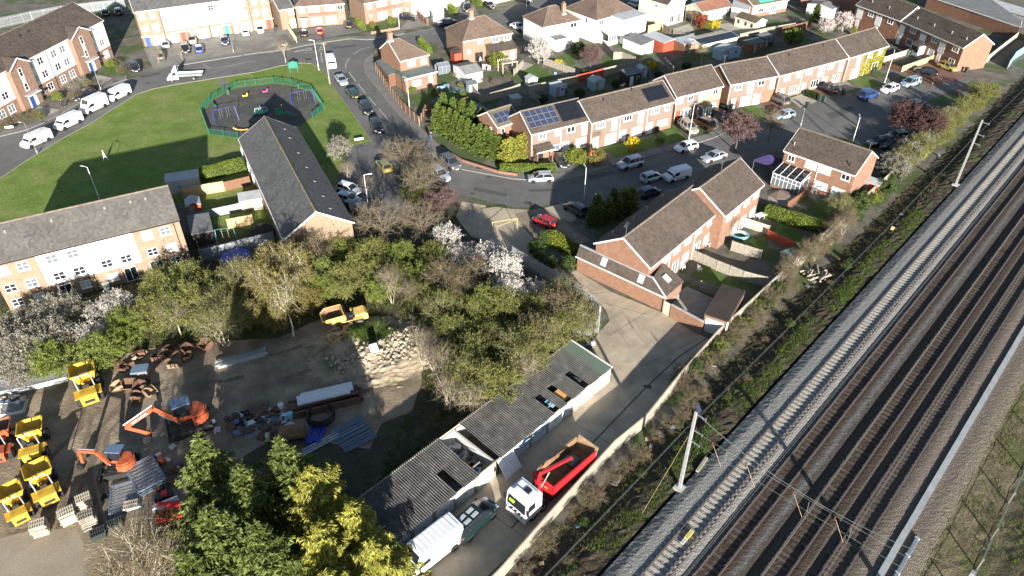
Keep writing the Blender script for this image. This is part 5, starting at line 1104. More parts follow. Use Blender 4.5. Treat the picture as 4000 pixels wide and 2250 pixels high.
shed('dark red cabin with green roof and pale window','T3',1990,730,28,4.2,2.4,2.0,'pent','wood_brown','felt_green','garden_cabin','cabin',.2)
shed('dark shed behind the dark red cabin','T3',2150,650,28,3.0,2.2,2.0,'pent','black_wood','felt',rise=.2)
shed('white garage with dark ridged roof behind the grey fence','T3',330,720,-55,6.0,3.4,2.2,'pent','white_render','felt','garden_garage','garage',.5,'junk_white',False)
shed('pale metal roofed garage beside the white one','T3',620,690,-55,6.4,3.2,2.3,'pent','wood_red','felt_light','garden_garage','garage',.2,'wood_red',False)
shed('white flat roofed brick garage behind the weeping tree','T3',1040,720,28,5.6,4.2,2.3,'flat','brick_orange','felt_light','garden_garage','garage',0,'wood_grey',False)
shed('big pale grey roofed garage in the square brick house garden',2,1600,590,-60,6.0,3.6,2.1,'gable','white_wood','roof_grey','garden_garage','garage',.6,'white_upvc',False)
shed('small blue grey shed beside the pale garage end',2,1630,690,25,1.8,1.5,1.7,'pent','blue_paint','felt',win=False,rise=.2)
shed('grey roofed brick garage tucked behind the conifer hedge',2,1630,925,30,5.2,3.6,2.3,'gable','brick_orange','felt','garden_garage','garage',.5,'white_upvc',False)
shed('grey roofed garage behind the clipped round bush','T4',580,210,-45,6.5,3.6,2.4,'gable','white_wood','felt','garden_garage','garage',.5,'white_upvc',False)
shed('long dark red roofed workshop behind the magnolias','T4',760,110,-25,16,6,3.0,'gable','brick_red','wood_brown','workshop','workshop',.9,'wood_brown',False)
shed('small red shed with pale roof in the apartment gardens','M6',235,370,25,1.9,2.2,1.8,'gable','wood_red','felt_light',win=False)
shed('pale roofed shed against the apartment wall','M6',690,330,20,3.0,2.2,1.9,'pent','wood_pale','felt_light',win=False,rise=.15)
shed('long dark roofed shed beside the small garden swing','M6',300,560,115,5.0,2.6,2.0,'pent','black_wood','felt',win=False,rise=.2)
shed('grey flat roofed store at the park edge behind the flats',1,1400,1420,20,4.6,2.6,2.1,'flat','concrete_grey','felt_light','store','store',0,'grey_paint',False)
shed('small green shed by the trackside fence',8,165,640,30,2.4,1.8,1.5,'pent','wood_grey','felt_green',rise=.2)
shed('white box shed on the white house drive','T1',2430,290,20,2.6,2.0,2.0,'flat','white_wood','white_render',win=False,door='white_upvc')
shed('small brown shed on the detached house patio',8,760,90,-45,2.6,1.6,1.7,'pent','wood_red','felt_light',rise=.15,win=False)
# greenhouse
gp=P(2,1410,545);gh=thing('greenhouse','small aluminium greenhouse between the corner house and pale garage','greenhouse',gp,R(28));f=MB()
for x in(-1.3,-.43,.43,1.3):
 for y in(-.9,.9):f.box(x-.025,x+.025,y-.025,y+.025,0,1.5)
 f.bar((x,-.9,1.5),(x,0,2.1),.05,.05);f.bar((x,.9,1.5),(x,0,2.1),.05,.05)
for y,z in((-.9,1.5),(.9,1.5),(0,2.1),(-.9,0),(.9,0)):f.box(-1.32,1.32,y-.03,y+.03,z-.03,z+.03)
f.build('frame',M['galv_pale'],gh)
for x in(-.87,0,.87):
 for s in(-1,1):MB().box(x-.4,x+.4,s*.9-.005,s*.9+.005,.05,1.47).build('pane',M['glass_mid'],gh);MB().quad((x-.4,s*.9,1.5),(x+.4,s*.9,1.5),(x+.4,0,2.1),(x-.4,0,2.1)).build('pane',M['glass_mid'],gh)
 # lane garage with white door
la,lb,lc,ld=P(7,1450,1018,2.4),P(7,1635,1080,2.4),P(7,1845,880,2.4),P(7,1665,815,2.4)
lg=thing('lane_garage','flat brick garage with ribbed brown roof and white door by the trackside fence','garage',(la.x,la.y,0),az(la,lb));W=(lb-la).length;D_=((lc-lb).length+(ld-la).length)/2
MB().box(.08,W-.08,.08,D_-.08,-.05,2.3).build('wall',M['brick_orange'],lg);mb=MB();mb.box(0,W,0,D_,2.3,2.38).build('roof',M['tile_brown'],lg)
n_=int(W/.22)
for k in range(n_):MB().box(W*k/n_+.02,W*k/n_+.13,0,D_,2.38,2.45).build('roof_rib',M['tile_brown'],lg)
d=MB().box(.3,W-.5,-.02,.075,.02,1.95).build('garage_door',M['door_white'],lg);MB().box(W-.16,W+.02,-.06,.02,0,2.4).build('corner_pipe',M['white_upvc'],lg)
# far right flat roofed garages
flatbox('flat_roofed_store','large grey flat roofed block behind the brick terrace','building',PL(4,1180,60,1500,170,1860,300,1870,250,1590,40,1280,15),2.8,'brick_orange','felt')
def lockups(label,a,b,depth,n,h=2.4):
 d=(b-a);L=d.length;r=thing('lockup_garages',label,'garages',a,math.atan2(d.y,d.x));w_=L/n
 MB().box(0,L,.1,depth,-.05,h).build('wall',M['brick_semi'],r);MB().box(-.15,L+.15,-.1,depth+.15,h,h+.16).build('roof',M['felt_light'],r)
 for k in range(n):MB().box(k*w_+.15,(k+1)*w_-.15,.02,.1,.02,h-.2).build('garage_door',M['door_white' if k%4==1 else 'grey_paint'],r)
 for k in range(n+1):MB().box(k*w_-.1,k*w_+.1,0,.12,-.05,h-.01).build('pillar',M['concrete_post'],r)
lockups('row of grey doored lock-up garages beyond the flat roofed block',P(4,1440,55),P(4,1990,230),5.5,8)
# VEHICLES
def paint(name,c,metal=.0,rough=.28):M[name]=flat(name,c,rough,metal,var=.03,coat=.8)
for nm,c,mt in(('p_white',(.74,.75,.76),0),('p_silver',(.42,.45,.48),.35),('p_black',(.012,.013,.016),0),('p_grey',(.12,.125,.13),.3),('p_navy',(.012,.02,.06),.1),('p_blue',(.02,.07,.26),.15),('p_red',(.36,.015,.02),0),('p_gold',(.42,.33,.10),.3),('p_olive',(.25,.24,.08),.3),('p_bronze',(.20,.085,.03),.35),('p_green',(.012,.045,.04),.2),('p_beige',(.38,.34,.28),.3),('p_lightblue',(.33,.43,.50),.3),('p_teal',(.008,.026,.028),.1),('p_charcoal',(.035,.04,.045),.2)):paint(nm,c,mt)
M['arch']=flat('arch',(.012,.012,.012),.9,var=0);M['trim']=flat('trim',(.03,.03,.032),.7,var=.1)
def ring(x,zb,zt,hw,top=.82):
 return[(x,hw*.88,zb),(x,hw,zb+.14),(x,hw*1.0,zb+(zt-zb)*.55),(x,hw*.965,zt-.06),(x,hw*top,zt),(x,-hw*top,zt),(x,-hw*.965,zt-.06),(x,-hw*1.0,zb+(zt-zb)*.55),(x,-hw,zb+.14),(x,-hw*.88,zb)]
KIND={'hatch':(4.1,1.78,1.48,.31,.61,.95,(.25,.07,-.36,-.47)),'estate':(4.65,1.82,1.52,.32,.59,.96,(.22,.06,-.41,-.475)),'saloon':(4.7,1.82,1.44,.32,.59,.93,(.21,.05,-.22,-.38)),'suv':(4.5,1.9,1.72,.37,.60,1.10,(.25,.09,-.38,-.475)),'mpv':(4.4,1.82,1.66,.32,.62,1.02,(.31,.10,-.41,-.48)),'small':(3.75,1.68,1.48,.29,.63,.95,(.28,.08,-.38,-.475))}
def car_meshes(kind):
 L,W,H,wr,wb,bz,(wx,rf,rr,tb)=KIND[kind];hw=W/2;g=.2 if kind!='suv' else .27
 body=MB();st=[(-.5,.38,bz-.30,.74),(-.488,g+.06,bz-.08,.90),(-.44,g,bz-.01,.97),(-.3,g,bz+.02,1),(0,g,bz,1),(wx-.03,g,bz-.02,1),(wx+.06,g,bz-.06,.985),(.42,g,bz-.15,.94),(.478,g+.06,bz-.26,.86),(.5,.36,bz-.38,.74)]
 body.rings([ring(x*L,zb,zt,f*hw)for x,zb,zt,f in st])
 bw,rw=hw*.93,hw*.70;xb0,xr0,xr1,xb1=wx*L,rf*L,rr*L,tb*L;z0=bz-.03;zr=H-.04
 B=[(xb0,bw*.93,z0),(xb1,bw*.9,z0)];T=[(xr0,rw,zr),(xr1,rw*.97,zr)]
 gl={}
 gl['windscreen']=MB().quad((xb0,-bw*.90,z0+.03),(xb0,bw*.90,z0+.03),(xr0,rw*.97,zr),(xr0,-rw*.97,zr))
 gl['rear_window']=MB().quad((xb1,bw*.86,z0+.10),(xb1,-bw*.86,z0+.10),(xr1,-rw*.93,zr),(xr1,rw*.93,zr))
 for s in(1,-1):
  q=[(xb1+.12,s*bw*.93,z0),(xb0-.05,s*bw*.95,z0),(xr0-.02,s*rw,zr),(xr1+.03,s*rw*.98,zr)]
  gl['side_window%d'%s]=MB().poly(q if s<0 else q[::-1])
 roof=MB();n=5;rows=[]
 for i in range(n+1):
  x=xr0+.06+(xr1-xr0-.1)*i/n;h=.05*math.sin(math.pi*(i+.6)/(n+1.2));rows.append([(x,rw*1.03,zr-.03),(x,rw*.97,zr+h*.5),(x,rw*.5,zr+h),(x,-rw*.5,zr+h),(x,-rw*.97,zr+h*.5),(x,-rw*1.03,zr-.03)])
 roof.rings(rows,cap=True)
 roof.f=[f[::-1]for f in roof.f]
 for s in(1,-1):
  roof.bar((xb0+.02,s*bw*.93,z0),(xr0,s*rw,zr),.07,.05);roof.bar((xb1+.02,s*bw*.89,z0),(xr1,s*rw*.97,zr),.14,.07)
  xm=(xb0+xb1)/2+.1;roof.bar((xm,s*bw*.965,z0),(xm-.05,s*rw*1.02,zr),.09,.03)
  if kind in('estate','suv','mpv'):xq=xb1+.95;roof.bar((xq,s*bw*.955,z0),(xq-.1,s*rw*1.01,zr),.12,.03);roof.bar((xr0-.2,s*rw*.93,zr+.05),(xr1+.2,s*rw*.93,zr+.05),.05,.05)
 me={'body':body.mesh('body',M['p_white'],True),'roof':roof.mesh('roof',M['p_white'])}
 for k,v in gl.items():me[k]=v.mesh(k.rstrip('-1'),M['car_glass'])
 me['mirror']=MB().cbox((0,0,0),(.13,.2,.14)).mesh('mirror',M['p_white'])
 lx=.455*L
 me['headlight']=MB().rings([[(-.16,-.2,-.05),(-.16,.2,-.05),(-.16,.2,.09),(-.16,-.2,.09)],[(.12,-.17,-.07),(.12,.12,-.07),(.08,.12,.05),(.08,-.17,.05)]]).mesh('headlight',M['lamp_white'])
 me['taillight']=MB().cbox((0,0,0),(.16,.26,.2)).mesh('taillight',M['lamp_red'])
 me['grille']=MB().cbox((0,0,0),(.08,W*.5,.18)).mesh('grille',M['trim'])
 me['plate_f']=MB().cbox((0,0,0),(.03,.52,.11)).mesh('number_plate',M['plate_white']);me['plate_r']=MB().cbox((0,0,0),(.03,.52,.11)).mesh('number_plate',M['plate_yellow'])
 return me
def wheel_meshes(r,w_=.2):
 t=MB();n=18;prof=[(r*.62,-w_/2),(r*.93,-w_/2),(r,-w_*.3),(r,w_*.3),(r*.93,w_/2),(r*.62,w_/2)]
 t.rings([[(a*math.cos(2*math.pi*k/n),b,a*math.sin(2*math.pi*k/n))for a,b in prof]for k in range(n)]+[[(a,b,0)for a,b in prof]],cap=False)
 rm=MB().cyl((0,-w_*.36,0),r*.63,w_*.72,18,'y')
 for k in range(5):
  a=2*math.pi*k/5;rm.bar((0,-w_*.40,0),(r*.58*math.cos(a),-w_*.40,r*.58*math.sin(a)),r*.22,.04,(0,1,0));rm.bar((0,w_*.40,0),(r*.58*math.cos(a),w_*.40,r*.58*math.sin(a)),r*.22,.04,(0,1,0))
 return t.mesh('tyre',M['rubber'],True),rm.mesh('rim',M['rim'])
def add_wheel(root,x,y,r,w_=.2,rimm=None):
 t,rm=cached(('wheel',round(r,2),w_),lambda:wheel_meshes(r,w_));wh=link('wheel',t,root,(x,y,r));q=link('rim',rm,wh)
 if rimm:q.material_slots[0].link='OBJECT';q.material_slots[0].material=M[rimm]
 return wh
def pm(o,m):o.material_slots[0].link='OBJECT';o.material_slots[0].material=M[m];return o
def posed(c,f):
 c=P(*c)if isinstance(c[0],(int,str))and not isinstance(c,Vector)else Vector(c);f=P(*f)if isinstance(f[0],(int,str))and not isinstance(f,Vector)else Vector(f);return c,az(c,f)
def car(label,kind,col,c,f,group=None,z=.03):
 c,rz=posed(c,f);L,W,H,wr,wb,bz,(wx,rf,rr,tb)=KIND[kind];me=cached(('car',kind),lambda:car_meshes(kind));hw=W/2
 t=thing('parked_car',label,'car',(c.x,c.y,z),rz,group)
 pm(link('body',me['body'],t),col);pm(link('roof',me['roof'],t),col)
 link('windscreen',me['windscreen'],t);link('rear_window',me['rear_window'],t)
 for s in(1,-1):
  link('side_window',me['side_window%d'%s],t);pm(link('mirror',me['mirror'],t,(wx*L-.12,s*(hw+.08),bz+.02)),col)
  link('headlight',me['headlight'],t,(.455*L,s*hw*.66,bz-.27));link('taillight',me['taillight'],t,(-.474*L,s*hw*.74,bz-.16))
  for x in(1,-1):
   wc=add_wheel(t,x*wb*L/2+(.0 if x>0 else 0),s*(hw-.09),wr)
   am=cached(('arch',round(wr,2)),lambda:MB().cyl((0,-.02,0),wr*1.16,.04,20,'y').mesh('wheel_arch',M['arch']));link('wheel_arch',am,t,(x*wb*L/2,s*(hw-.005),wr+.02))
 link('grille',me['grille'],t,(.486*L,0,bz-.40));link('number_plate',me['plate_f'],t,(.499*L,0,.42));link('number_plate',me['plate_r'],t,(-.498*L,0,bz-.36))
 return t
VK={'van':(5.0,1.95,1.98,.33),'highvan':(5.3,2.0,2.5,.34),'smallvan':(4.4,1.8,1.84,.31),'longvan':(5.9,2.0,2.55,.35)}
def van_meshes(kind):
 L,W,H,wr=VK[kind];hw=W/2;b=MB();hz=1.08 if H<2.2 else 1.18
 xs=.36 if kind!='longvan' else .385;xr=xs-.15*5/L
 st=[(-.5,.34,H-.16,.93,.86),(-.495,.24,H-.05,.98,.84),(-.3,.22,H,1,.84),(xr-.06,.22,H,1,.84),(xr,.22,H-.05,1,.80),(xs,.22,hz+.04,.99,.86),(xs+.07,.22,hz-.06,.97,.84),(.47,.26,hz-.22,.92,.8),(.5,.36,hz-.42,.8,.8)]
 b.rings([ring(x*L,zb,zt,f*hw,tp)for x,zb,zt,f,tp in st])
 me={'body':b.mesh('body',M['p_white'])}
 n=Vector((H-.05-hz,0,(xs-xr)*L)).normalized()*.012
 me['windscreen']=MB().quad(Vector((xs*L-.05,-hw*.83,hz+.09))+n,Vector((xs*L-.05,hw*.83,hz+.09))+n,Vector((xr*L+.05,hw*.76,H-.14))+n,Vector((xr*L+.05,-hw*.76,H-.14))+n).mesh('windscreen',M['car_glass'])
 for s in(1,-1):
  q=[((xr-.14)*L,s*(hw+.008),hz+.0),((xs-.03)*L,s*(hw+.006),hz+.0),((xr+.02)*L,s*(hw*.985+.01),hz+.52),((xr-.14)*L,s*(hw*.985+.012),hz+.52)]
  me['side%d'%s]=MB().poly(q if s<0 else q[::-1]).mesh('side_window',M['car_glass'])
 me['mirror']=MB().cbox((0,0,0),(.12,.22,.3)).mesh('mirror',M['trim']);me['bumper']=MB().rings([[(.44*L,y*hw*.985,.3),(.505*L-.35*abs(y)**4,y*hw*.985,.3),(.505*L-.35*abs(y)**4,y*hw*.985,.52),(.44*L,y*hw*.985,.52)]for y in(-1,-.7,0,.7,1)]).mesh('bumper',M['trim'])
 me['grille']=MB().cbox((0,0,0),(.06,W*.62,.16)).mesh('grille',M['trim']);me['headlight']=MB().cbox((0,0,0),(.22,.3,.26)).mesh('headlight',M['lamp_white']);me['taillight']=MB().cbox((0,0,0),(.06,.14,.4)).mesh('taillight',M['lamp_red'])
 me['strip']=MB().box(-.3*L,.18*L,-.01,.01,-.05,.05).mesh('side_trim',M['trim']);me['plate']=MB().cbox((0,0,0),(.03,.52,.11)).mesh('number_plate',M['plate_white'])
 rb=MB()
 for k in range(9):x=-.44*L+(xr+.38)*L*k/8;rb.box(x-.03,x+.03,-hw*.72,hw*.72,H-.002,H+.018)
 me['ribs']=rb.mesh('roof_ribs',M['p_white'])
 return me
def van(label,kind,col,c,f,group=None,ribs=False):
 c,rz=posed(c,f);L,W,H,wr=VK[kind];hw=W/2;me=cached(('van',kind),lambda:van_meshes(kind));hz=1.08 if H<2.2 else 1.18
 t=thing('parked_van',label,'van',(c.x,c.y,.03),rz,group);pm(link('body',me['body'],t),col);link('windscreen',me['windscreen'],t);link('bumper',me['bumper'],t);link('grille',me['grille'],t,(.485*L,0,hz-.38));link('number_plate',me['plate'],t,(.508*L,0,.42))
 for s in(1,-1):
  link('side_window',me['side%d'%s],t);link('mirror',me['mirror'],t,(.33*L,s*(hw+.1),hz+.12));link('headlight',me['headlight'],t,(.445*L,s*hw*.76,hz-.3));link('taillight',me['taillight'],t,(-.497*L,s*hw*.88,1.1));link('side_trim',me['strip'],t,(0,s*(hw+.004),.62))
  for x in(.33,-.31):add_wheel(t,x*L,s*(hw-.1),wr,.22);am=cached(('arch',round(wr,2)),lambda:MB().cyl((0,-.02,0),wr*1.16,.04,20,'y').mesh('wheel_arch',M['arch']));link('wheel_arch',am,t,(x*L,s*(hw-.004),wr+.02))
 if ribs:pm(link('roof_ribs',me['ribs'],t),col)
 return t
GP='cars parked along the street and drives'
van('white panel van parked beside the lamp post at the green','van','p_white',(1,285,1085),(1,200,1122))
van('white panel van parked behind the high roofed one along the green','van','p_white',(1,525,950),(1,440,990))
van('high roofed white van parked beside the green','highvan','p_white',(1,715,830),(1,625,872))
van('white panel van parked beyond the high roofed van at the green','van','p_white',(1,900,738),(1,820,778))
van('white van parked at the road junction behind the silver saloon','van','p_white',(2,570,500),(2,592,565))
van('small white van with black side trim behind the semi roof','smallvan','p_white',(3,1240,1350),(3,1150,1375))
van('dirty white long van with ribbed roof parked beside the garages','longvan','p_white',('E',1320,1300),('E',1100,1475),ribs=True)
car('black estate car parked opposite the white vans','estate','p_black',(1,645,738),(1,560,785))
car('black hatchback standing at the flats access road','hatch','p_black',(1,1025,530),(1,1042,570))
car('dark blue car in the shade by the grey palisade fence','hatch','p_navy',(1,800,112),(1,790,80));car('black car beside the dark blue one in the palisade shade','hatch','p_black',(1,898,105),(1,885,70))
car('silver car close to the town house garage doors','hatch','p_silver',(1,1250,352),(1,1235,320));car('grey car on the drive beside the bare shrub','hatch','p_grey',(1,1212,440),(1,1195,400));car('black car on the town house drive','mpv','p_black',(1,1405,388),(1,1410,430))
car('beige car near the red town house door','hatch','p_beige',(1,1455,322),(1,1465,360));car('blue car reversed on the town house drive','hatch','p_blue',(1,1505,388),(1,1490,350));car('dark blue hatchback near the teal door','hatch','p_navy',(1,1702,328),(1,1710,365));car('white car near the end town house garage','small','p_white',(1,1855,262),(1,1845,230))
car('white hatchback beside the town house annex bin','small','p_white',(2,35,242),(2,45,275))
car('black car in front of the white bay semi','hatch','p_black',(2,358,268),(2,335,235));car('red car in front of the white bay semi','small','p_red',(2,482,252),(2,470,215));car('black hatchback on the tarmac drive with a low fence','hatch','p_black',(2,700,203),(2,680,170))
car('black car on the paved drive beside the low brick wall','estate','p_black',(2,1155,150),(2,1215,155));car('dark blue saloon parked on the junction road','saloon','p_navy',(2,1440,190),(2,1360,205));car('black car facing out of the white house drive','suv','p_black',(2,1595,80),(2,1592,115));car('black saloon leaving the white house drive','saloon','p_black',(2,1762,55),(2,1805,80))
car('silver saloon parked in front of the junction van','saloon','p_silver',(2,648,625),(2,685,672));car('dark green estate with roof rails on the street','estate','p_green',(2,732,725),(2,690,680));car('black off-road car with roof bars on the street','suv','p_black',(2,835,845),(2,868,900));car('black people carrier last in the line by the green','mpv','p_black',(2,915,980),(2,940,1030))
car('olive gold hatchback on the shaded access road','hatch','p_olive',(2,968,1275),(2,935,1235));car('silver off-road car parked under the bare street trees','suv','p_silver',(2,1385,1345),(2,1440,1385));car('grey off-road car parked at the street bend','suv','p_grey',(2,1470,1255),(2,1530,1305))
car('white hatchback parked beside the apartment block wall','hatch','p_white',(6,705,100),(6,775,120));car('silver hatchback next to the white one beside the apartment block','hatch','p_silver',(6,700,175),(6,760,190));car('black car in the shade beside the silver hatchback','small','p_black',(6,750,238),(6,800,250));car('dark grey car under the bare tree beside the apartment block','small','p_grey',(6,835,255),(6,880,265))
car('silver hatchback parked by the long clipped hedge','hatch','p_silver',(3,215,1365),(3,110,1370));car('dark saloon on the drive of the porch house','saloon','p_charcoal',(3,372,1232),(3,405,1290));car('silver off-road car in the middle of the close','suv','p_silver',(3,890,1260),(3,795,1285));car('silver three door hatchback behind the small white van','small','p_silver',(3,1050,1362),(3,1135,1335))
car('white hatchback parked opposite the purple plum tree','hatch','p_white',(3,1310,1132),(3,1215,1155));car('champagne off-road car on the terrace drive','suv','p_beige',(3,1325,985),(3,1395,1035));car('bronze off-road car beside the champagne one','suv','p_bronze',(3,1440,955),(3,1375,925));car('black hatchback next to the wheelie bins on the terrace drive','hatch','p_black',(3,1575,897),(3,1640,930));car('silver saloon partly under the purple plum tree','saloon','p_silver',(3,1520,1205),(3,1440,1230))
car('white car parked between the hipped houses','saloon','p_white',('T2',1200,420),('T2',1290,450));car('dark blue car behind the white hipped house','hatch','p_navy',('T3',410,100),('T3',470,80));car('silver off-road car with roof bars behind the white hipped house','suv','p_silver',('T3',310,110),('T3',380,130));car('black car in the road shade behind the square brick house','hatch','p_black',('T2',1290,40),('T2',1370,50))
car('grey off-road car on the red paved terrace drive','suv','p_grey',(4,78,775),(4,20,745));car('black off-road car near the terrace hedge drive','suv','p_black',(4,440,688),(4,375,660));car('bright blue off-road car in the turning area','suv','p_blue',(4,750,742),(4,820,722));car('white hatchback in the turning area','hatch','p_white',(4,912,692),(4,840,715));car('pale blue people carrier in the turning area','mpv','p_lightblue',(4,1070,647),(4,1005,665))
car('black saloon on the red block paved drive','saloon','p_black',(4,1185,560),(4,1100,545));car('gold hatchback at the brick terrace gable','hatch','p_gold',(4,1350,525),(4,1415,548));car('dark navy car half behind the dark plum tree','saloon','p_navy',(4,1090,810),(4,1010,825));car('black car parked behind the detached house','hatch','p_black',(4,835,1095),(4,760,1105));car('charcoal off-road car parked behind the detached house','suv','p_charcoal',(4,930,1115),(4,860,1125));car('silver car under the dark plum tree','hatch','p_silver',(4,965,1050),(4,890,1060));car('grey blue car beside the purple plum tree','hatch','p_lightblue',(4,115,892),(4,50,905))
car('dark grey hatchback on the front garden drive of the semi','hatch','p_charcoal',(7,480,250),(7,420,215));car('red car on the sandy drive beside the lane','small','p_red',(7,245,345),(7,185,315));car('dark blue car between the semi roof and the street','small','p_navy',(7,1030,125),(7,1085,105))
# turquoise green people carrier by the garages with pale roof windows
g_=car('green people carrier with four pale roof windows in front of the garages','mpv','p_teal',('E',1650,1055),('E',1760,950))
g_.scale=(1.1,1.05,1.12)
for x,y in((.1,.28),(.1,-.28),(-.75,.3),(-.75,-.3)):MB().cbox((0,0,0),(.62,.34,.03)).build('roof_window',M['felt_light'],g_,(x-.3,y,1.675))
# recovery flatbed on the junction road
c,rz=posed((1,1395,600),(1,1250,612));t=thing('flatbed_truck','white recovery truck with a sloping flat bed on the junction road','truck',(c.x,c.y,.03),rz)
cb=MB();cb.rings([ring(x,.35,zt,.98,.86)for x,zt in((.9,2.15),(1.2,2.25),(1.75,2.2),(2.35,1.25),(2.85,1.1),(3.1,.75))]);cb.build('cab',M['p_white'],t)
MB().poly([(.95,-.95,2.15),(.95,.95,2.15),(.9,.9,3.3),(.9,-.9,3.3)]).poly([(.95,.95,2.15),(1.9,.85,2.15),(.9,.9,3.3)]).poly([(.95,-.95,2.15),(.9,-.9,3.3),(1.9,-.85,2.15)]).poly([(1.9,-.85,2.15),(.9,-.9,3.3),(.9,.9,3.3),(1.9,.85,2.15)]).build('wind_deflector',M['p_white'],t)
MB().quad((2.32,-.82,1.32),(2.32,.82,1.32),(1.83,.76,2.12),(1.83,-.76,2.12)).build('windscreen',M['car_glass'],t)
for s in(1,-1):MB().poly([(1.2,s*.99,1.25),(2.15,s*.985,1.25),(1.75,s*.96,1.85),(1.2,s*.96,1.85)][::s if s<0 else 1]).build('side_window',M['car_glass'],t)
MB().box(-3.3,.85,-.35,.35,.5,.75).build('chassis',M['black_metal'],t)
bd=MB();bd.cbox((-1.3,0,1.0),(4.7,2.1,.1),ry=R(-1.5));bd.bar((-3.6,1.03,1.0),(1.0,1.03,1.18),.06,.2);bd.bar((-3.6,-1.03,1.0),(1.0,-1.03,1.18),.06,.2);bd.build('flat_bed',M['galv'],t)
for x in(2.3,-1.9):
 for s in(1,-1):add_wheel(t,x,s*.88,.36,.24)
 # red grab tipper lorry
M['truck_red']=flat('truck_red',(.50,.022,.028),.35,var=.08,coat=.5);M['rust_in']=flat('rust_in',(.20,.115,.06),.85,var=.4,scale=2);M['tan_worn']=flat('tan_worn',(.27,.185,.11),.8,var=.25,scale=2)
c,rz=posed(('F',690,790),('F',445,1000));t=thing('grab_tipper_lorry','red grab tipper lorry with white cab parked on the concrete lane','lorry',(c.x,c.y,.04),rz)
cab=MB();pr=[(2.75,.75),(4.75,.75),(4.8,1.5),(4.62,2.85),(4.3,3.05),(2.75,3.05)];cab.extr(pr,-1.22,1.22);cab.build('cab',M['p_white'],t)
MB().quad((4.805,-1.1,1.62),(4.805,1.1,1.62),(4.65,1.04,2.72),(4.65,-1.04,2.72)).build('windscreen',M['car_glass'],t)
M['hivis']=flat('hivis',(.45,.85,.05),.7,var=.1);setp(MB().cbox((0,0,0),(.06,.55,.3)).build('hi_vis_vest',M['hivis'],t,(4.76,-.55,2.25),(0,R(-8),0)))
for s in(1,-1):
 MB().poly([(3.6,s*1.225,1.75),(4.55,s*1.225,1.75),(4.45,s*1.225,2.6),(3.6,s*1.225,2.6)][::(1 if s<0 else-1)]).build('side_window',M['car_glass'],t);MB().cbox((4.75,s*1.42,2.1),(.12,.2,.6)).build('mirror',M['black_metal'],t);MB().cbox((4.8,s*.85,.95),(.1,.45,.25)).build('headlight',M['lamp_white'],t)
MB().box(3.0,4.3,-1.0,1.0,3.05,3.14).build('roof_panel',M['p_white'],t);MB().cbox((4.1,0,3.2),(.5,1.5,.14)).build('roof_visor',M['p_white'],t);MB().cbox((3.5,.2,3.17),(.5,.6,.08)).build('roof_hatch',M['black_metal'],t)
MB().box(4.72,4.86,-1.2,1.2,.5,.75).build('bumper',M['p_white'],t);MB().cbox((4.81,0,1.2),(.08,1.7,.3)).build('grille',M['black_metal'],t)
for k in range(4):MB().cyl((4.86,-.75+.5*k,1.45),.09,.08,10,'x').build('spot_lamp',M['lamp_white'],t)
MB().box(-4.4,2.8,-.45,.45,.75,1.05).build('chassis',M['black_metal'],t)
x0,x1,hw,z0,z1=-4.6,1.35,1.25,1.1,2.35
MB().box(x0,x1,-hw,hw,z0,z0+.08).build('body_floor',M['rust_in'],t)
for s in(1,-1):
 sd_=MB().box(x0,x1,min(s*hw,s*(hw-.07)),max(s*hw,s*(hw-.07)),z0,z1).build('body_side',M['truck_red'],t)
 MB().box(x0,x1,min(s*(hw-.09),s*(hw-.072)),max(s*(hw-.09),s*(hw-.072)),z0+.08,z1-.02).build('inner_side',M['rust_in'],sd_);MB().box(x0,x1,min(s*(hw-.12),s*(hw+.04)),max(s*(hw-.12),s*(hw+.04)),z1,z1+.1).build('top_rail',M['tan_worn' if s<0 else 'truck_red'],sd_)
 for k in range(5):MB().box(x0+.5+1.2*k,x0+.62+1.2*k,min(s*hw,s*(hw+.04)),max(s*hw,s*(hw+.04)),z0,z1).build('rib',M['truck_red'],sd_)
MB().box(x1-.07,x1,-hw,hw,z0,z1+.25).build('headboard',M['truck_red'],t);MB().cbox((x0-.15,0,1.85),(.08,2.4,1.55),ry=R(-16)).build('tailgate',M['tan_worn'],t)
cr=MB().cyl((2.0,0,1.0),.3,1.9,12).box(1.75,2.3,-.35,.35,1.0,1.6).build('crane_column',M['truck_red'],t)
MB().bar((2.0,.05,2.8),(1.3,-.3,3.2),.28,.34).bar((1.35,-.28,3.15),(-2.2,.25,2.75),.24,.3).build('crane_boom',M['truck_red'],cr);MB().tube([(1.9,.3,2.2),(.6,.1,3.0)],.07,8).build('ram',M['galv'],cr);MB().tube([(1.0,-.3,3.4),(-1.9,.2,3.0)],.045,6).build('hose',M['black_metal'],cr)
gb=MB();gb.cyl((-2.3,.27,2.3),.16,.5,10);gb.rings([[(-2.9,-.45,2.3),(-2.9,.95,2.3),(-1.7,.95,2.3),(-1.7,-.45,2.3)],[(-2.7,-.4,1.75),(-2.7,.9,1.75),(-1.9,.9,1.75),(-1.9,-.4,1.75)],[(-2.35,-.35,1.45),(-2.35,.85,1.45),(-2.25,.85,1.45),(-2.25,-.35,1.45)]]);gb.build('grab_bucket',M['black_metal'],cr)
for k,(y,z)in enumerate(((.55,2.1),(-.55,2.1))):MB().cbox((1.55,y,z),(.08,.3,.12)).build('warning_lamp',M['barrier_yellow'],cr)
for s in(1,-1):MB().box(-.2,1.6,min(s*.5,s*1.15),max(s*.5,s*1.15),.55,1.0).build('side_tank',M['black_metal'],t)
for x in(3.7,2.35,-2.0,-3.35):
 for s in(1,-1):add_wheel(t,x,s*1.02,.5,.32)
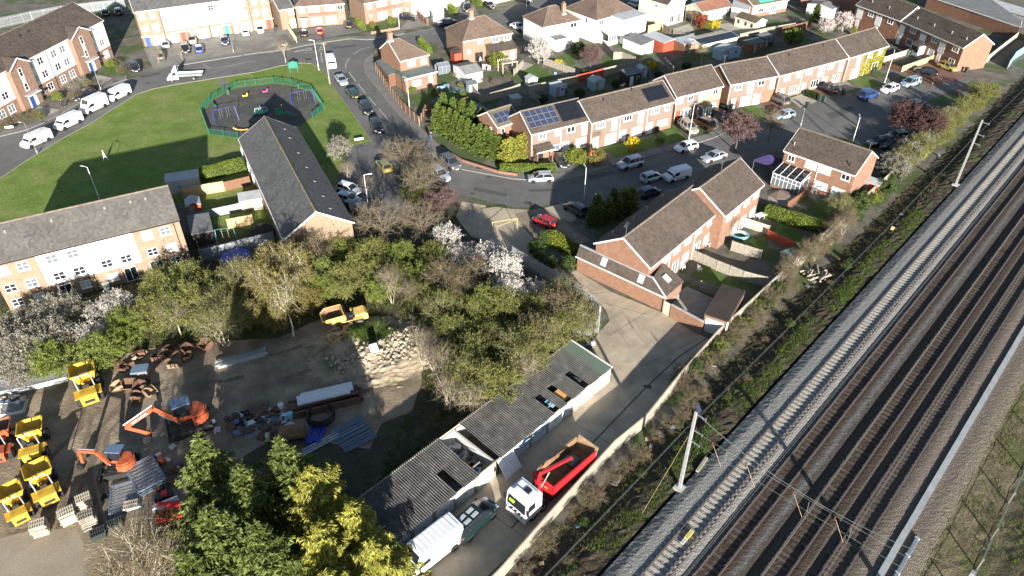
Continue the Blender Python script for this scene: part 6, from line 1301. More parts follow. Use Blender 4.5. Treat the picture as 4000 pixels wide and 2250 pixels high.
 # site dumpers
M['jcb_yellow']=flat('jcb_yellow',(.60,.36,.03),.6,var=.3,scale=2);M['dig_orange']=flat('dig_orange',(.38,.082,.03),.6,var=.35,scale=2);M['pale_yellow']=flat('pale_yellow',(.62,.42,.13),.75,var=.2);M['mud']=flat('mud',(.26,.21,.15),.95,var=.3);M['seat_black']=flat('seat_black',(.02,.02,.02),.7,var=.1)
def dumper(label,c,f,col='jcb_yellow',skip='v',rops=True,inner=None,rimm=None,sc=1.0,group='site dumpers parked in the yard'):
 c,rz=posed(c,f);t=thing('site_dumper',label,'dumper',(c.x,c.y,.02),rz,group);inner=inner or col
 wr=.52
 for x in(1.15,-1.15):
  for s in(1,-1):add_wheel(t,x,s*.82,wr,.42,rimm or 'mud')
 MB().box(-2.0,1.6,-.35,.35,.55,.85).build('chassis',M[col],t)
 eng=MB();eng.rings([[(-2.15,-.62,.6),(-2.15,.62,.6),(-2.15,.62,1.2),(-2.15,-.62,1.2)],[(-1.9,-.66,.6),(-1.9,.66,.6),(-1.9,.66,1.42),(-1.9,-.66,1.42)],[(-.85,-.6,.6),(-.85,.6,.6),(-.85,.6,1.36),(-.85,-.6,1.36)]]);e=eng.build('engine_cover',M[col],t)
 MB().box(-2.165,-2.14,-.4,.4,.8,1.1).build('grille',M['seat_black'],e)
 for s in(1,-1):MB().box(-1.7,-.6,min(s*.62,s*1.02),max(s*.62,s*1.02),1.1,1.15).build('mudguard',M[col],t);st=MB().box(-.5,-.1,min(s*.5,s*.95),max(s*.5,s*.95),.5,.56).build('step',M['galv'],t)
 MB().box(-.85,.15,-.55,.55,.8,.92).build('deck',M['seat_black'],t);sb=MB().box(-.72,-.25,-.25,.25,.98,1.2).box(-.8,-.68,-.25,.25,1.1,1.62).build('seat',M['seat_black'],t);MB().tube([(.1,0,.9),(-.05,0,1.35)],.03,6).cyl((-.05,0,1.35),.2,.03,12).build('steering_column',M['black_metal'],t);MB().box(.05,.3,-.4,.4,.9,1.3).build('console',M[col],t)
 if rops:MB().tube([(-.75,-.62,.9),(-.8,-.62,2.55),(-.8,-.5,2.68),(-.8,.5,2.68),(-.8,.62,2.55),(-.75,.62,.9)],.055,8).build('roll_bar',M['steel_grey'],t)
 # skip: open hopper, inside visible
 if skip=='v':prof=[(.35,1.05),(.2,1.85),(.75,1.9),(2.35,1.55),(1.55,.75),(.7,.7)]
 W2=.98;zt=1.95
 rim=[(.28,-W2,zt),(1.9,-W2*1.02,zt-.05),(2.45,-W2*.75,zt-.35),(2.45,W2*.75,zt-.35),(1.9,W2*1.02,zt-.05),(.28,W2,zt)]
 bot=[(.55,-.6,.85),(1.3,-.62,.75),(1.65,-.45,.8),(1.65,.45,.8),(1.3,.62,.75),(.55,.6,.85)]
 ib=[(x*.94+.07,y*.9,z+.06)for x,y,z in bot];ir=[((x-1.3)*.95+1.3,y*.95,z)for x,y,z in rim]
 out=MB().rings([bot,rim],cap=False);out.poly(bot[::-1]);out.rings([rim,ir],cap=False);sk=out.build('skip',M[col],t)
 inn=MB().rings([ir,ib],cap=False);inn.poly(ib);inn.build('skip_inside',M[inner],sk)
 lip=MB()
 for a,b in zip(rim,rim[1:]+rim[:1]):lip.bar(a,b,.07,.07)
 lip.build('skip_rim',M[col],sk);MB().tube([(.22,-.45,1.75),(.1,-.45,2.25),(.1,.45,2.25),(.22,.45,1.75)],.025,6).build('hand_rail',M['black_metal'],sk)
 for s in(1,-1):MB().tube([(.4,s*.35,.8),(.9,s*.35,1.0)],.05,6).build('tip_ram',M['galv'],t)
 if sc!=1:t.scale=(sc,)*3
 return t
def mid(t,x0,y0,x1,y1):a,b=P(t,x0,y0,1.0),P(t,x1,y1,1.0);return(a+b)/2,b
def dm2(label,t,xr,yr,xf,yf,**k):
 c,f=mid(t,xr,yr,xf,yf);return dumper(label,c,f,**k)
dm2('yellow swivel dumper with a wide empty skip near the blossom shrubs','A',990,800,900,370,sc=1.25)
dm2('yellow dumper parked between the rusty dumper and the fencing stack','A',350,1370,370,1010,sc=1.12)
dm2('yellow dumper with a pale rimmed skip beside the pallets','B',545,660,410,280,sc=1.12)
dm2('small yellow dumper with green seat at the yard edge','B',215,800,130,560,sc=1.0)
dm2('rusty orange dumper beside the yellow dumpers','A',-30,1380,30,1010,col='dig_orange',inner='rust_in',sc=1.12)
dm2('old faded yellow dumper abandoned on the rubble heap',6,800,1015,560,1075,col='pale_yellow',inner='rust_in',rops=False,rimm='mud',sc=1.15,group=None)
# excavators
def excavator(label,c,body_rz,track_rz,boom,sc=1.0,cabside=1,col='dig_orange',big=False):
 t=thing('excavator',label,'excavator',(c.x,c.y,.02),body_rz,'orange excavators in the yard');tr=track_rz-body_rz
 for s in(1,-1):
  k=MB();n=9;pr=[(-1.25+.0,0.35)]
  pts=[(1.2+.35*math.sin(math.pi*i/8),.36+.35*-math.cos(math.pi*i/8))for i in range(9)]+[(-1.2-.35*math.sin(math.pi*i/8),.36+.35*math.cos(math.pi*i/8))for i in range(9)]
  k.extr(pts,s*.95-.24,s*.95+.24,Matrix.Rotation(tr,4,'Z'));k.build('track',M['rubber'],t)
 u=MB();u.box(-.7,.7,-.75,.75,.35,.7,Matrix.Rotation(tr,4,'Z'));u.build('undercarriage',M['black_metal'],t)
 m=Matrix.Rotation(tr,4,'Z');MB().box(1.75,1.85,-1.2,1.2,.1,.6,m).bar(m@Vector((.9,-.5,.45)),m@Vector((1.8,-.5,.4)),.14,.14).bar(m@Vector((.9,.5,.45)),m@Vector((1.8,.5,.4)),.14,.14).build('dozer_blade',M['black_metal'],t)
 h=MB();arc=[(-.2,-.95)]+[(-.5-1.0*math.cos(a),1.0*math.sin(a))for a in[R(-72)+R(144)*i/8 for i in range(9)]]+[(-.2,.95)]
 h.prism(arc,.8,1.55);hs=h.build('counterweight',M[col],t);MB().prism([(x*.86-.05,y*.86)for x,y in arc],1.55,1.72).build('engine_hood',M[col],hs)
 MB().box(-.3,.85,-.95,.95,.72,.85).build('deck',M['black_metal'],t)
 y0=.0 if cabside>0 else-.92;cb=MB();cb.box(-.35,.95,y0,y0+.92,.85,1.2);cbo=cb.build('cab',M[col],t)
 MB().box(-.31,.91,y0+.04,y0+.88,1.2,2.38).build('cab_glass',M['car_glass'],cbo)
 for x in(-.35,.87):
  for y in(y0,y0+.84):MB().box(x,x+.08,y,y+.08,1.2,2.4).build('cab_post',M['black_metal'],cbo)
 M.setdefault('cab_blue',flat('cab_blue',(.10,.15,.24),.4,var=.1));MB().box(-.42,1.02,y0-.06,y0+.98,2.4,2.52).build('cab_roof',M['cab_blue'],cbo)
 by=-.35 if cabside>0 else .35;pts=[Vector((x,by,z))for x,z in boom]
 bm=MB()
 for a,b,w_ in zip(pts[:-3],pts[1:-2],(.34,.32,.28)):
  if(b-a).length>.01:bm.bar(a,b,.26,w_)
 bo=bm.build('boom',M[col],t);ar=MB().bar(pts[-3],pts[-2],.22,.3).build('stick',M[col],bo)
 MB().tube([Vector((.75,by,1.0)),(pts[0]*.3+pts[1]*.7)+Vector((.15,0,-.2))],.07,8).build('boom_ram',M['galv'],bo);MB().tube([pts[1]+Vector((0,0,.3)),pts[-3]+Vector((.1,0,.25))],.06,8).build('stick_ram',M['galv'],bo)
 q=pts[-2];e=pts[-1];bk=MB();prof=[(0,0),(.45,.05),(.62,-.4),(.4,-.75),(.05,-.7),(-.1,-.35)]
 bk.extr([(q.x+a,q.z+b)for a,b in prof],q.y-.38,q.y+.38);bk.build('bucket',M['black_metal'],bo)
 t.scale=(sc,)*3;return t,bo
c=P('B',1330,300);ex1,bo1=excavator('orange excavator with blue cab roof and rounded counterweight, boom reaching over the track marks',c,az(P('B',1330,180),P('B',900,165)),az(P('B',1330,300),P('B',1180,330)),[(.8,1.2),(1.55,2.9),(3.1,3.0),(3.1,3.0),(3.35,1.3),(3.2,.6)],.98,-1)
c=P('C',420,1420);ex2,bo2=excavator('larger orange excavator with long lettered boom behind the scrap pile',c,az(P('A',1900,960,2),P('A',1450,1120,2)),az(P('C',420,1420),P('C',330,1449)),[(.8,1.5),(2.1,3.5),(4.3,2.6),(4.3,2.6),(3.0,1.2),(2.9,.8)],1.25,-1)
# maker's lettering on the big boom, painted on its upper flank
def text_on(s,parent,loc,rot,size,m,name='lettering'):
 cu=bpy.data.curves.new(name,'FONT');cu.body=s;cu.size=size;cu.align_x='CENTER';cu.align_y='CENTER';cu.extrude=.002;cu.materials.append(M[m])
 o0=bpy.data.objects.new('tmp',cu);C.objects.link(o0);dg=bpy.context.evaluated_depsgraph_get();me=bpy.data.meshes.new_from_object(o0.evaluated_get(dg));bpy.data.objects.remove(o0)
 if not me.materials:me.materials.append(M[m])
 return link(name,me,parent,loc,rot)
an=math.atan2(2.6-3.5,4.3-2.1)
text_on('HITACHI',bo2,(3.2,.35+.135,3.05),(math.pi/2,an,math.pi),.34,'white_paint');text_on('HITACHI',bo2,(3.2,.35-.135,3.05),(math.pi/2,-an,0),.34,'white_paint')
# TREES AND PLANTS
def np_mesh(name,V,F,m,smooth=False):
 me=bpy.data.meshes.new(name);V=np.asarray(V,np.float32);F=np.asarray(F,np.int32);n,k=F.shape
 me.vertices.add(len(V));me.vertices.foreach_set('co',V.ravel());me.loops.add(n*k);me.loops.foreach_set('vertex_index',F.ravel())
 me.polygons.add(n);me.polygons.foreach_set('loop_start',np.arange(0,n*k,k,dtype=np.int32));me.polygons.foreach_set('loop_total',np.full(n,k,np.int32))
 me.update(calc_edges=True);me.materials.append(m);return me
def unit(a):return a/np.maximum(np.linalg.norm(a,axis=-1,keepdims=True),1e-6)
def sticks(P0,P1,R0_,R1_,n=3):
 P0,P1=np.asarray(P0,float),np.asarray(P1,float);R0_,R1_=np.asarray(R0_,float),np.asarray(R1_,float);d=unit(P1-P0)
 h=np.where(np.abs(d[:,2:3])>.9,np.array([[1.,0,0]]),np.array([[0.,0,1]]));a=unit(np.cross(d,h));b=np.cross(d,a)
 V=[];N_=len(P0)
 for Q,rr in((P0,R0_),(P1,R1_)):
  for k in range(n):
   t=2*math.pi*k/n;V.append(Q+(a*math.cos(t)+b*math.sin(t))*rr[:,None])
 V=np.stack(V,1).reshape(-1,3);base=np.arange(N_)[:,None]*2*n
 F=np.concatenate([np.stack([base[:,0]+k,base[:,0]+(k+1)%n,base[:,0]+n+(k+1)%n,base[:,0]+n+k],1)for k in range(n)])
 return V,F
def leaf_quads(rs,Cn,size,asp=1.6,dirs=None,flatz=0.0):
 n=len(Cn);u=unit(rs.normal(size=(n,3)))if dirs is None else unit(dirs);w_=rs.normal(size=(n,3));w_[:,2]*=(1-flatz);v=unit(np.cross(u,w_));s=size*rs.uniform(.6,1.35,(n,1))
 V=np.stack([Cn-u*s*asp*.5,Cn+v*s*.5-u*s*.05,Cn+u*s*asp*.5,Cn-v*s*.5-u*s*.05],1).reshape(-1,3)
 return V,np.arange(n*4).reshape(-1,4)
def make_tree(name,seed,H,Rr,th,wood,leaf,K=11,B=7,T=8,twl=.55,nl=9,ls=.11,stems=1,droop=.0,r0=.16,spread=.35,tw_r=.012,up=.35,flat_top=1.0,squash=1.0,leafless=False,twig=None,asp=1.6,lfrac=1.0):
 """trunk (wood down to branches) and crown (twigs and leaves) meshes"""
 rs=np.random.RandomState(seed);seg0,seg1,ra,rb=[],[],[],[];tw0,tw1=[],[]
 cz=th+(H-th)*.5;ez=(H-th)*.5
 def env(dv):return np.array([dv[0]*Rr,dv[1]*Rr*squash,dv[2]*ez])
 base=[]
 for s in range(stems):
  a=2*math.pi*s/stems+rs.uniform(0,1);off=np.array([math.cos(a),math.sin(a),0])*spread*(0 if stems==1 else 1)
  b0=off*.35;topz=th+(H-th)*(.55 if stems==1 else .35);pts=[b0+np.array([0,0,-.15])]
  for k in range(1,5):f=k/4;pts.append(b0+off*f*Rr*.9+np.array([rs.normal(0,.08)*H*.08,rs.normal(0,.08)*H*.08,topz*f]))
  rr=r0/math.sqrt(stems)
  for i in range(4):seg0.append(pts[i]);seg1.append(pts[i+1]);ra.append(rr*(1-i*.2));rb.append(rr*(1-(i+1)*.2))
  base.append((pts,rr))
 tips=[]
 for k in range(K):
  pts,rr=base[k%stems];dv=unit(rs.normal(size=3));dv[2]=dv[2]*.8+up;dv=unit(dv)
  f=rs.uniform(.45,1.0);i=min(3,int(f*4));st=pts[i]+(pts[i+1]-pts[i])*(f*4-i if f<1 else 1)
  en=np.array([0,0,cz])+env(dv)*rs.uniform(.55,.8);md=(st+en)/2+rs.normal(0,.12,3)*Rr*.5
  q=rr*.42
  seg0+=[st,md];seg1+=[md,en];ra+=[q,q*.65];rb+=[q*.65,q*.35]
  for b in range(B):
   t=rs.uniform(.25,1);p=md+(en-md)*t if rs.rand()<.65 else st+(md-st)*max(t,.5)
   d2=unit(dv+rs.normal(0,.75,3));e2=np.array([0,0,cz])+env(d2)*rs.uniform(.72,1.02)**flat_top
   e2=p+(e2-p)*min(1,2.6/max(np.linalg.norm(e2-p),.1)*Rr/2.2);m2=(p+e2)/2+rs.normal(0,.1,3)*Rr*.35
   seg0+=[p,m2];seg1+=[m2,e2];ra+=[q*.32,q*.22];rb+=[q*.22,tw_r]
   for c in range(T):
    t=rs.uniform(.15,1);pp=m2+(e2-m2)*t if rs.rand()<.7 else p+(m2-p)*t
    d3=unit(unit(e2-p)*.7+rs.normal(0,.7,3)+np.array([0,0,up*.6-droop]));L=twl*rs.uniform(.5,1.4);tw0.append(pp);tw1.append(pp+d3*L+np.array([0,0,-droop*L*.5]))
 V,F=sticks(seg0,seg1,ra,rb,4);trunk=np_mesh(name+'_trunk',V,F,M[wood])
 tw0,tw1=np.array(tw0),np.array(tw1);n=len(tw0);Vt,Ft=sticks(tw0,tw1,np.full(n,tw_r),np.full(n,tw_r*.45),3)
 if leafless or nl==0:crown=np_mesh(name+'_twigs',Vt,Ft,M[twig or wood]);return trunk,crown
 keep=rs.rand(n)<lfrac;t0,t1=tw0[keep],tw1[keep];n2=len(t0);f=rs.uniform(.1,1.08,(n2,nl,1));Cn=(t0[:,None]+(t1-t0)[:,None]*f+rs.normal(0,ls*.75,(n2,nl,3))).reshape(-1,3)
 Vl,Fl=leaf_quads(rs,Cn,ls,asp);V=np.concatenate([Vt,Vl]);F=np.concatenate([Ft,Fl+len(Vt)])
 crown=np_mesh(name+'_crown',V,F,M[twig or wood]);crown.materials.append(M[leaf]);mi=np.zeros(len(F),np.int32);mi[len(Ft):]=1;crown.polygons.foreach_set('material_index',mi);return trunk,crown
def make_conifer(name,seed,H,Rr,wood,leaf,nb=90,spray=26,ls=.2,droop=.35,z0=.03,tipup=.15,per=7,power=.85,irreg=.18,asp=2.2,plume=.9):
 """tiers of flat tapering fronds round a leader; side sprays shorten to each frond's tip"""
 rs=np.random.RandomState(seed);s0,s1,ra,rb=[np.array([0,0,-.2])],[np.array([0,0,H*.97])],[Rr*.055],[.02];cs,ds=[],[];ph=rs.uniform(0,6.28,4)
 for i in range(nb):
  f=(i+rs.rand()*.7)/nb;f=z0+(1-z0)*f**.92;z=H*f;a=i*2.399+rs.normal(0,.2);L=Rr*max(.05,(1-f)**power)*(1+irreg*math.sin(a*3+ph[0]+f*5)+rs.normal(0,irreg*.8));L=max(L,.22)
  d=np.array([math.cos(a),math.sin(a),tipup*(f-.2)]);p0=np.array([0,0,z]);pe=p0+d*L+np.array([0,0,-droop*L*.3+.2*f]);s0.append(p0);s1.append(pe);ra.append(.05*(1-f)+.02);rb.append(.008);ax=unit(pe-p0);sd=unit(np.cross(ax,[0,0,1]))
  ns=max(6,int(spray*L/Rr+5));wmax=plume*(.25+.75*(L/Rr)**.6)
  for k in range(ns):
   t=.12+.9*(k+.5)/ns;q=p0+(pe-p0)*t;w_=wmax*min(1.0,max(.12,(1.1-t)*1.5));e=q+sd*(1 if k%2 else-1)*w_*rs.uniform(.6,1.15)+ax*w_*rs.uniform(.55,1.0)+np.array([0,0,rs.normal(-droop*.25,.06)])
   m=max(4,int(per*(.5+w_/max(plume,.1))));g=rs.uniform(0,1.05,(m,1));c=q+(e-q)*g+rs.normal(0,.035,(m,3));c[:,2:]-=droop*.25*g**2;cs.append(c);ds.append(unit(unit(e-q)[None]+rs.normal(0,.3,(m,3))-np.array([[0,0,droop*.35]])))
 V,F=sticks(s0,s1,ra,rb,4);trunk=np_mesh(name+'_trunk',V,F,M[wood]);Cn=np.concatenate(cs);D=np.concatenate(ds)
 Vl,Fl=leaf_quads(rs,Cn,ls,asp,D,.3);crown=np_mesh(name+'_crown',Vl,Fl,M[leaf]);return trunk,crown
M['leaf_olive']=leafmat('leaf_olive',(.115,.140,.026),(.190,.210,.044),(.265,.262,.082));M['leaf_bright']=leafmat('leaf_bright',(.110,.160,.023),(.178,.235,.036),(.25,.285,.068));M['leaf_dark']=leafmat('leaf_dark',(.020,.040,.012),(.040,.070,.020),(.07,.10,.03))
M['leaf_gold']=leafmat('leaf_gold',(.14,.120,.025),(.22,.185,.040),(.28,.235,.065));M['leaf_brown']=leafmat('leaf_brown',(.10,.078,.042),(.155,.12,.066),(.20,.16,.09));M['blossom']=leafmat('blossom',(.46,.43,.38),(.62,.59,.55),(.74,.71,.67),.3)
M['blossom_grey']=leafmat('blossom_grey',(.19,.18,.13),(.30,.285,.235),(.43,.415,.365),.3);M['leaf_plum']=leafmat('leaf_plum',(.070,.030,.032),(.115,.055,.056),(.165,.090,.088));M['leaf_plum_pink']=leafmat('leaf_plum_pink',(.135,.075,.075),(.20,.118,.115),(.26,.165,.16));M['magnolia']=leafmat('magnolia',(.55,.45,.43),(.68,.60,.58),(.76,.71,.69),.3)
M['con_dark']=leafmat('con_dark',(.062,.090,.024),(.120,.155,.040),(.195,.225,.062),.2,.5);M['con_gold']=leafmat('con_gold',(.165,.172,.030),(.28,.278,.048),(.41,.395,.095),.25,.5);M['con_green']=leafmat('con_green',(.040,.075,.016),(.085,.130,.026),(.18,.205,.038),.2,.7);M['hedge_lime']=leafmat('hedge_lime',(.10,.135,.012),(.17,.20,.022),(.24,.26,.04),.2,.8);M['creeper']=leafmat('creeper',(.22,.23,.015),(.34,.33,.03),(.42,.40,.06),.2,.8)
M['forsythia']=leafmat('forsythia',(.45,.33,.01),(.62,.48,.02),(.70,.56,.05),.25);M['red_shrub']=leafmat('red_shrub',(.22,.04,.02),(.34,.06,.03),(.40,.12,.06),.25);M['ivy']=leafmat('ivy',(.025,.05,.012),(.05,.085,.02),(.085,.12,.03),.1,.8)
M['leaf_tan']=leafmat('leaf_tan',(.12,.092,.04),(.19,.145,.062),(.25,.195,.09));M['twig_tan']=flat('twig_tan',(.165,.135,.088),.95,var=.3,scale=2)
PR={}
PR['haw1']=make_tree('hawthorn',1,5.2,2.6,.8,'bark','leaf_olive',12,9,11,.65,8,.085,3,r0=.14,twig='twig_tan',tw_r=.010)
PR['haw2']=make_tree('hawthorn',2,4.4,2.5,.5,'bark','leaf_bright',12,9,10,.6,10,.09,3,r0=.13,twig='twig_tan',tw_r=.010)
PR['haw3']=make_tree('hawthorn',3,5.8,2.8,1.0,'bark_pale','leaf_olive',12,9,11,.8,4,.08,4,r0=.13,twig='twig_tan',tw_r=.011)
PR['haw4']=make_tree('hawthorn',13,5.0,2.7,.6,'bark','leaf_olive',13,9,11,.65,8,.085,4,r0=.13,twig='twig_tan',tw_r=.010)
PR['bare1']=make_tree('bare',4,7.0,2.9,1.6,'bark_pale',None,12,8,9,.85,0,.1,1,r0=.16,leafless=True,up=.8,tw_r=.009,twig='twig_tan')
PR['bare2']=make_tree('bare',5,6.0,2.5,.8,'bark_pale',None,11,7,9,.85,0,.1,4,r0=.15,leafless=True,up=.9,tw_r=.009,spread=.3,twig='twig_tan')
PR['bare3']=make_tree('bare',6,7.5,3.8,1.5,'bark','leaf_brown',13,9,11,.75,2,.06,1,r0=.2,up=.4,tw_r=.011,lfrac=.6,twig='twig_tan')
PR['white1']=make_tree('blackthorn',7,5.0,2.3,.8,'bark_dark','blossom',12,8,9,.6,11,.10,2,r0=.12,up=.6)
PR['white2']=make_tree('blackthorn',8,4.6,2.6,.5,'bark','blossom_grey',12,8,10,.65,7,.085,3,r0=.12,up=.5)
PR['birch']=make_tree('birch',9,9.5,2.3,2.0,'bark_birch','leaf_gold',14,8,10,.8,8,.08,1,droop=.55,r0=.14,up=.7,twig='twig_tan',tw_r=.008)
PR['birchbare']=make_tree('birch',10,10,3.4,1.6,'bark_birch','leaf_tan',13,9,13,1.0,7,.065,2,droop=.7,r0=.17,up=.7,tw_r=.008,twig='twig_tan')
PR['plum']=make_tree('plum',11,5.6,2.9,1.2,'bark_dark','leaf_plum',13,9,9,.55,10,.10,1,r0=.16,up=.45)
PR['plumpink']=make_tree('plum',12,5.6,2.9,1.2,'bark_dark','leaf_plum_pink',13,9,9,.55,9,.085,1,r0=.16,up=.45)
PR['bush']=make_tree('bush',14,1.9,1.3,.1,'bark','leaf_dark',9,6,7,.35,9,.10,4,r0=.06,up=.3)
PR['bushy']=make_tree('bush',15,1.8,1.3,.1,'bark','leaf_bright',9,6,7,.35,9,.10,4,r0=.06,up=.3)
PR['bushb']=make_tree('bush',16,1.6,1.4,.05,'bark','leaf_brown',9,6,9,.5,2,.06,5,r0=.05,up=.5,tw_r=.008,twig='twig_tan')
PR['ivyb']=make_tree('ivy',17,2.2,1.5,.1,'bark','ivy',10,6,8,.35,10,.11,4,r0=.06)
PR['con']=make_conifer('conifer',21,12.5,4.2,'bark_dark','con_dark',120,30,.115,.3,.03,.55,11,plume=.75,irreg=.22,asp=3.0,power=.9)
PR['congold']=make_conifer('gold_conifer',22,11.5,4.0,'bark','con_gold',115,30,.095,.9,.03,.8,11,plume=.8,irreg=.32,asp=4.0,power=.8)
PR['ley']=make_conifer('ley',23,5.2,1.5,'bark_dark','con_green',90,14,.15,.1,.02,1.2,7,power=.55,plume=.45)
PR['leygold']=make_conifer('ley',24,4.2,1.6,'bark_dark','con_gold',80,14,.14,.1,.02,1.0,7,power=.55,plume=.45)
PR['leylime']=make_conifer('ley',25,3.2,1.4,'bark_dark','hedge_lime',70,12,.14,.1,.02,.9,7,power=.5,plume=.45)
PR['colum']=make_conifer('column',26,3.6,.8,'bark_dark','con_dark',70,10,.13,.05,.02,1.2,7,power=.35,plume=.3)
def remat(src,leaf,idx=1):
 t,c=PR[src];c2=c.copy();c2.materials[min(idx,len(c2.materials)-1)]=M[leaf];return t,c2
PR['plumred']=remat('bush','red_shrub');PR['fors']=remat('bushy','forsythia');PR['bushgold']=remat('bushy','leaf_gold');PR['magn']=remat('white1','magnolia');PR['blossompale']=remat('white1','blossom_grey');PR['haw1b']=remat('haw1','leaf_bright');PR['haw4d']=remat('haw4','leaf_gold');PR['haw3w']=remat('haw3','leaf_brown');PR['white2b']=remat('white2','blossom');PR['bushlime']=remat('bushy','hedge_lime');PR['bushcreep']=remat('bushy','creeper')
trng=random.Random(77)
def plant(kind,label,pos,sc=1.0,group=None,name='tree',cat='tree',z=0.0,rz=None,sz=None):
 rz=trng.uniform(0,6.28)if rz is None else rz;tr,cr=PR[kind]
 t=thing(name,label,cat,(pos[0],pos[1],z),rz,group);s=sc*trng.uniform(.94,1.06);t.scale=(s,s,s*(sz or trng.uniform(.92,1.08)))
 link('trunk' if cat=='tree' else 'stems',tr,t);link('crown' if cat=='tree' else 'foliage',cr,t);return t
def grove(kind,label,group,pts,sc=1.0,zc=2.5,name='tree',cat='tree',t='d',jit=.12):
 """pts: photo readings of crown middles at height zc"""
 for i in range(0,len(pts),2):plant(kind,label,P(t,pts[i],pts[i+1],zc),sc*trng.uniform(1-jit,1+jit),group,name,cat)
 # the thicket between the yard, the lane and the garages
grove('haw1','olive green hawthorn crowded in the thicket','olive hawthorns of the thicket',(905,680,1000,695,1060,745,1235,850,1180,790,1310,840,1400,790,1345,780,1200,975,1265,940,860,715),.92)
grove('haw4','broad olive hawthorn in the thicket towards the garages','broad hawthorns of the thicket',(1140,840,1260,790,1340,865,1190,890,1420,835,1090,650,1350,900,1270,975,930,640),.92)
grove('haw2','bright green leafing hawthorn in the thicket','bright green hawthorns of the thicket',(850,625,950,720,1060,690,1150,880,1250,755,1010,640,800,720),.9)
grove('haw1b','fresh yellow green hawthorn standing above its neighbours','yellow green hawthorns of the thicket',(1230,770,1120,760,820,700),1.05)
grove('haw3','thin twiggy hawthorn with pale stems in the thicket','thin twiggy hawthorns of the thicket',(1320,920,1440,780,1410,760,1170,940,1110,790,1380,860,1290,890,1450,820),.88)
grove('haw3w','brown twiggy shrub among the green hawthorns','brown twiggy shrubs of the thicket',(1110,715,1150,730,1420,800,1345,840,1200,700,790,650,830,600),.95)
grove('bare2','bare pale stemmed sapling at the rubble edge','bare saplings of the thicket',(1085,880,1060,870,1030,735,980,715,1110,920,1130,980),.8,3.0)
grove('bare1','leafless silvery tree behind the garage roofs','bare trees behind the garages',(1185,1010,1235,965,1330,930),.62,2.6)
grove('white1','white blossoming blackthorn beside the palisade fence','white blackthorns by the palisade',(1225,655,1265,690,1280,745,1120,605),1.0)
grove('white2b','smaller white blossom shrub in the thicket shade','smaller blossom shrubs of the thicket',(1130,650,1170,640,1335,725,1145,690),.8)
grove('birch','tall golden birch at the back of the yard','golden birches',(690,690,745,700,720,770,660,720),.92,4.5)
grove('haw4d','golden olive shrub below the birches','golden olive shrubs',(640,790,770,755,700,800,610,760),.8,2.0)
grove('bare3','large spreading bare tree beside the apartment gable','spreading bare trees by the apartment gable',(960,575,1060,565),.95,3.4)
grove('haw3w','reddish bare shrub against the apartment gable wall','bare shrubs at the gable',(790,635,750,620),.85,2.4)
# trees in front of the pale flats
grove('white2','silver grey blossom thorn in front of the pale flats','grey blossom thorns by the flats',(150,790,90,805,55,830,30,880,80,890,130,860,40,930),1.0)
grove('white2b','white flecked thorn beside the green thorn near the flats','white flecked thorns by the flats',(245,790,290,765,230,840),.85)
grove('haw2','bright green thorn near the yellow swivel dumper','bright green thorns by the flats',(290,850,250,880,320,810,125,905),.9)
grove('haw1','large olive thorn hiding the end of the pale flats','large olive thorns by the flats',(420,720,480,720,500,770,390,790,450,780),1.1)
grove('bare1','fallen looking bare pale tree at the yard edge','bare pale trees at the yard edge',(440,800,540,780),.75,2.6)
grove('haw3','twiggy thorn between the flats and the birches','twiggy thorns between flats and birches',(560,760,590,800,610,720,555,830),.9)
grove('ivyb','sunlit ivy mound along the back of the garage row','ivy mounds behind the garages',(1030,760,1095,705,1160,655,1225,600,1280,555,1060,690),.95,1.5,'shrub','shrub','E')
# big conifers at the bottom
for x,y,s,lab in((505,1120,1.0,'tall dark green cypress overhanging the scrap yard'),(700,1105,.95,'tall dark green cypress next to the golden cypress'),(600,1190,.92,'dark green cypress filling the gap between two taller ones'),(520,1290,1.0,'dark green cypress in front beside the bare birch'),(640,1330,.95,'dark green cypress at the foot of the golden cypresses'),(470,1400,.85,'low dark green cypress beside the bare birch crown')):
 plant('con',lab,P('d',x,y,12.5*s),s*1.3,'dark cypresses','cypress_tree',sz=.78)
for x,y,s,lab in((775,1175,1.0,'golden cypress with feathery top against the dark cypresses'),(880,1265,.9,'golden cypress overhanging the corrugated garage roof'),(800,1330,.95,'golden cypress bowed in the middle of the clump'),(930,1370,.85,'golden cypress beside the long white van'),(820,1450,.9,'golden cypress with the shortest top in the clump')):
 plant('congold',lab,P('d',x,y,11.5*s),s*1.25,'golden cypresses','cypress_tree',sz=.8)
plant('birchbare','bare weeping birch with white branches beside the pallet stacks',P('d',335,1375,7.0),.9,None,'birch_tree')
plant('birchbare','low bare birch beside the taller weeping birch',P('d',300,1450,6.0),.8,None,'birch_tree')
# street and garden trees
grove('bare3','bare street tree over the bend between the two roads','bare street trees at the bend',(1040,385,1075,425,1060,470,1010,400),.85,3.4)
grove('plumpink','pink purple tree at the lane mouth','pink purple trees at the lane mouth',(1115,485,1090,510),.8,2.8)
grove('haw2','green shrub under the bare street trees','green shrubs under street trees',(1060,500,1030,480),.7,1.8)
plant('blossompale','cream blossom tree beside the apartment block corner',P('d',855,375,2.8),.85);grove('bare2','small bare tree beside the access road cars','small bare trees by the access road',(875,425,925,470),.6,2.2)
plant('bare1','bare winter tree beside the green notice board',P('d',712,120,3.2),.8);plant('bare2','bare shrub on the town house drive edge',P('d',395,140,1.5),.5);plant('bare2','thin bare shrub between town house drives',P('d',455,135,1.2),.4)
plant('white1','big white blossom tree in the back garden behind the terrace',P('d',1355,128,3.0),1.25);plant('plumpink','pink brown tree beside the red fence',P('d',1487,140,2.8),.85);plant('birch','weeping yellow tree in front of the white flat garage',P('d',1767,132,2.6),.5)
plant('plumpink','round pink plum tree on the close',P('d',1858,335,3.2),1.15);plant('bare3','bare tree beside the round pink plum tree',P('d',1942,312,3.2),.75)
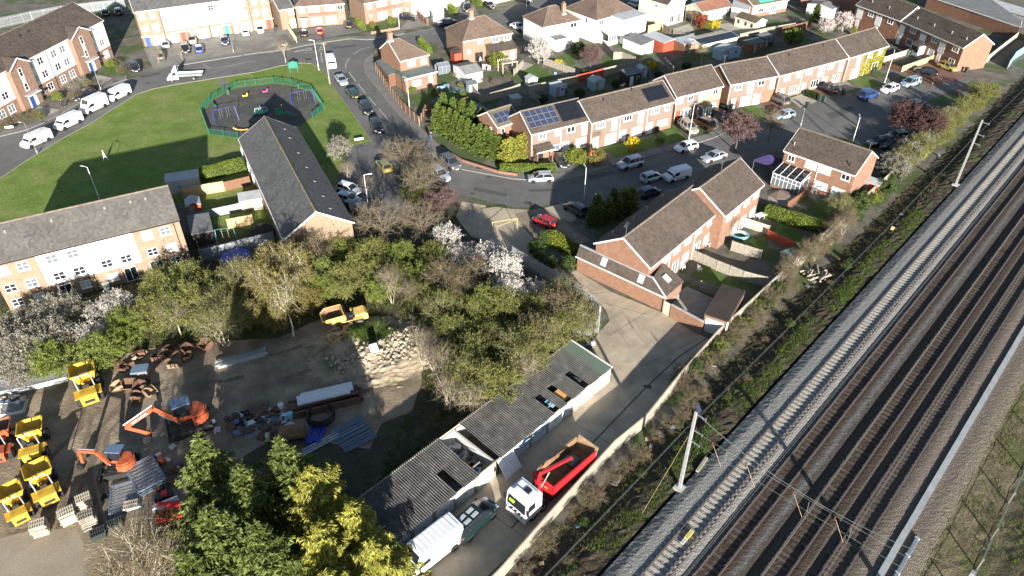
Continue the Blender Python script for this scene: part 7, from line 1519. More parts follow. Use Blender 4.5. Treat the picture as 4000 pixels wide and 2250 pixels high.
plant('plum','dark red plum tree at the turning area',P('d',2275,300,3.0),1.1);plant('plum','taller dark red plum tree against the trackside hedge',P('d',2330,318,3.0),1.15)
plant('magn','pale pink magnolia in flower by the brick terrace',P('d',2120,55,2.8),1.0);plant('magn','smaller pale pink magnolia by the clipped conifer',P('d',2080,62,2.4),.8);plant('leygold','golden conifer in the brick terrace garden',P('d',2235,75,1.5),.9,name='conifer');plant('ley','clipped dark round conifer behind the dark fence',P('d',2055,30,2.2),.9,name='conifer',sz=.8);grove('leygold','small golden conifer at the magnolia foot','small golden conifers',(2150,75,1990,95),.55,1.2,'conifer')
grove('bare2','bare shrub on the terrace front gardens','bare shrubs of the terrace fronts',(1500,350,1940,300),.5,1.8);plant('fors','yellow shrub by the terrace lawns',P('d',1590,365,.8),1.1,None,'shrub','shrub');plant('bushlime','lime shrub beside the porch house drive',P('d',1450,400,.8),1.4,None,'shrub','shrub');plant('bushy','green shrub by the dark saloon drive',P('d',1438,398,.8),1.3,None,'shrub','shrub');plant('bushgold','golden shrub next to the red estate sign',P('d',1497,400,.6),1.2,None,'shrub','shrub');plant('bushy','small green bush on the terrace lawn',P('d',1660,355,.5),.7,None,'shrub','shrub')
for x,y,l in((1175,245,'forsythia'),(0,0,'')):pass
plant('fors','bright yellow forsythia below the white blossom tree',P('d',1407,160,.8),.9,None,'shrub','shrub');plant('fors','yellow shrub in the shaded terrace gardens',P('d',1637,167,.8),1.0,None,'shrub','shrub');plant('plumred','red shrub beside the pergola',P('T3',1255,320,1.2),1.5,None,'shrub','shrub');plant('bushy','green shrub between the red and yellow shrubs',P('T3',1330,350,1.0),1.1,None,'shrub','shrub');plant('fors','yellow shrub beside the red shrub',P('T3',1430,360,.9),1.1,None,'shrub','shrub');plant('bush','dark bush beside the small tree at the red fence',P('T2',2060,720,1.0),1.4,None,'shrub','shrub');plant('bushlime','bright green round bush in front of the square brick house',P('T2',895,880,1.2),1.5,None,'shrub','shrub');plant('bushy','big green shrub behind the terrace gardens',P('T4',180,580,1.0),1.8,None,'shrub','shrub')
grove('bush','dark shrub in the shaded back gardens','dark shrubs of the back gardens',(40,440,300,400,560,330,860,260,1060,205,330,250,200,470),.8,.6,'shrub','shrub','M5');grove('bushy','green shrub along the corner house lawn','green shrubs of the corner house lawn',(1180,690,1340,700,1545,640,1400,790,1650,650,1560,720),.6,.5,'shrub','shrub',2);grove('bushb','brown shrub around the pergola garden','brown shrubs of the pergola garden',(1350,690,1490,560,1720,600,1800,620,1900,580),.6,.5,'shrub','shrub',2)
# conifer hedge at the street bend, tree by tree
hl=PL('d',1105,330,1135,345,1165,362,1195,378,1225,392,1255,402)
for k in range(11):
 f=k/10*5;i=min(4,int(f));p=hl[i].lerp(hl[i+1],f-i);plant('ley','green conifer in the tall hedge at the street bend',p,1.0-.015*k,'green hedge conifers at the bend','hedge_conifer')
for k in range(7):p=P('d',1118+24*k,300+10*k);plant('ley','green conifer in the back row of the bend hedge',p,.95,'back row hedge conifers','hedge_conifer')
for x,y in((1285,405),(1305,400),(1320,395),(1275,412)):plant('leygold','golden conifer ending the hedge by the porch house',P('d',x,y),.95,'golden hedge conifers','hedge_conifer')
# columnar dark conifers in front of the semi
for x,y in((1485,570),(1510,565),(1530,560),(1555,550),(1575,540),(1500,545),(1540,535)):plant('colum','dark columnar conifer in front of the semi',P('d',x,y),1.0,'dark columnar conifers','conifer')
for x,y in((1565,532),(1585,528)):plant('leygold','golden tipped conifer among the dark columns',P('d',x,y),.8,'golden tipped conifers','conifer')
# clipped hedges: leaf covered blocks
def hedge(label,a,b,w_,h,leaf,n=None,z=0.0,t=None):
 a=Vector((a[0],a[1],z));b=Vector((b[0],b[1],z));L=(b-a).length;rz=az(a,b);rs=np.random.RandomState(int(abs(a.x*7+a.y*3))%9999)
 root=thing('hedge',label,'hedge',a,rz);MB().box(.08,L-.08,-w_/2+.1,w_/2-.1,0,h-.1).build('hedge_core',M['leaf_dark'],root)
 n=n or int(min(9000,(L*w_+2*L*h+2*w_*h)*150));q=rs.rand(n,3);ax=rs.choice(3,n,p=np.array([h*w_,L*h,L*w_*1.2])/(h*w_+L*h+L*w_*1.2));s=rs.rand(n)<.5
 q[np.arange(n),ax]=np.where((ax==2)|s,1.0,0.0);c=np.stack([q[:,0]*L,(q[:,1]-.5)*w_,q[:,2]*h],1)+rs.normal(0,.05,(n,3));c[:,2]+=.05*np.sin(c[:,0]*1.7)
 V,F=leaf_quads(rs,c,.12);link('foliage',np_mesh('hedge_leaves',V,F,M[leaf]),root)
hedge('long clipped green hedge in the semi back garden',P('d',1925,535,.5),P('d',2080,580,.5),1.6,1.5,'leaf_bright');hedge('laurel hedge beside the apartment block',P('d',505,455),P('d',615,425),1.8,1.7,'leaf_bright');hedge('low clipped hedge in front of the porch house',P('d',1258,432),P('d',1398,432),1.3,1.1,'leaf_bright')
hedge('clipped hedge beside the corner house',P('T1',2180,640),P('T1',2320,790),1.0,1.5,'leaf_bright');hedge('clipped hedge beside the round windowed semi',P('T1',1270,330),P('T1',1370,440),1.0,1.1,'leaf_bright');hedge('sharp clipped hedge on the white house drive',P('T2',190,120),P('T2',290,205),1.2,1.3,'leaf_bright');hedge('clipped hedge beside the black saloon',P('T2',550,20),P('T2',640,90),1.5,1.6,'leaf_bright');hedge('rounded hedge between terrace drives',P(4,280,715),P(4,370,750),1.2,.9,'leaf_dark');hedge('ragged lime hedge beside the lane drive',P(7,290,470),P(7,490,600),1.5,1.6,'hedge_lime')
plant('bushgold','clipped yellow bush on the round windowed semi lawn',P('T1',1500,400),.7,None,'shrub','shrub');plant('bushy','round clipped bush by the window of the round windowed semi',P('T1',1775,350),.9,None,'shrub','shrub');plant('bushgold','yellow bush beside the semi side path',P('T1',1340,310),.7,None,'shrub','shrub');plant('bushb','brown round shrub at the corner house',P('T1',1620,800),1.1,None,'shrub','shrub')
grove('ivyb','dark ivy clump beside the lane drive','ivy clumps by the lane drive',(220,590,300,640,420,660,180,530,270,450),.75,.6,'shrub','shrub',7)
grove('bushb','brown clipped shrub in front of the stair bay flats','brown shrubs by the stair bay flats',(220,890,270,880,160,900,30,935,560,735,600,720,700,650,880,470,920,530),.9,.6,'shrub','shrub',1);grove('bushy','green shrub in front of the stair bay flats','green shrubs by the stair bay flats',(430,735,840,490,660,640,300,875),.8,.6,'shrub','shrub',1);grove('white2','small grey blossom tree in front of the stair bay flats','small blossom trees by the stair bay flats',(545,640,620,610),.55,1.6,'tree','tree',1)
# creeper on the end terrace wall
rs=np.random.RandomState(4);n=5200;a0,a1=K6.uz(4,722,450)[0],K6.x1
c=np.stack([rs.uniform(a0,a1,n),K6.y0-np.abs(rs.normal(.05,.05,n)),rs.uniform(.1,4.8,n)],1);keep=rs.rand(n)<.45+.5*(np.sin(c[:,0]*2.1+c[:,2])>-.2);V,F=leaf_quads(rs,c[keep],.17);link('creeper',np_mesh('creeper',V,F,M['creeper']),K6.root)
# scrub along the trackside fence and bank
def along(s0,s1,n,o0,o1,kinds,label,group,sc,name='shrub',cat='shrub',seed=1):
 r=random.Random(seed)
 for k in range(n):
  s=s0+(s1-s0)*(k+r.random())/n;o=r.uniform(o0,o1);p=rp(o,s);kd=r.choice(kinds);plant(kd,label,p,r.uniform(*sc),group,name,cat,max(0,pz(o)-.05))
along(-6,24,15,-8.2,-7.4,['bushb','bushb','haw3w']if False else['bushb'],'dry brown bramble against the trackside concrete fence','brambles along the concrete fence',(.55,.85),seed=1)
along(20,46,18,-10.6,-9.2,['bushb'],'straw coloured bramble heap beside the lane garage fence','straw brambles by the fence',(.7,1.1),seed=2)
along(24,44,9,-10.8,-9.6,['bushy','ivyb'],'green creeper clump over the concrete fence','green clumps on the concrete fence',(.5,.8),seed=3)
along(46,66,10,-11.3,-9.6,['haw3w'],'twiggy shrub growing through the trackside fence','twiggy fence shrubs',(.45,.6),seed=4)
along(66,84,9,-11.8,-10.2,['ivyb','bushy'],'leafy green hedge clump at the end of the detached house','leafy hedge clumps',(.75,1.1),seed=5)
along(82,112,15,-12.6,-10.6,['haw3','white2'],'pale grey green thorn in the trackside hedge','pale trackside thorns',(.62,.85),'tree','tree',seed=6)
along(84,130,14,-11.8,-9.8,['haw1'],'olive thorn in the long trackside hedge','olive trackside thorns',(.6,.8),'tree','tree',seed=7)
plant('bushcreep','bright lime creeper over the fence below the dark plum trees',P(4,1150,1100,1.0),1.4,None,'shrub','shrub');plant('bushcreep','small lime creeper clump low on the trackside fence',P(4,1130,1160,.8),1.2,None,'shrub','shrub')
plant('haw3','sprawling twiggy bush at the end of the long clipped hedge',P('d',2110,535,1.3),.75,None,'shrub','shrub');plant('bare2','brown bare shrub behind the semi gardens',P('d',1840,580,1.4),.6,None,'shrub','shrub')
along(-4,60,13,-7.2,-5.2,['bushb','bush','ivyb'],'low scrub on the shaded railway bank','low scrub on the railway bank',(.3,.55),seed=8)
# ground cover: grass and weeds on the bank crest, in the thicket, on the far verge
def tufts(name,label,pts,hgt,m,w_=.02,n=5,seed=3,lean=.5):
 rs=np.random.RandomState(seed);pts=np.asarray(pts);N_=len(pts)*n;b=np.repeat(pts,n,0)+np.concatenate([rs.normal(0,.08,(N_,2)),np.zeros((N_,1))],1);a=rs.uniform(0,6.28,N_);h=hgt*rs.uniform(.5,1.3,N_);d=np.stack([np.cos(a),np.sin(a),np.zeros(N_)],1)*w_
 tip=b+np.stack([rs.normal(0,lean,N_)*h,rs.normal(0,lean,N_)*h,h],1);V=np.stack([b-d,b+d,tip],1).reshape(-1,3);o=link(name,np_mesh(name,V,np.arange(N_*3).reshape(-1,3),M[m]));setp(o,label,'grass',None,'stuff');return o
M['grass_blade']=leafmat('grass_blade',(.045,.085,.012),(.085,.14,.022),(.15,.18,.04),.3,.8);M['grass_dry']=leafmat('grass_dry',(.16,.13,.06),(.24,.20,.10),(.30,.26,.14),.3,.8)
rs=np.random.RandomState(9)
def band(n,o0,o1,s0,s1,clump=.25):
 s=rs.uniform(s0,s1,n);o=rs.uniform(o0,o1,n);k=(np.sin(s*.55)+np.sin(s*1.7+1)+np.sin(o*2+s*.3)+rs.normal(0,.7,n))>-clump;s,o=s[k],o[k];return[tuple(rp(b,a,pz(b)-.02))for a,b in zip(s,o)]
tufts('grass','green grass along the crest of the railway bank',band(5200,-5.0,-3.0,-6,75),.22,'grass_blade',.022,6,1);tufts('weeds','dry weeds scattered over the shaded bank',band(3200,-8.6,-4.8,-8,90,.8),.28,'grass_dry',.014,5,2);tufts('grass','grass patches beyond the cable trough',band(3600,16.8,22,2,60,-.5),.25,'grass_blade',.02,6,3);tufts('weeds','dry weeds on the verge beyond the cable trough',band(2200,16.4,23,2,60,.6),.25,'grass_dry',.014,5,4)
def poly_pts(poly,n,seed):
 r=np.random.RandomState(seed);xs=[p[0]for p in poly];ys=[p[1]for p in poly];out=[]
 while len(out)<n:
  x,y=r.uniform(min(xs),max(xs)),r.uniform(min(ys),max(ys));ins=False;j=len(poly)-1
  for i in range(len(poly)):
   if(ys[i]>y)!=(ys[j]>y)and x<(xs[j]-xs[i])*(y-ys[i])/(ys[j]-ys[i])+xs[i]:ins=not ins
   j=i
  if ins:out.append((x,y,.0))
 return out
thk=PL('d',0,880,250,900,560,850,700,850,830,790,1000,800,1060,870,1070,980,1000,1080,950,1180,990,1230,1130,1100,1300,970,1480,830,1250,650,900,600,640,660,480,680,0,780)
tufts('undergrowth','low green undergrowth on the thicket floor',poly_pts(thk,5200,3),.35,'grass_blade',.035,5,5,.7);tufts('undergrowth','dry brown stalks on the thicket floor',poly_pts(thk,3200,4),.4,'grass_dry',.02,4,6,.7)
lp=[tuple((p[0],p[1]))for p in lawn_pts]
tufts('lawn_grass','short mown grass blades of the park lawn',[(x,y,.05)for x,y,z in poly_pts(lp,9000,5)],.07,'grass_blade',.03,4,7,.5)
# PATCHES OF GROUND IN THE GARDENS
def lawnp(z,m,t,*xy,name='garden_lawn'):return sheet(name,PL(t,*xy),z,m)
GLn=M['garden_lawn']
for t,q in((2,(1180,720,1290,690,1340,800,1230,850)),(2,(1420,700,1590,680,1640,760,1440,790)),(3,(40,530,190,490,340,590,190,650)),(3,(680,430,760,410,850,490,690,540)),('T3',(470,560,650,480,800,560,760,620,560,660)),(7,(1345,720,1480,640,1700,800,1590,870)),(7,(1780,470,1932,400,1932,560,1850,560)),(8,(300,240,400,150,500,240,400,320)),(3,(690,1120,880,1060,960,1140,790,1195)),(3,(920,1070,1070,1030,1120,1110,960,1130)),(3,(1100,1010,1220,965,1330,1050,1170,1090)),(4,(610,610,720,575,880,640,760,670)),(3,(1700,840,1830,780,1925,880,1800,905)),('M6',(390,330,500,215,620,225,620,330,480,380)),('T1',(1430,470,1880,390,1870,340,1400,370)),(1,(760,530,850,470,950,540,870,570)),(3,(380,430,440,400,480,480,440,510)),(8,(60,300,200,380,330,470,240,540,60,420))):
 lawnp(.012,GLn,t,*q)
lawnp(.014,M['gravel_drive'],1,1085,362,1480,300,1932,225,2180,190,2240,300,1932,395,1300,495,1165,535,name='driveway');sheet('driveway',PL('T1',420,430,1120,350,1340,460,900,530,420,610),.016,M['pavement']);sheet('driveway',PL('T1',1890,420,2060,200,2290,370,2050,420),.016,M['gravel_drive']);sheet('driveway',PL('T2',300,250,400,80,560,60,620,210),.016,M['pavement'])
sheet('driveway',PL(4,1050,560,1250,460,1470,560,1480,590,1240,650),.032,M['block_paving']);sheet('driveway',PL(4,160,745,300,690,390,760,240,815),.034,M['slabs']);sheet('driveway',PL(4,490,640,580,600,660,670,570,700),.034,M['gravel_drive']);sheet('driveway',PL(4,-40,790,90,740,170,800,60,850),.034,M['block_paving']);sheet('driveway',PL(3,1390,910,1500,870,1640,960,1540,1010),.034,M['slabs']);sheet('driveway',PL(4,300,680,400,650,530,690,440,720),.034,M['block_paving'])
sheet('driveway',PL(3,280,1150,360,1130,470,1290,350,1330),.036,M['pavement']);sheet('driveway',PL(7,20,260,210,218,330,250,470,380,590,460,500,500,330,460,170,450,60,330),.036,M['yard']);sheet('driveway',PL(7,240,220,400,180,560,260,440,330),.038,M['concrete'])
sheet('patio',PL(7,1180,900,1320,810,1590,930,1440,1100,1200,970),.012,M['slabs']);sheet('patio',PL('T2',980,960,1250,880,1420,930,1280,1010,1060,1000),.014,M['slabs']);sheet('patio',PL('T3',760,440,1080,340,1150,430,1000,520),.014,M['slabs']);sheet('patio',PL('T3',1450,360,1700,320,2000,470,1780,520),.014,M['slabs']);sheet('patio',PL(8,0,110,150,60,300,110,180,220,0,170),.014,M['slabs']);sheet('flats_path',PL(1,290,800,460,830,350,880,240,850),.016,M['slabs']);sheet('flats_path',PL(1,720,560,850,590,760,640,690,600),.016,M['slabs'])
sheet('garden_path',PL(2,1360,740,1400,730,1460,830,1420,840),.016,M['slabs'])
# STREET FURNITURE
def ztop(base,t,x,y):
 d=ray(t,x,y);k=base.y/d.y;return CAM_H+d.z*k
def lamp_post(label,tb,xb,yb,tt,xt,yt,arm=(1,0),col='galv',h=None):
 b=P(tb,xb,yb);h=h or ztop(b,tt,xt,yt);r=thing('street_lamp',label,'street lamp',b,math.atan2(arm[1],arm[0]),'street lamps')
 MB().tube([(0,0,-.1),(0,0,1.2),(0,0,1.25),(0,0,h)],[.085,.08,.055,.04],8).build('post',M[col],r);MB().tube([(0,0,h-.05),(.35,0,h+.05),(.7,0,h+.07)],.03,6).build('arm',M[col],r)
 MB().rings([[(x,w_*y,h+.05+z)for y,z in((-1,0),(1,0),(.7,.09),(-.7,.09))]for x,w_ in((.55,.07),(.75,.13),(1.15,.1))]).build('lamp_head',M['steel_grey'],r);MB().box(-.08,.08,-.1,.08,.3,.75).build('access_door',M['grey_paint'],r);return r
lamp_post('grey lamp post beside the front white van',1,285,1165,1,180,930,(-1,.3));lamp_post('grey lamp post beside the black estate car',1,765,685,1,705,420,(-.8,-.6));lamp_post('grey lamp post between the town house drives',1,1765,400,1,1737,215,(-.3,1));lamp_post('white lamp post beside the notice board corner',2,475,530,2,440,305,(-1,0),'white_paint');lamp_post('white lamp post against the brown panel fence',2,1160,830,2,1132,592,(-.6,.5),'white_paint')
lamp_post('white lamp post on the lawn behind the pale flats',5,752,150,1,660,1262,(-1,.3),'white_paint');lamp_post('white lamp post at the close opposite the semi',7,545,140,3,555,1265,(-.3,1),'white_paint');lamp_post('white lamp post by the champagne off-road car',3,1335,1050,3,1375,797,(.4,.8),'white_paint');lamp_post('white lamp post by the white hatchback in the turning area',4,880,625,4,957,390,(.3,.9),'white_paint');lamp_post('white lamp post behind the detached house',4,640,1065,4,700,885,(.2,1),'white_paint');lamp_post('thin lamp post beside the bare tree on the close',4,245,955,4,267,840,(.3,1));lamp_post('white headed lamp post beside the apartment block cars',6,850,225,2,825,1320,(1,.2),'white_paint');lamp_post('white lamp post in front of the round windowed semi','T1',1880,415,'T1',1862,20,(-1,0),'white_paint',7.0);lamp_post('lamp post beyond the square brick house','T2',1310,300,'T2',1315,10,(1,0))
b=P(2,558,635);r=thing('telegraph_pole','weathered timber pole beside the junction van','pole',b);MB().tube([(0,0,-.1),(0,0,8.5)],[.15,.1],8).build('pole',M['wood_grey'],r);MB().box(-.5,.5,-.05,.05,8.0,8.12).build('cross_arm',M['wood_grey'],r)
b=P('T2',655,250);
# notice board
b=P(2,288,545);M['board_green']=flat('board_green',(.015,.17,.12),.5,var=.08);nb_=thing('notice_board','green shaped notice board on two posts at the park edge','notice board',b,R(20))
for x in(-.75,.75):MB().box(x-.06,x+.06,-.06,.06,-.1,2.1).build('post',M['board_green'],nb_)
pr=[(-.95,.9),(.95,.9),(.95,2.1),(.45,2.15),(.3,2.35),(-.3,2.35),(-.45,2.15),(-.95,2.1)];MB().extr(pr,-.09,-.03).build('board',M['board_green'],nb_)
def street_sign(label,t,x,y,rz,w_=1.3,m='white_paint'):
 r=thing('street_sign',label,'sign',P(t,x,y),R(rz))
 for q in(-w_*.42,w_*.42):MB().box(q-.04,q+.04,.0,.07,-.1,.85).build('post',M['black_metal'],r)
 s_=MB().box(-w_/2,w_/2,-.03,.0,.45,.85).build('plate',M[m],r);MB().box(-w_/2+.05,w_/2-.05,-.034,-.031,.5,.53).build('border',M['black_metal'],s_)
street_sign('white street name plate by the stair bay flats shrubs',1,80,985,20);street_sign('white street name plate on the green near the apartment block',2,780,1075,20,1.5);street_sign('white street name plate under the bare winter tree','T1',235,690,15);street_sign('dark backed street sign at the park corner',2,400,480,200,1.2,'black_metal')
b=P(3,598,1228);r=thing('estate_sign','red and white sale board on a white post','sign',b,R(30));MB().box(-.04,.04,-.04,.04,-.1,2.1).build('post',M['white_paint'],r);MB().box(-.35,.35,-.07,-.04,1.5,2.1).build('board',M['door_redb'],r);MB().box(-.35,.35,-.075,-.045,1.3,1.5).build('lower_board',M['white_paint'],r)
M['bin_dark']=flat('bin_dark',(.035,.045,.045),.6,var=.1);M['bin_green']=flat('bin_green',(.04,.10,.065),.6,var=.1);M['bin_brown']=flat('bin_brown',(.10,.06,.04),.6,var=.1)
def bin_(label,t,x,y,rz,m='bin_dark',group='wheelie bins'):
 r=thing('wheelie_bin',label,'wheelie bin',P(t,x,y),R(rz),group)
 b=cached(('bin',m),lambda:MB().rings([[(-.23,-.26,.08),(.23,-.26,.08),(.23,.26,.08),(-.23,.26,.08)],[(-.29,-.35,1.0),(.29,-.35,1.0),(.29,.33,1.0),(-.29,.33,1.0)]]).mesh('body',M[m]));l=cached(('lid',m),lambda:MB().rings([[(-.31,-.38,1.0),(.31,-.38,1.0),(.31,.38,1.0),(-.31,.38,1.0)],[(-.28,-.34,1.08),(.28,-.34,1.08),(.28,.38,1.1),(-.28,.38,1.1)]]).mesh('lid',M[m]));w_=cached('binw',lambda:MB().cyl((0,-.03,0),.1,.06,12,'y').mesh('wheel',M['rubber']))
 link('body',b,r);link('lid',l,r);link('wheel',w_,r,(-.27,.25,.1),(0,0,R(90)));link('wheel',w_,r,(.27,.25,.1),(0,0,R(90)))
for t,x,y,rz,m,lab in((3,1500,862,28,'bin_dark','dark bin beside the glazed porch'),(3,1585,840,28,'bin_dark','dark bin against the exposed brick gable'),(3,1615,832,28,'bin_dark','dark bin in the middle of three by the gable'),(3,1645,825,28,'bin_green','green bin beside the gable hedge'),(3,1000,1010,28,'bin_brown','brown bin below the terrace downpipe'),(3,1025,1003,28,'bin_green','green bin beside the brown bin'),(3,1087,995,28,'bin_dark','dark bin in front of the wide terrace window'),(3,465,1138,28,'bin_green','green bin in front of the black solar house'),(3,165,1235,28,'bin_dark','dark bin beside the porch'),(4,383,765,28,'bin_dark','dark bin at the end of the rounded hedge'),(4,412,768,28,'bin_green','green bin at the end of the rounded hedge'),(4,290,815,28,'bin_dark','single dark bin on the slab drive'),(4,566,712,28,'bin_dark','single dark bin in the turning area'),(4,575,600,28,'bin_dark','dark bin beside the white garage door'),(4,598,595,28,'bin_green','green bin beside the white garage door'),(4,785,552,28,'bin_dark','dark bin below the creeper'),(4,805,548,28,'bin_dark','dark bin below the creeper'),(4,1052,418,-70,'bin_green','green bin beside the brick terrace porch'),(4,1078,412,-70,'bin_dark','dark bin beside the brick terrace porch'),(4,1490,548,20,'bin_dark','dark bin at the orange gable corner'),(2,150,238,30,'bin_dark','dark bin beside the town house annex'),(3,930,640,28,'bin_green','green bin behind the terrace roof')):bin_(lab,t,x,y,rz,m)
# PLAY AREA
sheet('play_surface',PL(1,1590,1010,1530,850,1600,765,1700,705,1790,668,1932,650)+PL(2,130,635,270,650,415,700,505,825,425,885,330,950,100,960)+PL(1,1800,1040),.056,M['rubber_floor'])
sheet('swing_pad',PL(1,1610,860,1745,840,1800,930,1650,980),.060,M['rubber_pad']);sheet('swing_pad',PL(2,250,700,400,680,450,770,300,830),.060,M['rubber_pad']);sheet('rider_pad',PL(1,1790,740,1830,715,1900,718,1925,750,1880,780,1820,775),.060,M['rubber_pad'])
def disc(name,c,r_,z,m):structure(name,MB().poly([(c.x+r_*math.cos(2*math.pi*k/28),c.y+r_*math.sin(2*math.pi*k/28),z)for k in range(28)]),m)
disc('roundabout_pad',P(2,10,825),3.4,.064,M['rubber_pad']);disc('rider_pad',P(2,75,715),1.7,.060,M['rubber_pad'])
M['play_blue']=flat('play_blue',(.02,.045,.30),.4,var=.05);M['play_green']=flat('play_green',(.02,.20,.14),.5,var=.08);M['play_yellow']=flat('play_yellow',(.75,.40,.02),.4,var=.05);M['play_pink']=flat('play_pink',(.55,.06,.20),.4,var=.05)
def swing(label,a,b,dz=0):
 r=thing('swing_frame',label,'swing',(a+b)/2,az(a,b));L=(b-a).length/2;h=2.4
 MB().tube([(-L,0,h),(L,0,h)],.04,8).build('top_bar',M['play_blue'],r)
 for s in(-1,1):
  for y in(-.9,.9):MB().tube([(s*L,0,h),(s*(L+.15),y,0)],.035,8).build('leg',M['play_blue'],r)
 for x in(-.6,.6):
  st=MB().cbox((x,0,.5),(.45,.2,.06)).build('seat',M['rubber'],r)
  for q in(-.2,.2):MB().tube([(x+q,0,.52),(x+q,0,h)],.015,5).build('chain',M['galv'],st)
swing('blue swing frame on the open side of the play area',P(1,1625,930),P(1,1790,895));swing('blue swing frame beside the pink spring rider',P(2,275,795),P(2,438,768))
c=P(2,40,850);r=thing('roundabout','green ringed roundabout with white rails','roundabout',c);MB().cyl((0,0,.15),1.1,.1,28).build('deck',M['play_green'],r);MB().tube([(1.25*math.cos(2*math.pi*k/28),1.25*math.sin(2*math.pi*k/28),.35)for k in range(29)],.09,6,False).build('ring',M['play_green'],r);MB().cyl((0,0,.05),.2,1.0,12).build('hub',M['galv'],r)
for k in range(4):a=k*math.pi/2+.4;MB().tube([(.3*math.cos(a),.3*math.sin(a),.25),(.4*math.cos(a),.4*math.sin(a),1.0),(1.0*math.cos(a),1.0*math.sin(a),.95),(1.1*math.cos(a),1.1*math.sin(a),.25)],.03,6).build('rail',M['white_paint'],r)
def rider(label,c,m):
 r=thing('spring_rider',label,'spring rider',c,.5);MB().tube([(.12*math.cos(k),.12*math.sin(k),.06+.4*k/20)for k in range(21)],.03,5).build('spring',M['black_metal'],r);MB().extr([(-.5,.5),(.4,.48),(.55,1.05),(.35,1.1),(.2,.75),(-.2,.7),(-.5,.9)],-.12,.12).build('body',M[m],r);MB().tube([(.3,-.25,.95),(.3,.25,.95)],.03,6).build('handle',M['galv'],r)
rider('yellow spring rider on its dark pad',P(1,1855,745),'play_yellow');rider('pink spring rider on its round pad',P(2,75,712),'play_pink')
c=P(1,1838,1000);r=thing('seesaw','yellow curved see-saw near the roof apex','see-saw',c,.1);MB().tube([(-1.6,0,.95),(-1.0,0,.6),(0,0,.5),(1.0,0,.6),(1.6,0,.95)],.09,8).build('beam',M['play_yellow'],r);MB().cyl((0,0,0),.15,.5,10).build('pivot',M['black_metal'],r)
for s in(-1,1):MB().tube([(s*1.2,-.3,1.2),(s*1.2,.3,1.2)],.03,6).bar((s*1.2,0,.7),(s*1.2,0,1.2),.04,.04).build('handle',M['black_metal'],r)
c=P(2,185,905);r=thing('climbing_frame','timber climbing tower with green slide behind the dark roof ridge','climbing frame',c,.4)
for x in(-.7,.7):
 for y in(-.7,.7):MB().box(x-.06,x+.06,y-.06,y+.06,-.1,2.6).build('post',M['wood_brown'],r)
MB().box(-.7,.7,-.7,.7,1.2,1.3).build('deck',M['wood_brown'],r);MB().box(-.7,.7,-.74,-.68,1.3,2.0).box(-.7,.7,.68,.74,1.3,2.0).build('side_panel',M['play_green'],r);MB().quad((.75,-.3,1.3),(.75,.3,1.3),(3.0,.3,.2),(3.0,-.3,.2)).bar((.75,-.32,1.4),(3.0,-.32,.3),.05,.2).bar((.75,.32,1.4),(3.0,.32,.3),.05,.2).build('slide',M['play_green'],r)
def bench(label,c,rz,m='play_green'):
 r=thing('park_bench',label,'bench',c,rz);MB().box(-.8,.8,-.22,.22,.42,.47).build('seat',M[m],r);MB().box(-.8,.8,.2,.25,.5,.9).build('backrest',M[m],r)
 for x in(-.65,.65):MB().box(x-.04,x+.04,-.2,.22,-.02,.42).build('leg',M['black_metal'],r)
bench('green bench by the play area fence',P(1,1592,808)+Vector((.8,0,0)),R(125))
for t,x,y,lab in((1,1725,712,'round litter bin by the play area gate'),(2,322,668,'round litter bin beside the swing near the street')):
 r=thing('litter_bin',lab,'litter bin',P(t,x,y));MB().cyl((0,0,0),.28,.95,14).build('body',M['bin_green'],r);MB().cyl((0,0,.95),.3,.12,14,r2=.2).build('lid',M['bin_dark'],r)
 # RAILWAY MASTS AND WIRES
def solve_base(t,x,y,z):return P(t,x,y,z)
def mast(label,b,h,panel,lean=0):
 r=thing('catenary_mast',label,'mast',b,RA);mm=flat('mast_white',(.34,.35,.36),.55,.3,var=.15)if 'mast_white' not in M else M['mast_white'];M['mast_white']=mm
 MB().rings([[(-.16,-.14,-.4),(.16,-.14,-.4),(.16,.14,-.4),(-.16,.14,-.4)],[(-.11,-.1,h),(.11,-.1,h),(.11,.1,h),(-.11,.1,h)]]).build('column',M['mast_white'],r);MB().box(-.45,.45,-.45,.45,-.5,.12).build('footing',M['concrete_grey'],r)
 for k in range(int(h/.9)):MB().cbox((0,0,.6+.9*k),(.44-.02*k,.06,.05)).build('batten',M['steel_grey'],r)
 for z,y in((h-.3,-.5),(h-2.2,-.5),(h-3.6,-.45)):MB().bar((0,-.1,z),(0,y-.4,z-.05),.08,.08).build('bracket',M['galv'],r);MB().cyl((0,y-.45,z-.2),.07,.3,8).build('insulator',M['rim'],r)
 if panel:MB().cbox((.05,-.1,h+.35),(.5,.05,.75),rx=R(-35)).build('solar_panel',M['solar_cell'],r);MB().bar((0,0,h),(0,-.08,h+.3),.06,.06).build('panel_post',M['galv'],r)
 return r
m1=P('F',1650,785,1.0);h1=ztop(m1,'F',1775,205)-1.0;mast('white railway mast with small solar panel beside the pale sleeper track',m1,h1,True)
m2=P(4,1415,1395,1.0);h2=ztop(m2,4,1600,905)-1.0;mast('white railway mast beyond the detached house',m2,h2,False)
def rcoord(p):q=p-R0;return q.dot(RN),q.dot(RT)
o1_,sA=rcoord(m1);o2_,sB=rcoord(m2);zt1=1.0+h1
M['wire']=flat('wire',(.17,.19,.18),.6,.3,var=0);M['insul']=flat('insul',(.12,.045,.03),.4,var=.1)
def wire(name,label,pts,r_=.016,m='wire',cat='wire',group='railway wires'):
 o=MB().tube(pts,r_,4).build(name,M[m]);setp(o,label,cat,group);return o
def sag(a,b,n,s):return[a.lerp(b,i/n)-Vector((0,0,s*4*(i/n)*(1-i/n)))for i in range(n+1)]
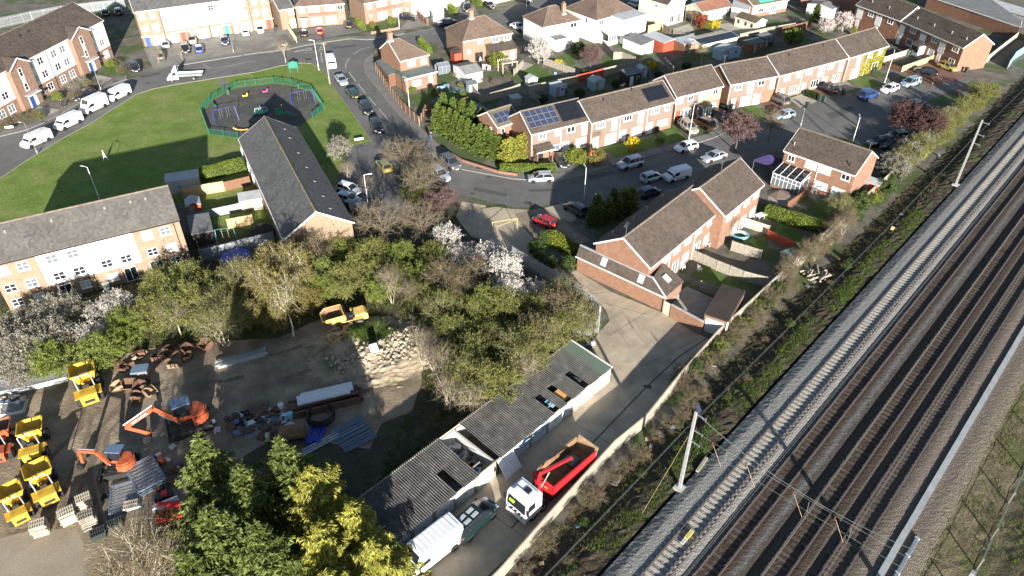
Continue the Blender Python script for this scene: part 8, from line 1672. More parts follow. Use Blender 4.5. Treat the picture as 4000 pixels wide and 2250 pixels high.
# head span across the four tracks at the first mast: three cross wires and a drop arm over each track
far=lambda z:rp(18.6,sA+.3,z)
near=lambda z:rp(o1_+.2,sA,z)
wire('cross_span_wire','sagging upper head span wire across the four tracks',sag(near(zt1-.3),far(zt1-.3),14,1.9),.022);wire('cross_span_wire','upper straight head span wire across the four tracks',sag(near(zt1-2.3),far(zt1-2.3),10,.12),.014);wire('cross_span_wire','low straight head span wire across the four tracks',sag(near(zt1-3.6),far(zt1-3.6),10,.1),.014)
fm=thing('catenary_mast','mast beyond the cable trough carrying the head span over the tracks','mast',rp(18.8,sA+.3,.8),RA);MB().rings([[(-.24,-.2,-.4),(.24,-.2,-.4),(.24,.2,-.4),(-.24,.2,-.4)],[(-.16,-.14,h1),(.16,-.14,h1),(.16,.14,h1),(-.16,.14,h1)]]).build('column',M['mast_white'],fm);MB().box(-.4,.4,-.4,.4,-.5,.1).build('footing',M['concrete_grey'],fm)
for i,(o,*_r)in enumerate(tracks):
 oc=o+.75;zc_=1.35+5.0
 arm=thing('registration_arm','pale registration arm with brown insulator over the %s track'%('pale sleeper','second','third','outer')[i],'registration arm',rp(oc,sA,0),RA,'registration arms')
 MB().tube([(0,1.3,zt1-2.6),(0,.2,zc_+.35)],.022,6).build('arm',M['tan_worn'],arm);MB().cyl((0,1.4,zt1-2.75),.06,.5,10).build('insulator',M['insul'],arm);MB().tube([(0,0,zc_+1.2),(0,.1,zt1-2.4)],.02,5).build('dropper',M['wire'],arm)
 for sa_,sb_ in((sA-45,sA),(sA,sB)):
  wire('contact_wire','thin contact wire over the %s track'%('pale sleeper','second','third','outer')[i],[rp(oc,sa_,zc_+.3),rp(oc,sb_,zc_+.3)],.010);wire('catenary_wire','catenary wire over the %s track'%('pale sleeper','second','third','outer')[i],sag(rp(oc,sa_,zc_+1.2),rp(oc,sb_,zc_+1.2),10,.55),.010)
for dz,do in((.9,-.5),(1.8,-.75)):
 for sa_,sb_ in((sA-55,sA),(sA,sB),(sB,sB+75)):wire('feeder_wire','long thin feeder wire running between the trackside masts',sag(rp(o1_+do,sa_,zt1-dz-1.4),rp(o1_+do-.0,sb_,zt1-dz-1.4),10,.7),.008)
wire('stay_wire','yellowish stay wire down from the solar panel mast',[rp(o1_-.2,sA-.1,zt1-3.2),rp(o1_-.9,sA-4.6,1.0)],.018,'tan_worn')
c=P('R1',730,1030,1.4);r=thing('grease_unit','yellow rail lubricator box between the rails','lubricator',(c.x,c.y,1.38),RA);MB().box(-.2,.8,-.16,.16,.0,.22).build('box',M['barrier_yellow'],r);MB().box(-.85,-.2,-.14,.14,0,.14).build('tank',M['concrete_grey'],r)
c=P('R1',880,300,1.1);setp(MB().cbox((0,0,.12),(2.0,.28,.24)).build('concrete_post',M['concrete_post'],None,(c.x,c.y,1.05),(0,0,RA+.1)),'broken concrete post lying at the ballast toe','post')
# YARD
def heras(label,c,rz,tilt=(0,0),n=1,dz=.06,group='stacked mesh fence panels',L=3.4,Hh=1.95,m='galv_pale',jit=.12):
 def mk():
  mb=MB();
  for a,b in(((0,0),(L,0)),((L,0),(L,Hh)),((L,Hh),(0,Hh)),((0,Hh),(0,0))):mb.tube([(a[0]-L/2,a[1]-Hh/2,0),(b[0]-L/2,b[1]-Hh/2,0)],.026,5)
  return mb.mesh('frame',M[m])
 def mw():
  mb=MB()
  for k in range(22):x=-L/2+L*(k+.5)/22;mb.box(x-.004,x+.004,-Hh/2,Hh/2,-.004,.004)
  for k in range(8):y=-Hh/2+Hh*(k+.5)/8;mb.box(-L/2,L/2,y-.005,y+.005,-.005,.005)
  return mb.mesh('mesh_infill',M['steel_grey'])
 f,w_=cached(('her',L,Hh,m),mk),cached(('herw',L,Hh),mw);r=random.Random(int(abs(c.x*13+c.y*7)))
 for k in range(n):
  t=thing('site_barrier',label,'barrier',(c.x+r.uniform(-jit,jit),c.y+r.uniform(-jit,jit),c.z+.05+dz*k),rz+r.uniform(-.03,.03),group);t.rotation_euler=(tilt[0],tilt[1],t.rotation_euler[2]);link('frame',f,t);link('mesh_infill',w_,t)
def ctr(t,*xy):
 q=PL(t,*xy);return sum(q,Vector())/len(q)
c=ctr('A',480,530);heras('galvanised mesh fence panel stacked beside the swivel dumper',c,az(P('A',250,600),P('A',720,480)),(0,0),10,.065,'fence panels beside the swivel dumper',4.6,2.0)
c=ctr('A',90,600);heras('galvanised fence panel in the pile below the blossom thorns',c,az(P('A',0,580),P('A',200,540)),(0,0),9,.065,'fence panels at the left edge',3.4,1.9)
c=ctr('A',110,830);heras('pale tube fence panel in the pile beside the rusty dumper',c,.3,(0,0),6,.06,'fence panels in the pile beside the rusty dumper',3.0,1.6,'white_paint')
M['panel_blue']=flat('panel_blue',(.20,.27,.36),.45,.4,var=.1)
c=ctr('B',1350,610);heras('blue grey fence panel lying flat under a single pallet',c,az(P('B',1210,490),P('B',1450,420)),(0,0),6,.06,'flat fence panels under a pallet',2.5,3.3,'panel_blue')
c=ctr('B',1600,400);heras('blue grey fence panel in the tall stack by the excavator',c,az(P('B',1440,290),P('B',1640,190)),(0,0),14,.065,'tall stack of fence panels by the excavator',2.4,3.6,'panel_blue')
def tubes(label,c,rz,L,n,w_,m,group,name='steel_tube',cat='tube',r_=.04,layers=2,jit=.05,box=False):
 rr=random.Random(int(abs(c.x*3+c.y)))
 for j in range(layers):
  for k in range(n):
   y=(k-n/2)*w_/n;o=(MB().box(-L/2,L/2,-r_*1.6,r_*1.6,-r_,r_)if box else MB().tube([(-L/2,0,0),(L/2,0,0)],r_,8)).build(name,M[m],None,(c.x-math.sin(rz)*y+math.cos(rz)*rr.uniform(-.25,.25),c.y+math.cos(rz)*y+math.sin(rz)*rr.uniform(-.25,.25),r_+.02+j*(2*r_+.01)),(0,0,rz+rr.uniform(-jit,jit)*.2));setp(o,label,cat,group)
tubes('pale galvanised beam in the bundle at the back of the yard',ctr('C',950,690),az(P('C',720,760),P('C',1190,630)),5.2,6,1.1,'galv_pale','galvanised beams at the back','steel_beam','beam',.08,2,box=True)
tubes('slatted tube panel in the blue grey heap',ctr('E',730,380),az(P('E',580,330),P('E',720,260)),3.4,16,3.6,'panel_blue','blue grey tube heap','steel_tube','tube',.045,3)
tubes('long pale plank lying beside the blue grey tube heap',ctr('E',480,450),az(P('E',380,500),P('E',580,390)),4.0,3,.7,'felt_light','pale planks by the heap','plank','plank',.05,2,box=True)
tubes('bright blue plastic beam behind the cypress tops',ctr('E',440,380),az(P('E',400,440),P('E',450,320)),2.4,4,1.6,'play_blue','bright blue beams','plastic_beam','beam',.11,1,.5,True)
tubes('grey scaffold tube in the mixed scrap pile',ctr('C',1150,1400),az(P('C',1000,1449),P('C',1220,1330)),3.6,10,2.2,'galv','scaffold tubes in the scrap pile','steel_tube','tube',.035,3,.6)
M['mud_wet']=patchy('mud_wet',[(.3,(.13,.103,.073)),(.7,(.22,.178,.128))],1.2,.9,(7,.4),1.0,7,.08)
def rut(pts,w_,seed):
 r=random.Random(seed);a,b=[],[];n=len(pts)-1;fine=[]
 for i in range(n):
  for k in range(6):fine.append(pts[i].lerp(pts[i+1],k/6))
 for i in range(len(fine)-1):
  d=(fine[i+1]-fine[i]).normalized();q=Vector((-d.y,d.x,0));a.append(fine[i]+q*w_*r.uniform(.3,.65));b.append(fine[i]-q*w_*r.uniform(.3,.65))
 sheet('tyre_rut',a+b[::-1],.0145+seed*.0001,M['mud_wet'])
for k,q in enumerate((('d',255,1320,225,1200,250,1080,330,990,450,945),('d',285,1330,250,1205,272,1090,350,1005,460,960),('d',150,1330,165,1230,215,1120,240,1010),('d',20,1345,110,1320,200,1240,250,1110),('d',480,965,560,960,640,940),('d',700,960,780,930,850,880),('d',600,900,700,890,790,860),('d',860,960,920,980,980,990),('d',100,1180,200,1080,215,1000))):rut(PL(*q),(.55,.55,.6,.5,.6,.6,.5,1.2,.6)[k],k)
# white sheets on rusty beams
c=ctr('E',520,130);rz=az(P('E',310,180),P('E',745,75));tubes('rusty red beam under the white sheets',c+Vector((.2,-.4,0)),rz,7.2,6,1.9,'junk_rust','rusty beams under the sheets','rusty_beam','beam',.13,3,box=True)
for k in range(5):
 mb=MB()
 for i in range(22):y0=-.62+1.24*i/22;y1=-.62+1.24*(i+1)/22;z=(.0,.03)[i%2];mb.quad((-2.7,y0,z),(2.7,y0,z),(2.7,y1,(.03,.0)[i%2]),(-2.7,y1,(.03,.0)[i%2]))
 o=mb.build('profiled_sheet',M['galv_sheet']if 'galv_sheet' in M else M['white_wood'],None,(c.x-.3*(k%2)*math.cos(rz)*3+(1.1 if k%2 else 0),c.y+(.45 if k%2 else 0),.85+.05*k),(0,0,rz));setp(o,'long white profiled sheet stacked on rusty beams','sheet','white profiled sheets')
 # pallets
def pallet(label,c,rz,z,group,m='wood_pale',w_=1.2,d_=1.0):
 t=thing('pallet',label,'pallet',(c.x,c.y,z),rz,group);sl=cached(('sl',m,w_),lambda:MB().box(-.045,.045,-d_/2,d_/2,0,.022).mesh('slat',M[m]));br=cached(('br',m,w_),lambda:MB().box(-w_/2,w_/2,-.04,.04,0,.1).mesh('bearer',M[m]))
 for k in range(7):link('slat',sl,t,(-w_/2+.05+(w_-.1)*k/6,0,.122))
 for y in(-.42,0,.42):link('bearer',br,t,(0,y,.022))
 for x in(-.5,0,.5):link('slat',sl,t,(x,0,0))
pr_=random.Random(8)
for lab,grp,q,n,rz in(('pale pallet in the leaning stack on the concrete pad','leaning pallet stack',('B',430,930),9,.45),('pallet in the wide sunlit stack','wide sunlit pallet stack',('B',720,800),9,.6),('grey pallet in the neat tall stack','neat tall pallet stack',('B',960,850),11,.55),('pallet in the shaded stack near the track marks','shaded pallet stack',('B',900,630),8,.5)):
 c=P(*q,.7)
 for k in range(n):pallet(lab,c+Vector((pr_.uniform(-.1,.1),pr_.uniform(-.1,.1),0)),rz+pr_.uniform(-.12,.12),.02+k*.146,grp,'wood_pale' if 'grey' not in lab else 'wood_grey')
pallet('single pallet lying on the flat fence panels',P('B',1410,685,.4),.3,.42,None)
for k in range(4):pallet('dark blue crate pallet beside the birch',P('B',1060,990,.3),.4+.05*k,.02+.15*k,'dark crates by the birch','bin_dark')
for k in range(4):pallet('dark crate pallet behind the birch top',P('B',1245,890,.3),.4+.05*k,.02+.15*k,'dark crates behind the birch','bin_dark')
# tyres, coil, buckets
ty=cached(('wheel',.34,.22),lambda:wheel_meshes(.34,.22))[0]
for k,(t,x,y)in enumerate((('C',950,1300),('C',1010,1290),('C',1090,1330),('C',1015,1375),('C',905,1395),('C',965,1410),('C',1140,1280),('C',1290,1290),('C',880,1330),('C',1310,1370))):
 setp(link('tyre',ty,None,P(t,x,y)+Vector((0,0,.12+.1*(k%3))),(math.pi/2+trng.uniform(-.15,.15),trng.uniform(-.15,.15),trng.uniform(0,3))),'old tyre lying by the scrap pile','tyre','old tyres by the scrap pile')
setp(link('tyre',ty,None,P('B',1145,610)+Vector((0,0,.13)),(math.pi/2,0,0),1.2),'single tyre beside the shaded pallets','tyre')
c=P('E',490,260);
for k in range(6):setp(MB().tube([((1.35-.05*(k%2))*math.cos(2*math.pi*i/30),(1.35-.05*(k%2))*math.sin(2*math.pi*i/30),0)for i in range(31)],.08,6,False).build('pipe_coil',M['rubber'],None,(c.x+.05*(k%3),c.y,.1+.16*k),(0,0,k)),'ring of the black ribbed pipe coil','pipe coil','black pipe coil')
def bucket(label,c,rz,sc,group,m='junk_rust'):
 pr=[(-.5,.7),(-.5,.25),(-.25,.02),(.3,0),(.6,.3),(.55,.38),(.28,.1),(-.2,.12),(-.42,.3),(-.42,.7)]
 t=thing('digger_bucket',label,'bucket',(c.x,c.y,.02),rz,group);MB().extr(pr,-.5,.5).build('shell',M[m],t)
 for y in(-.52,.48):MB().extr([(-.5,.7),(-.5,.25),(-.25,.02),(.3,0),(.6,.3),(0,.72)],y,y+.04).build('side_plate',M[m],t)
 MB().box(-.62,-.5,-.2,-.15,.4,.75).box(-.62,-.5,.15,.2,.4,.75).tube([(-.56,-.2,.6),(-.56,.2,.6)],.04,6).build('ear',M['black_metal'],t);t.scale=(sc,)*3
br_=random.Random(5)
for k,(t,x,y)in enumerate((('A',1270,610),('A',1400,590),('A',1530,610),('A',1480,700),('A',1630,660),('A',1430,380),('A',1340,400),('A',1570,580),('A',1790,260),('A',1720,290),('A',1880,190),('A',1480,760),('C',60,700),('C',140,680),('C',300,610),('C',365,620),('C',240,780),('C',370,700),('C',210,620),('C',570,570))):bucket('rusty digger bucket in the shaded row under the thorns',P(t,x,y),br_.uniform(0,6),br_.uniform(.7,1.25),'rusty digger buckets','junk_rust' if k%4 else 'tan_worn')
c=P('A',1530,450);r=thing('plant_box','grey topped yellow plant box among the rusty buckets','box',c,.2);MB().box(-.8,.8,-.6,.6,0,.7).build('body',M['tan_worn'],r);MB().box(-.85,.85,-.65,.65,.7,.95).build('lid',M['panel_blue'],r)
c=P('A',1075,580);r=thing('engine_block','dark engine with pale air filter beside the swivel dumper','engine',c,.3);MB().box(-.4,.4,-.5,.5,0,.7).build('block',M['black_metal'],r);MB().cyl((0,.25,.7),.22,.25,14).build('air_filter',M['concrete_grey'],r)
c=P('E',285,400);r=thing('rusty_tank','rust brown tank beyond the cypress tops','tank',c,.2);MB().cyl((-1.2,0,.75),.75,2.4,18,'x').build('shell',M['rust_in'],r);MB().box(-.9,-.7,-.7,.7,0,.4).build('cradle',M['black_metal'],r);MB().box(.7,.9,-.7,.7,0,.4).build('cradle',M['black_metal'],r)
for t,x,y,m,lab in(('B',1760,240,'dig_orange','orange topped drum by the fence panel stack'),('E',265,262,'sky_panel','light blue drum beside the tyres'),('E',195,195,'junk_white','white drum beside the rusty beams'),('E',400,245,'black_metal','black drum next to the pipe coil')):
 r=thing('drum',lab,'drum',P(t,x,y));MB().cyl((0,0,0),.3,.85,16).build('body',M[m],r);MB().tube([(.31*math.cos(2*math.pi*i/16),.31*math.sin(2*math.pi*i/16),.4)for i in range(17)],.02,4,False).build('hoop',M[m],r)
 # red crane attachment beside the fence panels
c=P('B',1830,830);r=thing('lorry_crane','red folded lorry crane with silver tank beside the cypress','crane',c,.35);MB().box(-1.0,1.2,-.45,.45,.1,.55).build('base',M['truck_red'],r);MB().bar((-.9,.1,.8),(1.3,.2,1.5),.3,.35).bar((1.3,.2,1.5),(-.6,.5,1.7),.25,.3).build('arm',M['truck_red'],r);MB().tube([(-1.3,1.1,.5),(.9,1.5,.5)],.4,12).build('tank',M['galv'],r);MB().box(-1.2,.3,2.0,2.8,.1,.6).build('machine_bed',M['black_metal'],r);MB().box(-.5,.0,2.1,2.6,.6,1.0).build('motor',M['truck_red'],r)
junk(26,*ctr('C',1150,1380)[:2],5,3,.02,'scrap pile','in the mixed scrap pile',.3,12,1.3,('galv','junk_rust','wood_brown','junk_dark','junk_blue'));junk(18,*ctr('E',130,330)[:2],4,3,.02,'cypress side heap','in the heap beside the cypress tops',.3,13,1.2,('galv','wood_pale','junk_dark','junk_rust'));junk(14,*ctr('A',100,790)[:2],3,3,.02,'left edge heap','in the heap beside the rusty dumper',.3,14,1.2,('junk_white','galv','wood_pale'))
junk(14,*ctr('B',1800,300)[:2],2.6,5,.02,'machine heap','among the machine parts by the cypress',.3,15,.9,('galv','junk_rust','junk_dark'))
junk(12,*ctr('C',760,1440)[:2],3,2,.02,'excavator side heap','beside the larger excavator',.3,16,1.1,('galv','junk_rust','junk_dark','wood_brown'));junk(10,*ctr('A',1350,300)[:2],4,1.5,.02,'thorn side heap','under the bright green thorns',.3,17,.9,('wood_brown','junk_rust','wood_pale'))
# litter along the railway bank
for k,(t,x,y)in enumerate((('F',1420,410),('F',1440,460),('F',1170,740),('F',880,1070),('F',610,1355),('F',500,1420),(8,930,400),(8,1000,285),(8,350,770),(8,300,800),(4,1290,1165),(4,1330,1060),('F',1600,330),('F',1510,370),(7,1500,1370),(7,1520,1400))):
 p=P(t,x,y,.3);o,s=rcoord(p);rr=random.Random(k);setp(MB().cbox((0,0,0),(rr.uniform(.3,.7),rr.uniform(.25,.5),.12)).build('litter',M[rr.choice(('roof_grey','galv','junk_blue','junk_card'))],None,(p.x,p.y,max(.05,pz(o))+.12),(rr.uniform(-.4,.4),rr.uniform(-.4,.4),rr.uniform(0,6))),'piece of litter on the shaded railway bank','litter','litter on the railway bank')
lg_=ctr(8,360,740)
for k in range(16):rr=random.Random(100+k);o=rcoord(lg_)[0];setp(MB().tube([(-.8,0,0),(.8,.05,0)],[.13,.1],7).build('log',M['bark_pale'],None,(lg_.x+rr.uniform(-1.2,1.2),lg_.y+rr.uniform(-1.2,1.2),.25+.12*(k%4)),(0,rr.uniform(-.1,.1),rr.uniform(-.6,.6)+.8)),'cut log in the pile below the trackside fence','log','log pile')
# rubble heap
c=ctr('D',430,600);rs=np.random.RandomState(6)
heap_r,heap_h=6.2,1.25
def heap_z(x,y):q=math.hypot((x-c.x)/1.25,y-c.y)/heap_r;return heap_h*max(0,1-q*q)*(.8+.3*math.sin(x*1.3)*math.sin(y*1.1+1))
mb=MB();n=34;gv=[]
for i in range(n+1):
 for j in range(n+1):x=c.x+(i/n-.5)*2.5*heap_r;y=c.y+(j/n-.5)*2*heap_r;gv.append((x-c.x,y-c.y,max(-.05,heap_z(x,y)+rs.normal(0,.06)-.04)))
mb.add(gv,[(i*(n+1)+j,(i+1)*(n+1)+j,(i+1)*(n+1)+j+1,i*(n+1)+j+1)for i in range(n)for j in range(n)])
hp=thing('rubble_heap','pale rubble and soil heap below the old dumper','rubble heap',(c.x,c.y,0));M['rubble_soil']=patchy('rubble_soil',[(.25,(.24,.19,.13)),(.5,(.35,.285,.205)),(.75,(.46,.39,.295))],.9,.95,(8,.4),1.0,5,.1,stops2=((.09,.10,.035),[(.52,0.),(.66,.8)]),scale2=.4);mb.build('mound',M['rubble_soil'],hp)
M['stone_pale']=patchy('stone_pale',[(.3,(.30,.255,.19)),(.7,(.43,.38,.30))],1.5,.9,(9,.2));stones=[]
for k in range(8):
 r_=np.random.RandomState(k);mb=MB();ringz=[]
 for i in range(4):q=math.sin(math.pi*(i+.5)/4);ringz.append([(q*math.cos(a)*r_.uniform(.7,1.2),q*math.sin(a)*r_.uniform(.7,1.2),-math.cos(math.pi*(i+.5)/4)*.7)for a in[2*math.pi*j/6 for j in range(6)]])
 mb.rings(ringz);stones.append(mb.mesh('stone',M['stone_pale']))
spots=[('D',200,720),('D',330,700),('D',250,770),('D',650,610),('D',720,640),('D',760,480),('D',100,780),('D',600,650),('D',820,560),('D',450,760),('D',690,700)]
for k in range(280):
 t,x,y=spots[k%len(spots)];p=P(t,x+trng.gauss(0,110),y+trng.gauss(0,60));s=.09+.22*trng.random()**2.2;link('stone',stones[k%8],hp,(p.x-c.x,p.y-c.y,max(0,heap_z(p.x,p.y))+s*.25),(trng.uniform(0,6),trng.uniform(0,6),trng.uniform(0,6)),s)
p=P('D',480,720);setp(MB().box(-.42,.42,-.09,.09,-.3,1.9).build('concrete_slab',M['white_paint'],None,(p.x,p.y,.35),(R(-18),R(-6),.3)),'upright pale concrete slab leaning in the rubble','slab')
rs=np.random.RandomState(12);tufts('weeds','green weeds growing over the rubble heap',[(p[0],p[1],max(0,heap_z(p[0],p[1])))for p in[P('D',rs.normal(400,150),rs.normal(470,70))for _ in range(700)]],.3,'grass_blade',.03,6,11,.6)
# GARDEN FURNITURE
c=P('M6',555,730,.5);r=thing('covered_pool','round pool under a bright blue cover','pool',(c.x,c.y,0));MB().cyl((0,0,0),1.85,.75,28).build('pool_wall',M['junk_blue'],r);M['cover_blue']=flat('cover_blue',(.025,.05,.36),.35,var=.25,scale=2);MB().cyl((0,0,.75),1.95,.08,28,r2=1.75).build('cover',M['cover_blue'],r)
c=P('M6',760,520,.5);r=thing('trampoline','black round trampoline beside the small garden swing','trampoline',(c.x,c.y,0));MB().cyl((0,0,.7),1.6,.04,28).build('mat',M['rubber'],r);MB().tube([(1.65*math.cos(2*math.pi*i/28),1.65*math.sin(2*math.pi*i/28),.72)for i in range(29)],.06,6,False).build('rim',M['black_metal'],r)
for k in range(4):a=k*1.57+.4;MB().tube([(1.6*math.cos(a),1.6*math.sin(a),.72),(1.6*math.cos(a),1.6*math.sin(a),0)],.03,6).build('leg',M['black_metal'],r)
c=P('M6',485,590);r=thing('garden_swing','small green garden swing set on bark chippings','swing',c,.3)
MB().tube([(-1.2,0,1.9),(1.2,0,1.9)],.03,6).build('top_bar',M['play_green'],r)
for s in(-1,1):
 for y in(-.7,.7):MB().tube([(s*1.2,0,1.9),(s*1.3,y,0)],.03,6).build('leg',M['sky_panel'],r)
for x in(-.4,.4):st=MB().cbox((x,0,.5),(.4,.2,.05)).build('seat',M['play_yellow'],r);MB().tube([(x,.05,.5),(x,0,1.9)],.012,4).build('rope',M['white_paint'],st)
def parasol(label,c,m,r_=1.6,closed=False,h=2.4):
 r=thing('parasol',label,'parasol',c,.3);MB().cyl((0,0,0),.03,h,8).build('pole',M['wood_brown'],r);MB().cyl((0,0,0),.3,.08,14).build('base',M['concrete_grey'],r)
 if closed:MB().tube([(0,0,h*.5),(0,0,h*.7),(0,0,h)],[.16,.12,.03],8).build('canopy',M[m],r)
 else:
  mb=MB();n=8;ring_=[(r_*math.cos(2*math.pi*k/n),r_*math.sin(2*math.pi*k/n),h-.55)for k in range(n)];mb.add(ring_+[(0,0,h)],[(k,(k+1)%n,n)for k in range(n)]);mb.add([(x,y,z-.1)for x,y,z in ring_]+ring_,[(k,(k+1)%n,n+(k+1)%n,n+k)for k in range(n)]);mb.build('canopy',M[m],r)
M['canopy_brown']=flat('canopy_brown',(.13,.095,.075),.8,var=.1);M['canopy_purple']=flat('canopy_purple',(.05,.038,.12),.7,var=.1)
parasol('open brown parasol on the patio below the conservatory',P(8,60,190),'canopy_brown',1.7);parasol('closed white parasol beside the pale blue shed',P('M5',200,395),'white_paint',closed=True)
c=P(4,-20,1290);r=thing('gazebo','purple pop-up gazebo behind the semi roof','gazebo',(c.x,c.y,0),R(48));pk=[(-1.6,-1.6,2.1),(1.6,-1.6,2.1),(1.6,1.6,2.1),(-1.6,1.6,2.1)];MB().add(pk+[(0,0,2.9)],[(0,1,4),(1,2,4),(2,3,4),(3,0,4)]).add([(x,y,1.85)for x,y,z in pk]+pk,[(0,1,5,4),(1,2,6,5),(2,3,7,6),(3,0,4,7)]).build('canopy',M['canopy_purple'],r)
for x in(-1.55,1.55):
 for y in(-1.55,1.55):MB().box(x-.03,x+.03,y-.03,y+.03,0,2.1).build('leg',M['galv'],r)
def chair(label,t,x,y,rz,group=None,m='white_upvc'):
 r=thing('garden_chair',label,'chair',P(t,x,y),R(rz),group);MB().cbox((0,0,.43),(.5,.48,.05)).build('seat',M[m],r);MB().cbox((0,.24,.75),(.5,.05,.6),rx=R(-10)).build('backrest',M[m],r)
 for a in(-.22,.22):
  for b in(-.2,.2):MB().box(a-.025,a+.025,b-.025,b+.025,0,.43).build('leg',M[m],r)
 for a in(-.25,.25):MB().box(a-.03,a+.03,-.2,.24,.62,.66).build('armrest',M[m],r)
chair('white plastic chair alone on the lean-to house lawn',7,1412,695,100);chair('white plastic chair beside the lean-to roof edge',7,1287,680,30);chair('white plastic chair against the semi wall',7,1482,505,-40);chair('white plastic chair at the brick terrace porch',4,1125,420,20);chair('white garden chair beside the white garden table',7,1815,300,60);chair('white garden chair on the square brick house patio','T2',700,1000,20,'patio chairs');chair('white garden chair on the square brick house patio','T2',770,1010,200,'patio chairs')
def table(label,t,x,y,rz,w_,d_,m='white_upvc',rnd=False):
 r=thing('garden_table',label,'table',P(t,x,y),R(rz));(MB().cyl((0,0,.7),w_/2,.04,20)if rnd else MB().cbox((0,0,.72),(w_,d_,.04))).build('tabletop',M[m],r)
 for a in(-1,1):
  for b in(-1,1):MB().box(a*w_*.3-.03,a*w_*.3+.03,b*d_*.3-.03,b*d_*.3+.03,0,.7).build('leg',M[m],r)
table('white rectangular garden table behind the stepped up semi',7,1870,300,30,1.6,1.0);table('round grey table in the lane garage yard',7,1230,915,0,.9,.9,'concrete_grey',True);table('round patio table by the detached house door',8,343,105,0,.9,.9,'concrete_grey',True);table('round white table on the square brick house patio','T2',735,985,0,1.0,1.0,'white_upvc',True)
M['bench_blue']=flat('bench_blue',(.16,.36,.50),.6,var=.08);bench('light blue garden bench on the corner house patio',P(2,1395,680),R(200),'bench_blue');table('light blue garden table beside the blue bench',2,1440,665,20,1.0,.8,'bench_blue')
for s_,(t,x,y)in enumerate((('T2',1040,1030),)):
 r=thing('pergola','timber pergola in the square brick house garden','pergola',P(t,x,y),R(25))
 for a in(-1.6,1.6):
  for b in(-1.2,1.2):MB().box(a-.06,a+.06,b-.06,b+.06,0,2.2).build('post',M['wood_pale'],r)
 for b in(-1.2,1.2):MB().box(-1.8,1.8,b-.05,b+.05,2.2,2.35).build('beam',M['wood_pale'],r)
 for k in range(8):MB().box(-1.7+.48*k,-1.62+.48*k,-1.5,1.5,2.35,2.47).build('rafter',M['wood_pale'],r)
r=thing('pergola','dark slatted pergola behind the red shrub','pergola',P('T3',1120,330),R(28))
for a in(-1.4,1.4):
 for b in(-1.2,1.2):MB().box(a-.06,a+.06,b-.06,b+.06,0,2.2).build('post',M['wood_brown'],r)
for b in(-1.2,1.2):MB().box(-1.6,1.6,b-.05,b+.05,2.2,2.33).build('beam',M['wood_brown'],r)
for k in range(7):MB().box(-1.5+.48*k,-1.42+.48*k,-1.4,1.4,2.33,2.43).build('rafter',M['wood_brown'],r)
c=P(2,1520,745);r=thing('rotary_drier','rotary washing line on the corner house lawn','washing line',c,.2);MB().cyl((0,0,0),.03,1.7,8).build('pole',M['galv'],r)
for k in range(4):a=k*math.pi/2;MB().tube([(0,0,1.1),(1.5*math.cos(a),1.5*math.sin(a),1.75)],.02,5).build('arm',M['galv'],r)
for q in(.6,1.0,1.4):MB().tube([(q*math.cos(k*math.pi/2),q*math.sin(k*math.pi/2),1.1+.65*q/1.5)for k in range(5)],.012,4,False).build('line',M['sky_panel'],r)
c=P(7,1720,430);r=thing('paddling_pool','blue paddling pool with a yellow slide behind the bare shrub','pool',c);MB().tube([(1.1*math.cos(2*math.pi*i/20),.9*math.sin(2*math.pi*i/20),.2)for i in range(21)],.2,8,False).build('ring',M['sky_panel'],r);MB().cbox((.3,0,.6),(1.6,.45,.06),ry=R(28)).build('slide',M['cream_render'],r)
M['brown_door']=flat('brown_door',(.55,.60,.62),.5,var=.1)
for t,x,y,m,lab in(('T2',1880,985,'white_paint','white oval table top leaning in the blossom tree garden'),('T2',1725,1065,'sky_panel','light blue toy at the foot of the blossom tree')):
 r=setp(MB().cyl((0,0,0),.28,.06,18).build('garden_toy',M[m],None,P(t,x,y)+Vector((0,0,.15)),(R(35),.2,.2)),lab,'toy')
c=P(5,815,835);r=thing('water_butt','pale green water butt beside the flats downpipe','water butt',c);MB().cyl((0,0,0),.35,1.0,16,r2=.4).build('barrel',M['teal_paint'],r);MB().cyl((0,0,1.0),.42,.06,16).build('lid',M['white_paint'],r)
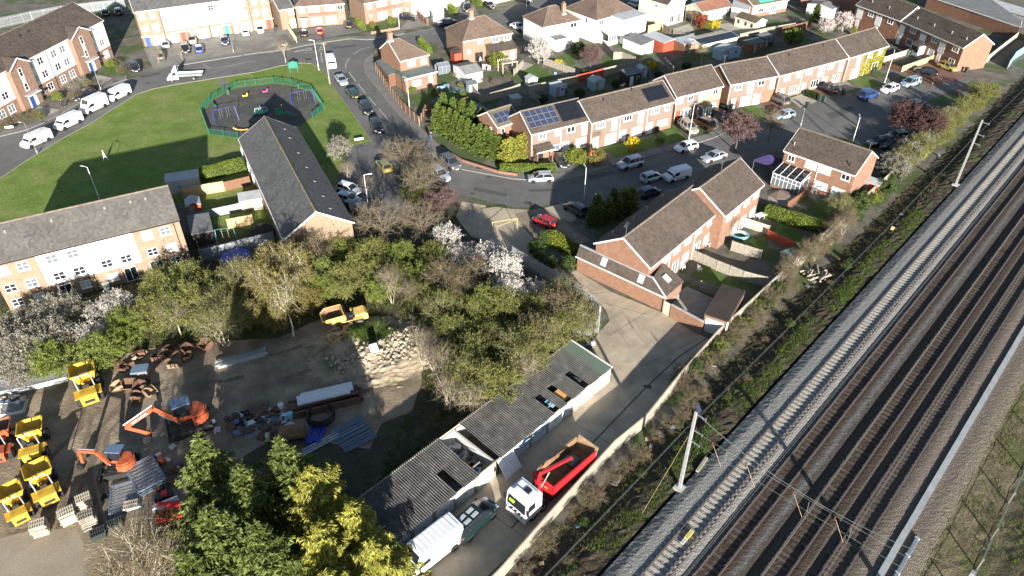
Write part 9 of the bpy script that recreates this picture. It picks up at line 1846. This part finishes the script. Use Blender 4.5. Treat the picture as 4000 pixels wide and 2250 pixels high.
# PEOPLE
M['skin']=flat('skin',(.48,.30,.22),.6,var=.05);M['cloth_white']=flat('cloth_white',(.74,.77,.78),.8,var=.05);M['cloth_dark']=flat('cloth_dark',(.02,.02,.025),.85,var=.1);M['cloth_blue']=flat('cloth_blue',(.06,.10,.18),.85,var=.1);M['hair']=flat('hair',(.05,.03,.02),.7,var=.1)
def skinned(name,verts,edges,rad,m,parent):
 me=bpy.data.meshes.new(name);me.from_pydata(verts,edges,[]);me.materials.append(M[m]);o=link(name,me,parent)
 sm=o.modifiers.new('skin','SKIN');sm.use_smooth_shade=True
 for v,r_ in zip(me.skin_vertices[0].data,rad):v.radius=(r_,r_)
 me.skin_vertices[0].data[0].use_root=True
 ss=o.modifiers.new('sub','SUBSURF');ss.levels=1;ss.render_levels=1;return o
def person(label,pos,rz,top,low,stride=.28,sit=False,armf=.12):
 r=thing('person',label,'person',pos,rz);s=stride
 J={'pel':(0,0,.95),'che':(.02,0,1.3),'nek':(.02,0,1.48),'hed':(.05,0,1.6),'top':(.04,0,1.74)}
 for k,d in(('l',1),('r',-1)):
  J['hip'+k]=(0,d*.1,.9);J['kne'+k]=(d*s*.6+.05,d*.1,.5);J['ank'+k]=(d*s,d*.1,.09);J['toe'+k]=(d*s+.18,d*.11,.05)
  J['sho'+k]=(.02,d*.19,1.42);J['elb'+k]=(-d*armf*.7,d*.25,1.15);J['wri'+k]=(-d*armf+.12,d*.24,.93);J['fin'+k]=(-d*armf+.15,d*.23,.82)
 def sub(names,rad,edges,nm,m):idx={n:i for i,n in enumerate(names)};return skinned(nm,[J[n]for n in names],[(idx[a],idx[b])for a,b in edges],rad,m,r)
 sub(['pel','che','nek','hed','top','hipl','knel','ankl','toel','hipr','kner','ankr','toer','shol','elbl','wril','finl','shor','elbr','wrir','finr'],[.13,.14,.055,.09,.07,.09,.06,.042,.035,.09,.06,.042,.035,.06,.042,.03,.025,.06,.042,.03,.025],[('pel','che'),('che','nek'),('nek','hed'),('hed','top')]+[e for k in 'lr' for e in(('pel','hip'+k),('hip'+k,'kne'+k),('kne'+k,'ank'+k),('ank'+k,'toe'+k),('che','sho'+k),('sho'+k,'elb'+k),('elb'+k,'wri'+k),('wri'+k,'fin'+k))],'body','skin')
 sub(['pel','che','nek','shol','elbl','wril','shor','elbr','wrir'],[.17,.175,.075,.085,.062,.05,.085,.062,.05],[('pel','che'),('che','nek'),('che','shol'),('shol','elbl'),('elbl','wril'),('che','shor'),('shor','elbr'),('elbr','wrir')],'jacket',top)
 sub(['pel','hipl','knel','ankl','hipr','kner','ankr'],[.155,.11,.08,.06,.11,.08,.06],[('pel','hipl'),('hipl','knel'),('knel','ankl'),('pel','hipr'),('hipr','kner'),('kner','ankr')],'trousers',low)
 MB().rings([[(J['hed'][0]-.01+.105*math.cos(a)*q,.1*math.sin(a)*q,z)for a in[2*math.pi*k/10 for k in range(10)]]for z,q in((1.62,1.0),(1.7,1.0),(1.76,.75),(1.79,.3))]).build('hair',M['hair' if top!='cloth_white' else 'cloth_white'],r,smooth=True)
person('person in pale clothes striding across the lawn',P(1,802,1212)+Vector((0,0,.05)),R(200),'cloth_white','cloth_white',.34);person('person in black with white shoes on the pavement by the flats',P(1,485,815)+Vector((0,0,.1)),R(205),'cloth_dark','cloth_dark',.2);person('person in dark jacket and jeans on the pavement by the conifer hedge',P(2,1322,1065)+Vector((0,0,.1)),R(110),'cloth_dark','cloth_blue',.12);person('person in a pale top on the square brick house patio',P('T2',650,935),R(-60),'cloth_white','cloth_dark',.12)
print('OBJECTS',len(bpy.data.objects),'TRIS',sum(len(m.loops)-2*len(m.polygons)for m in bpy.data.meshes))
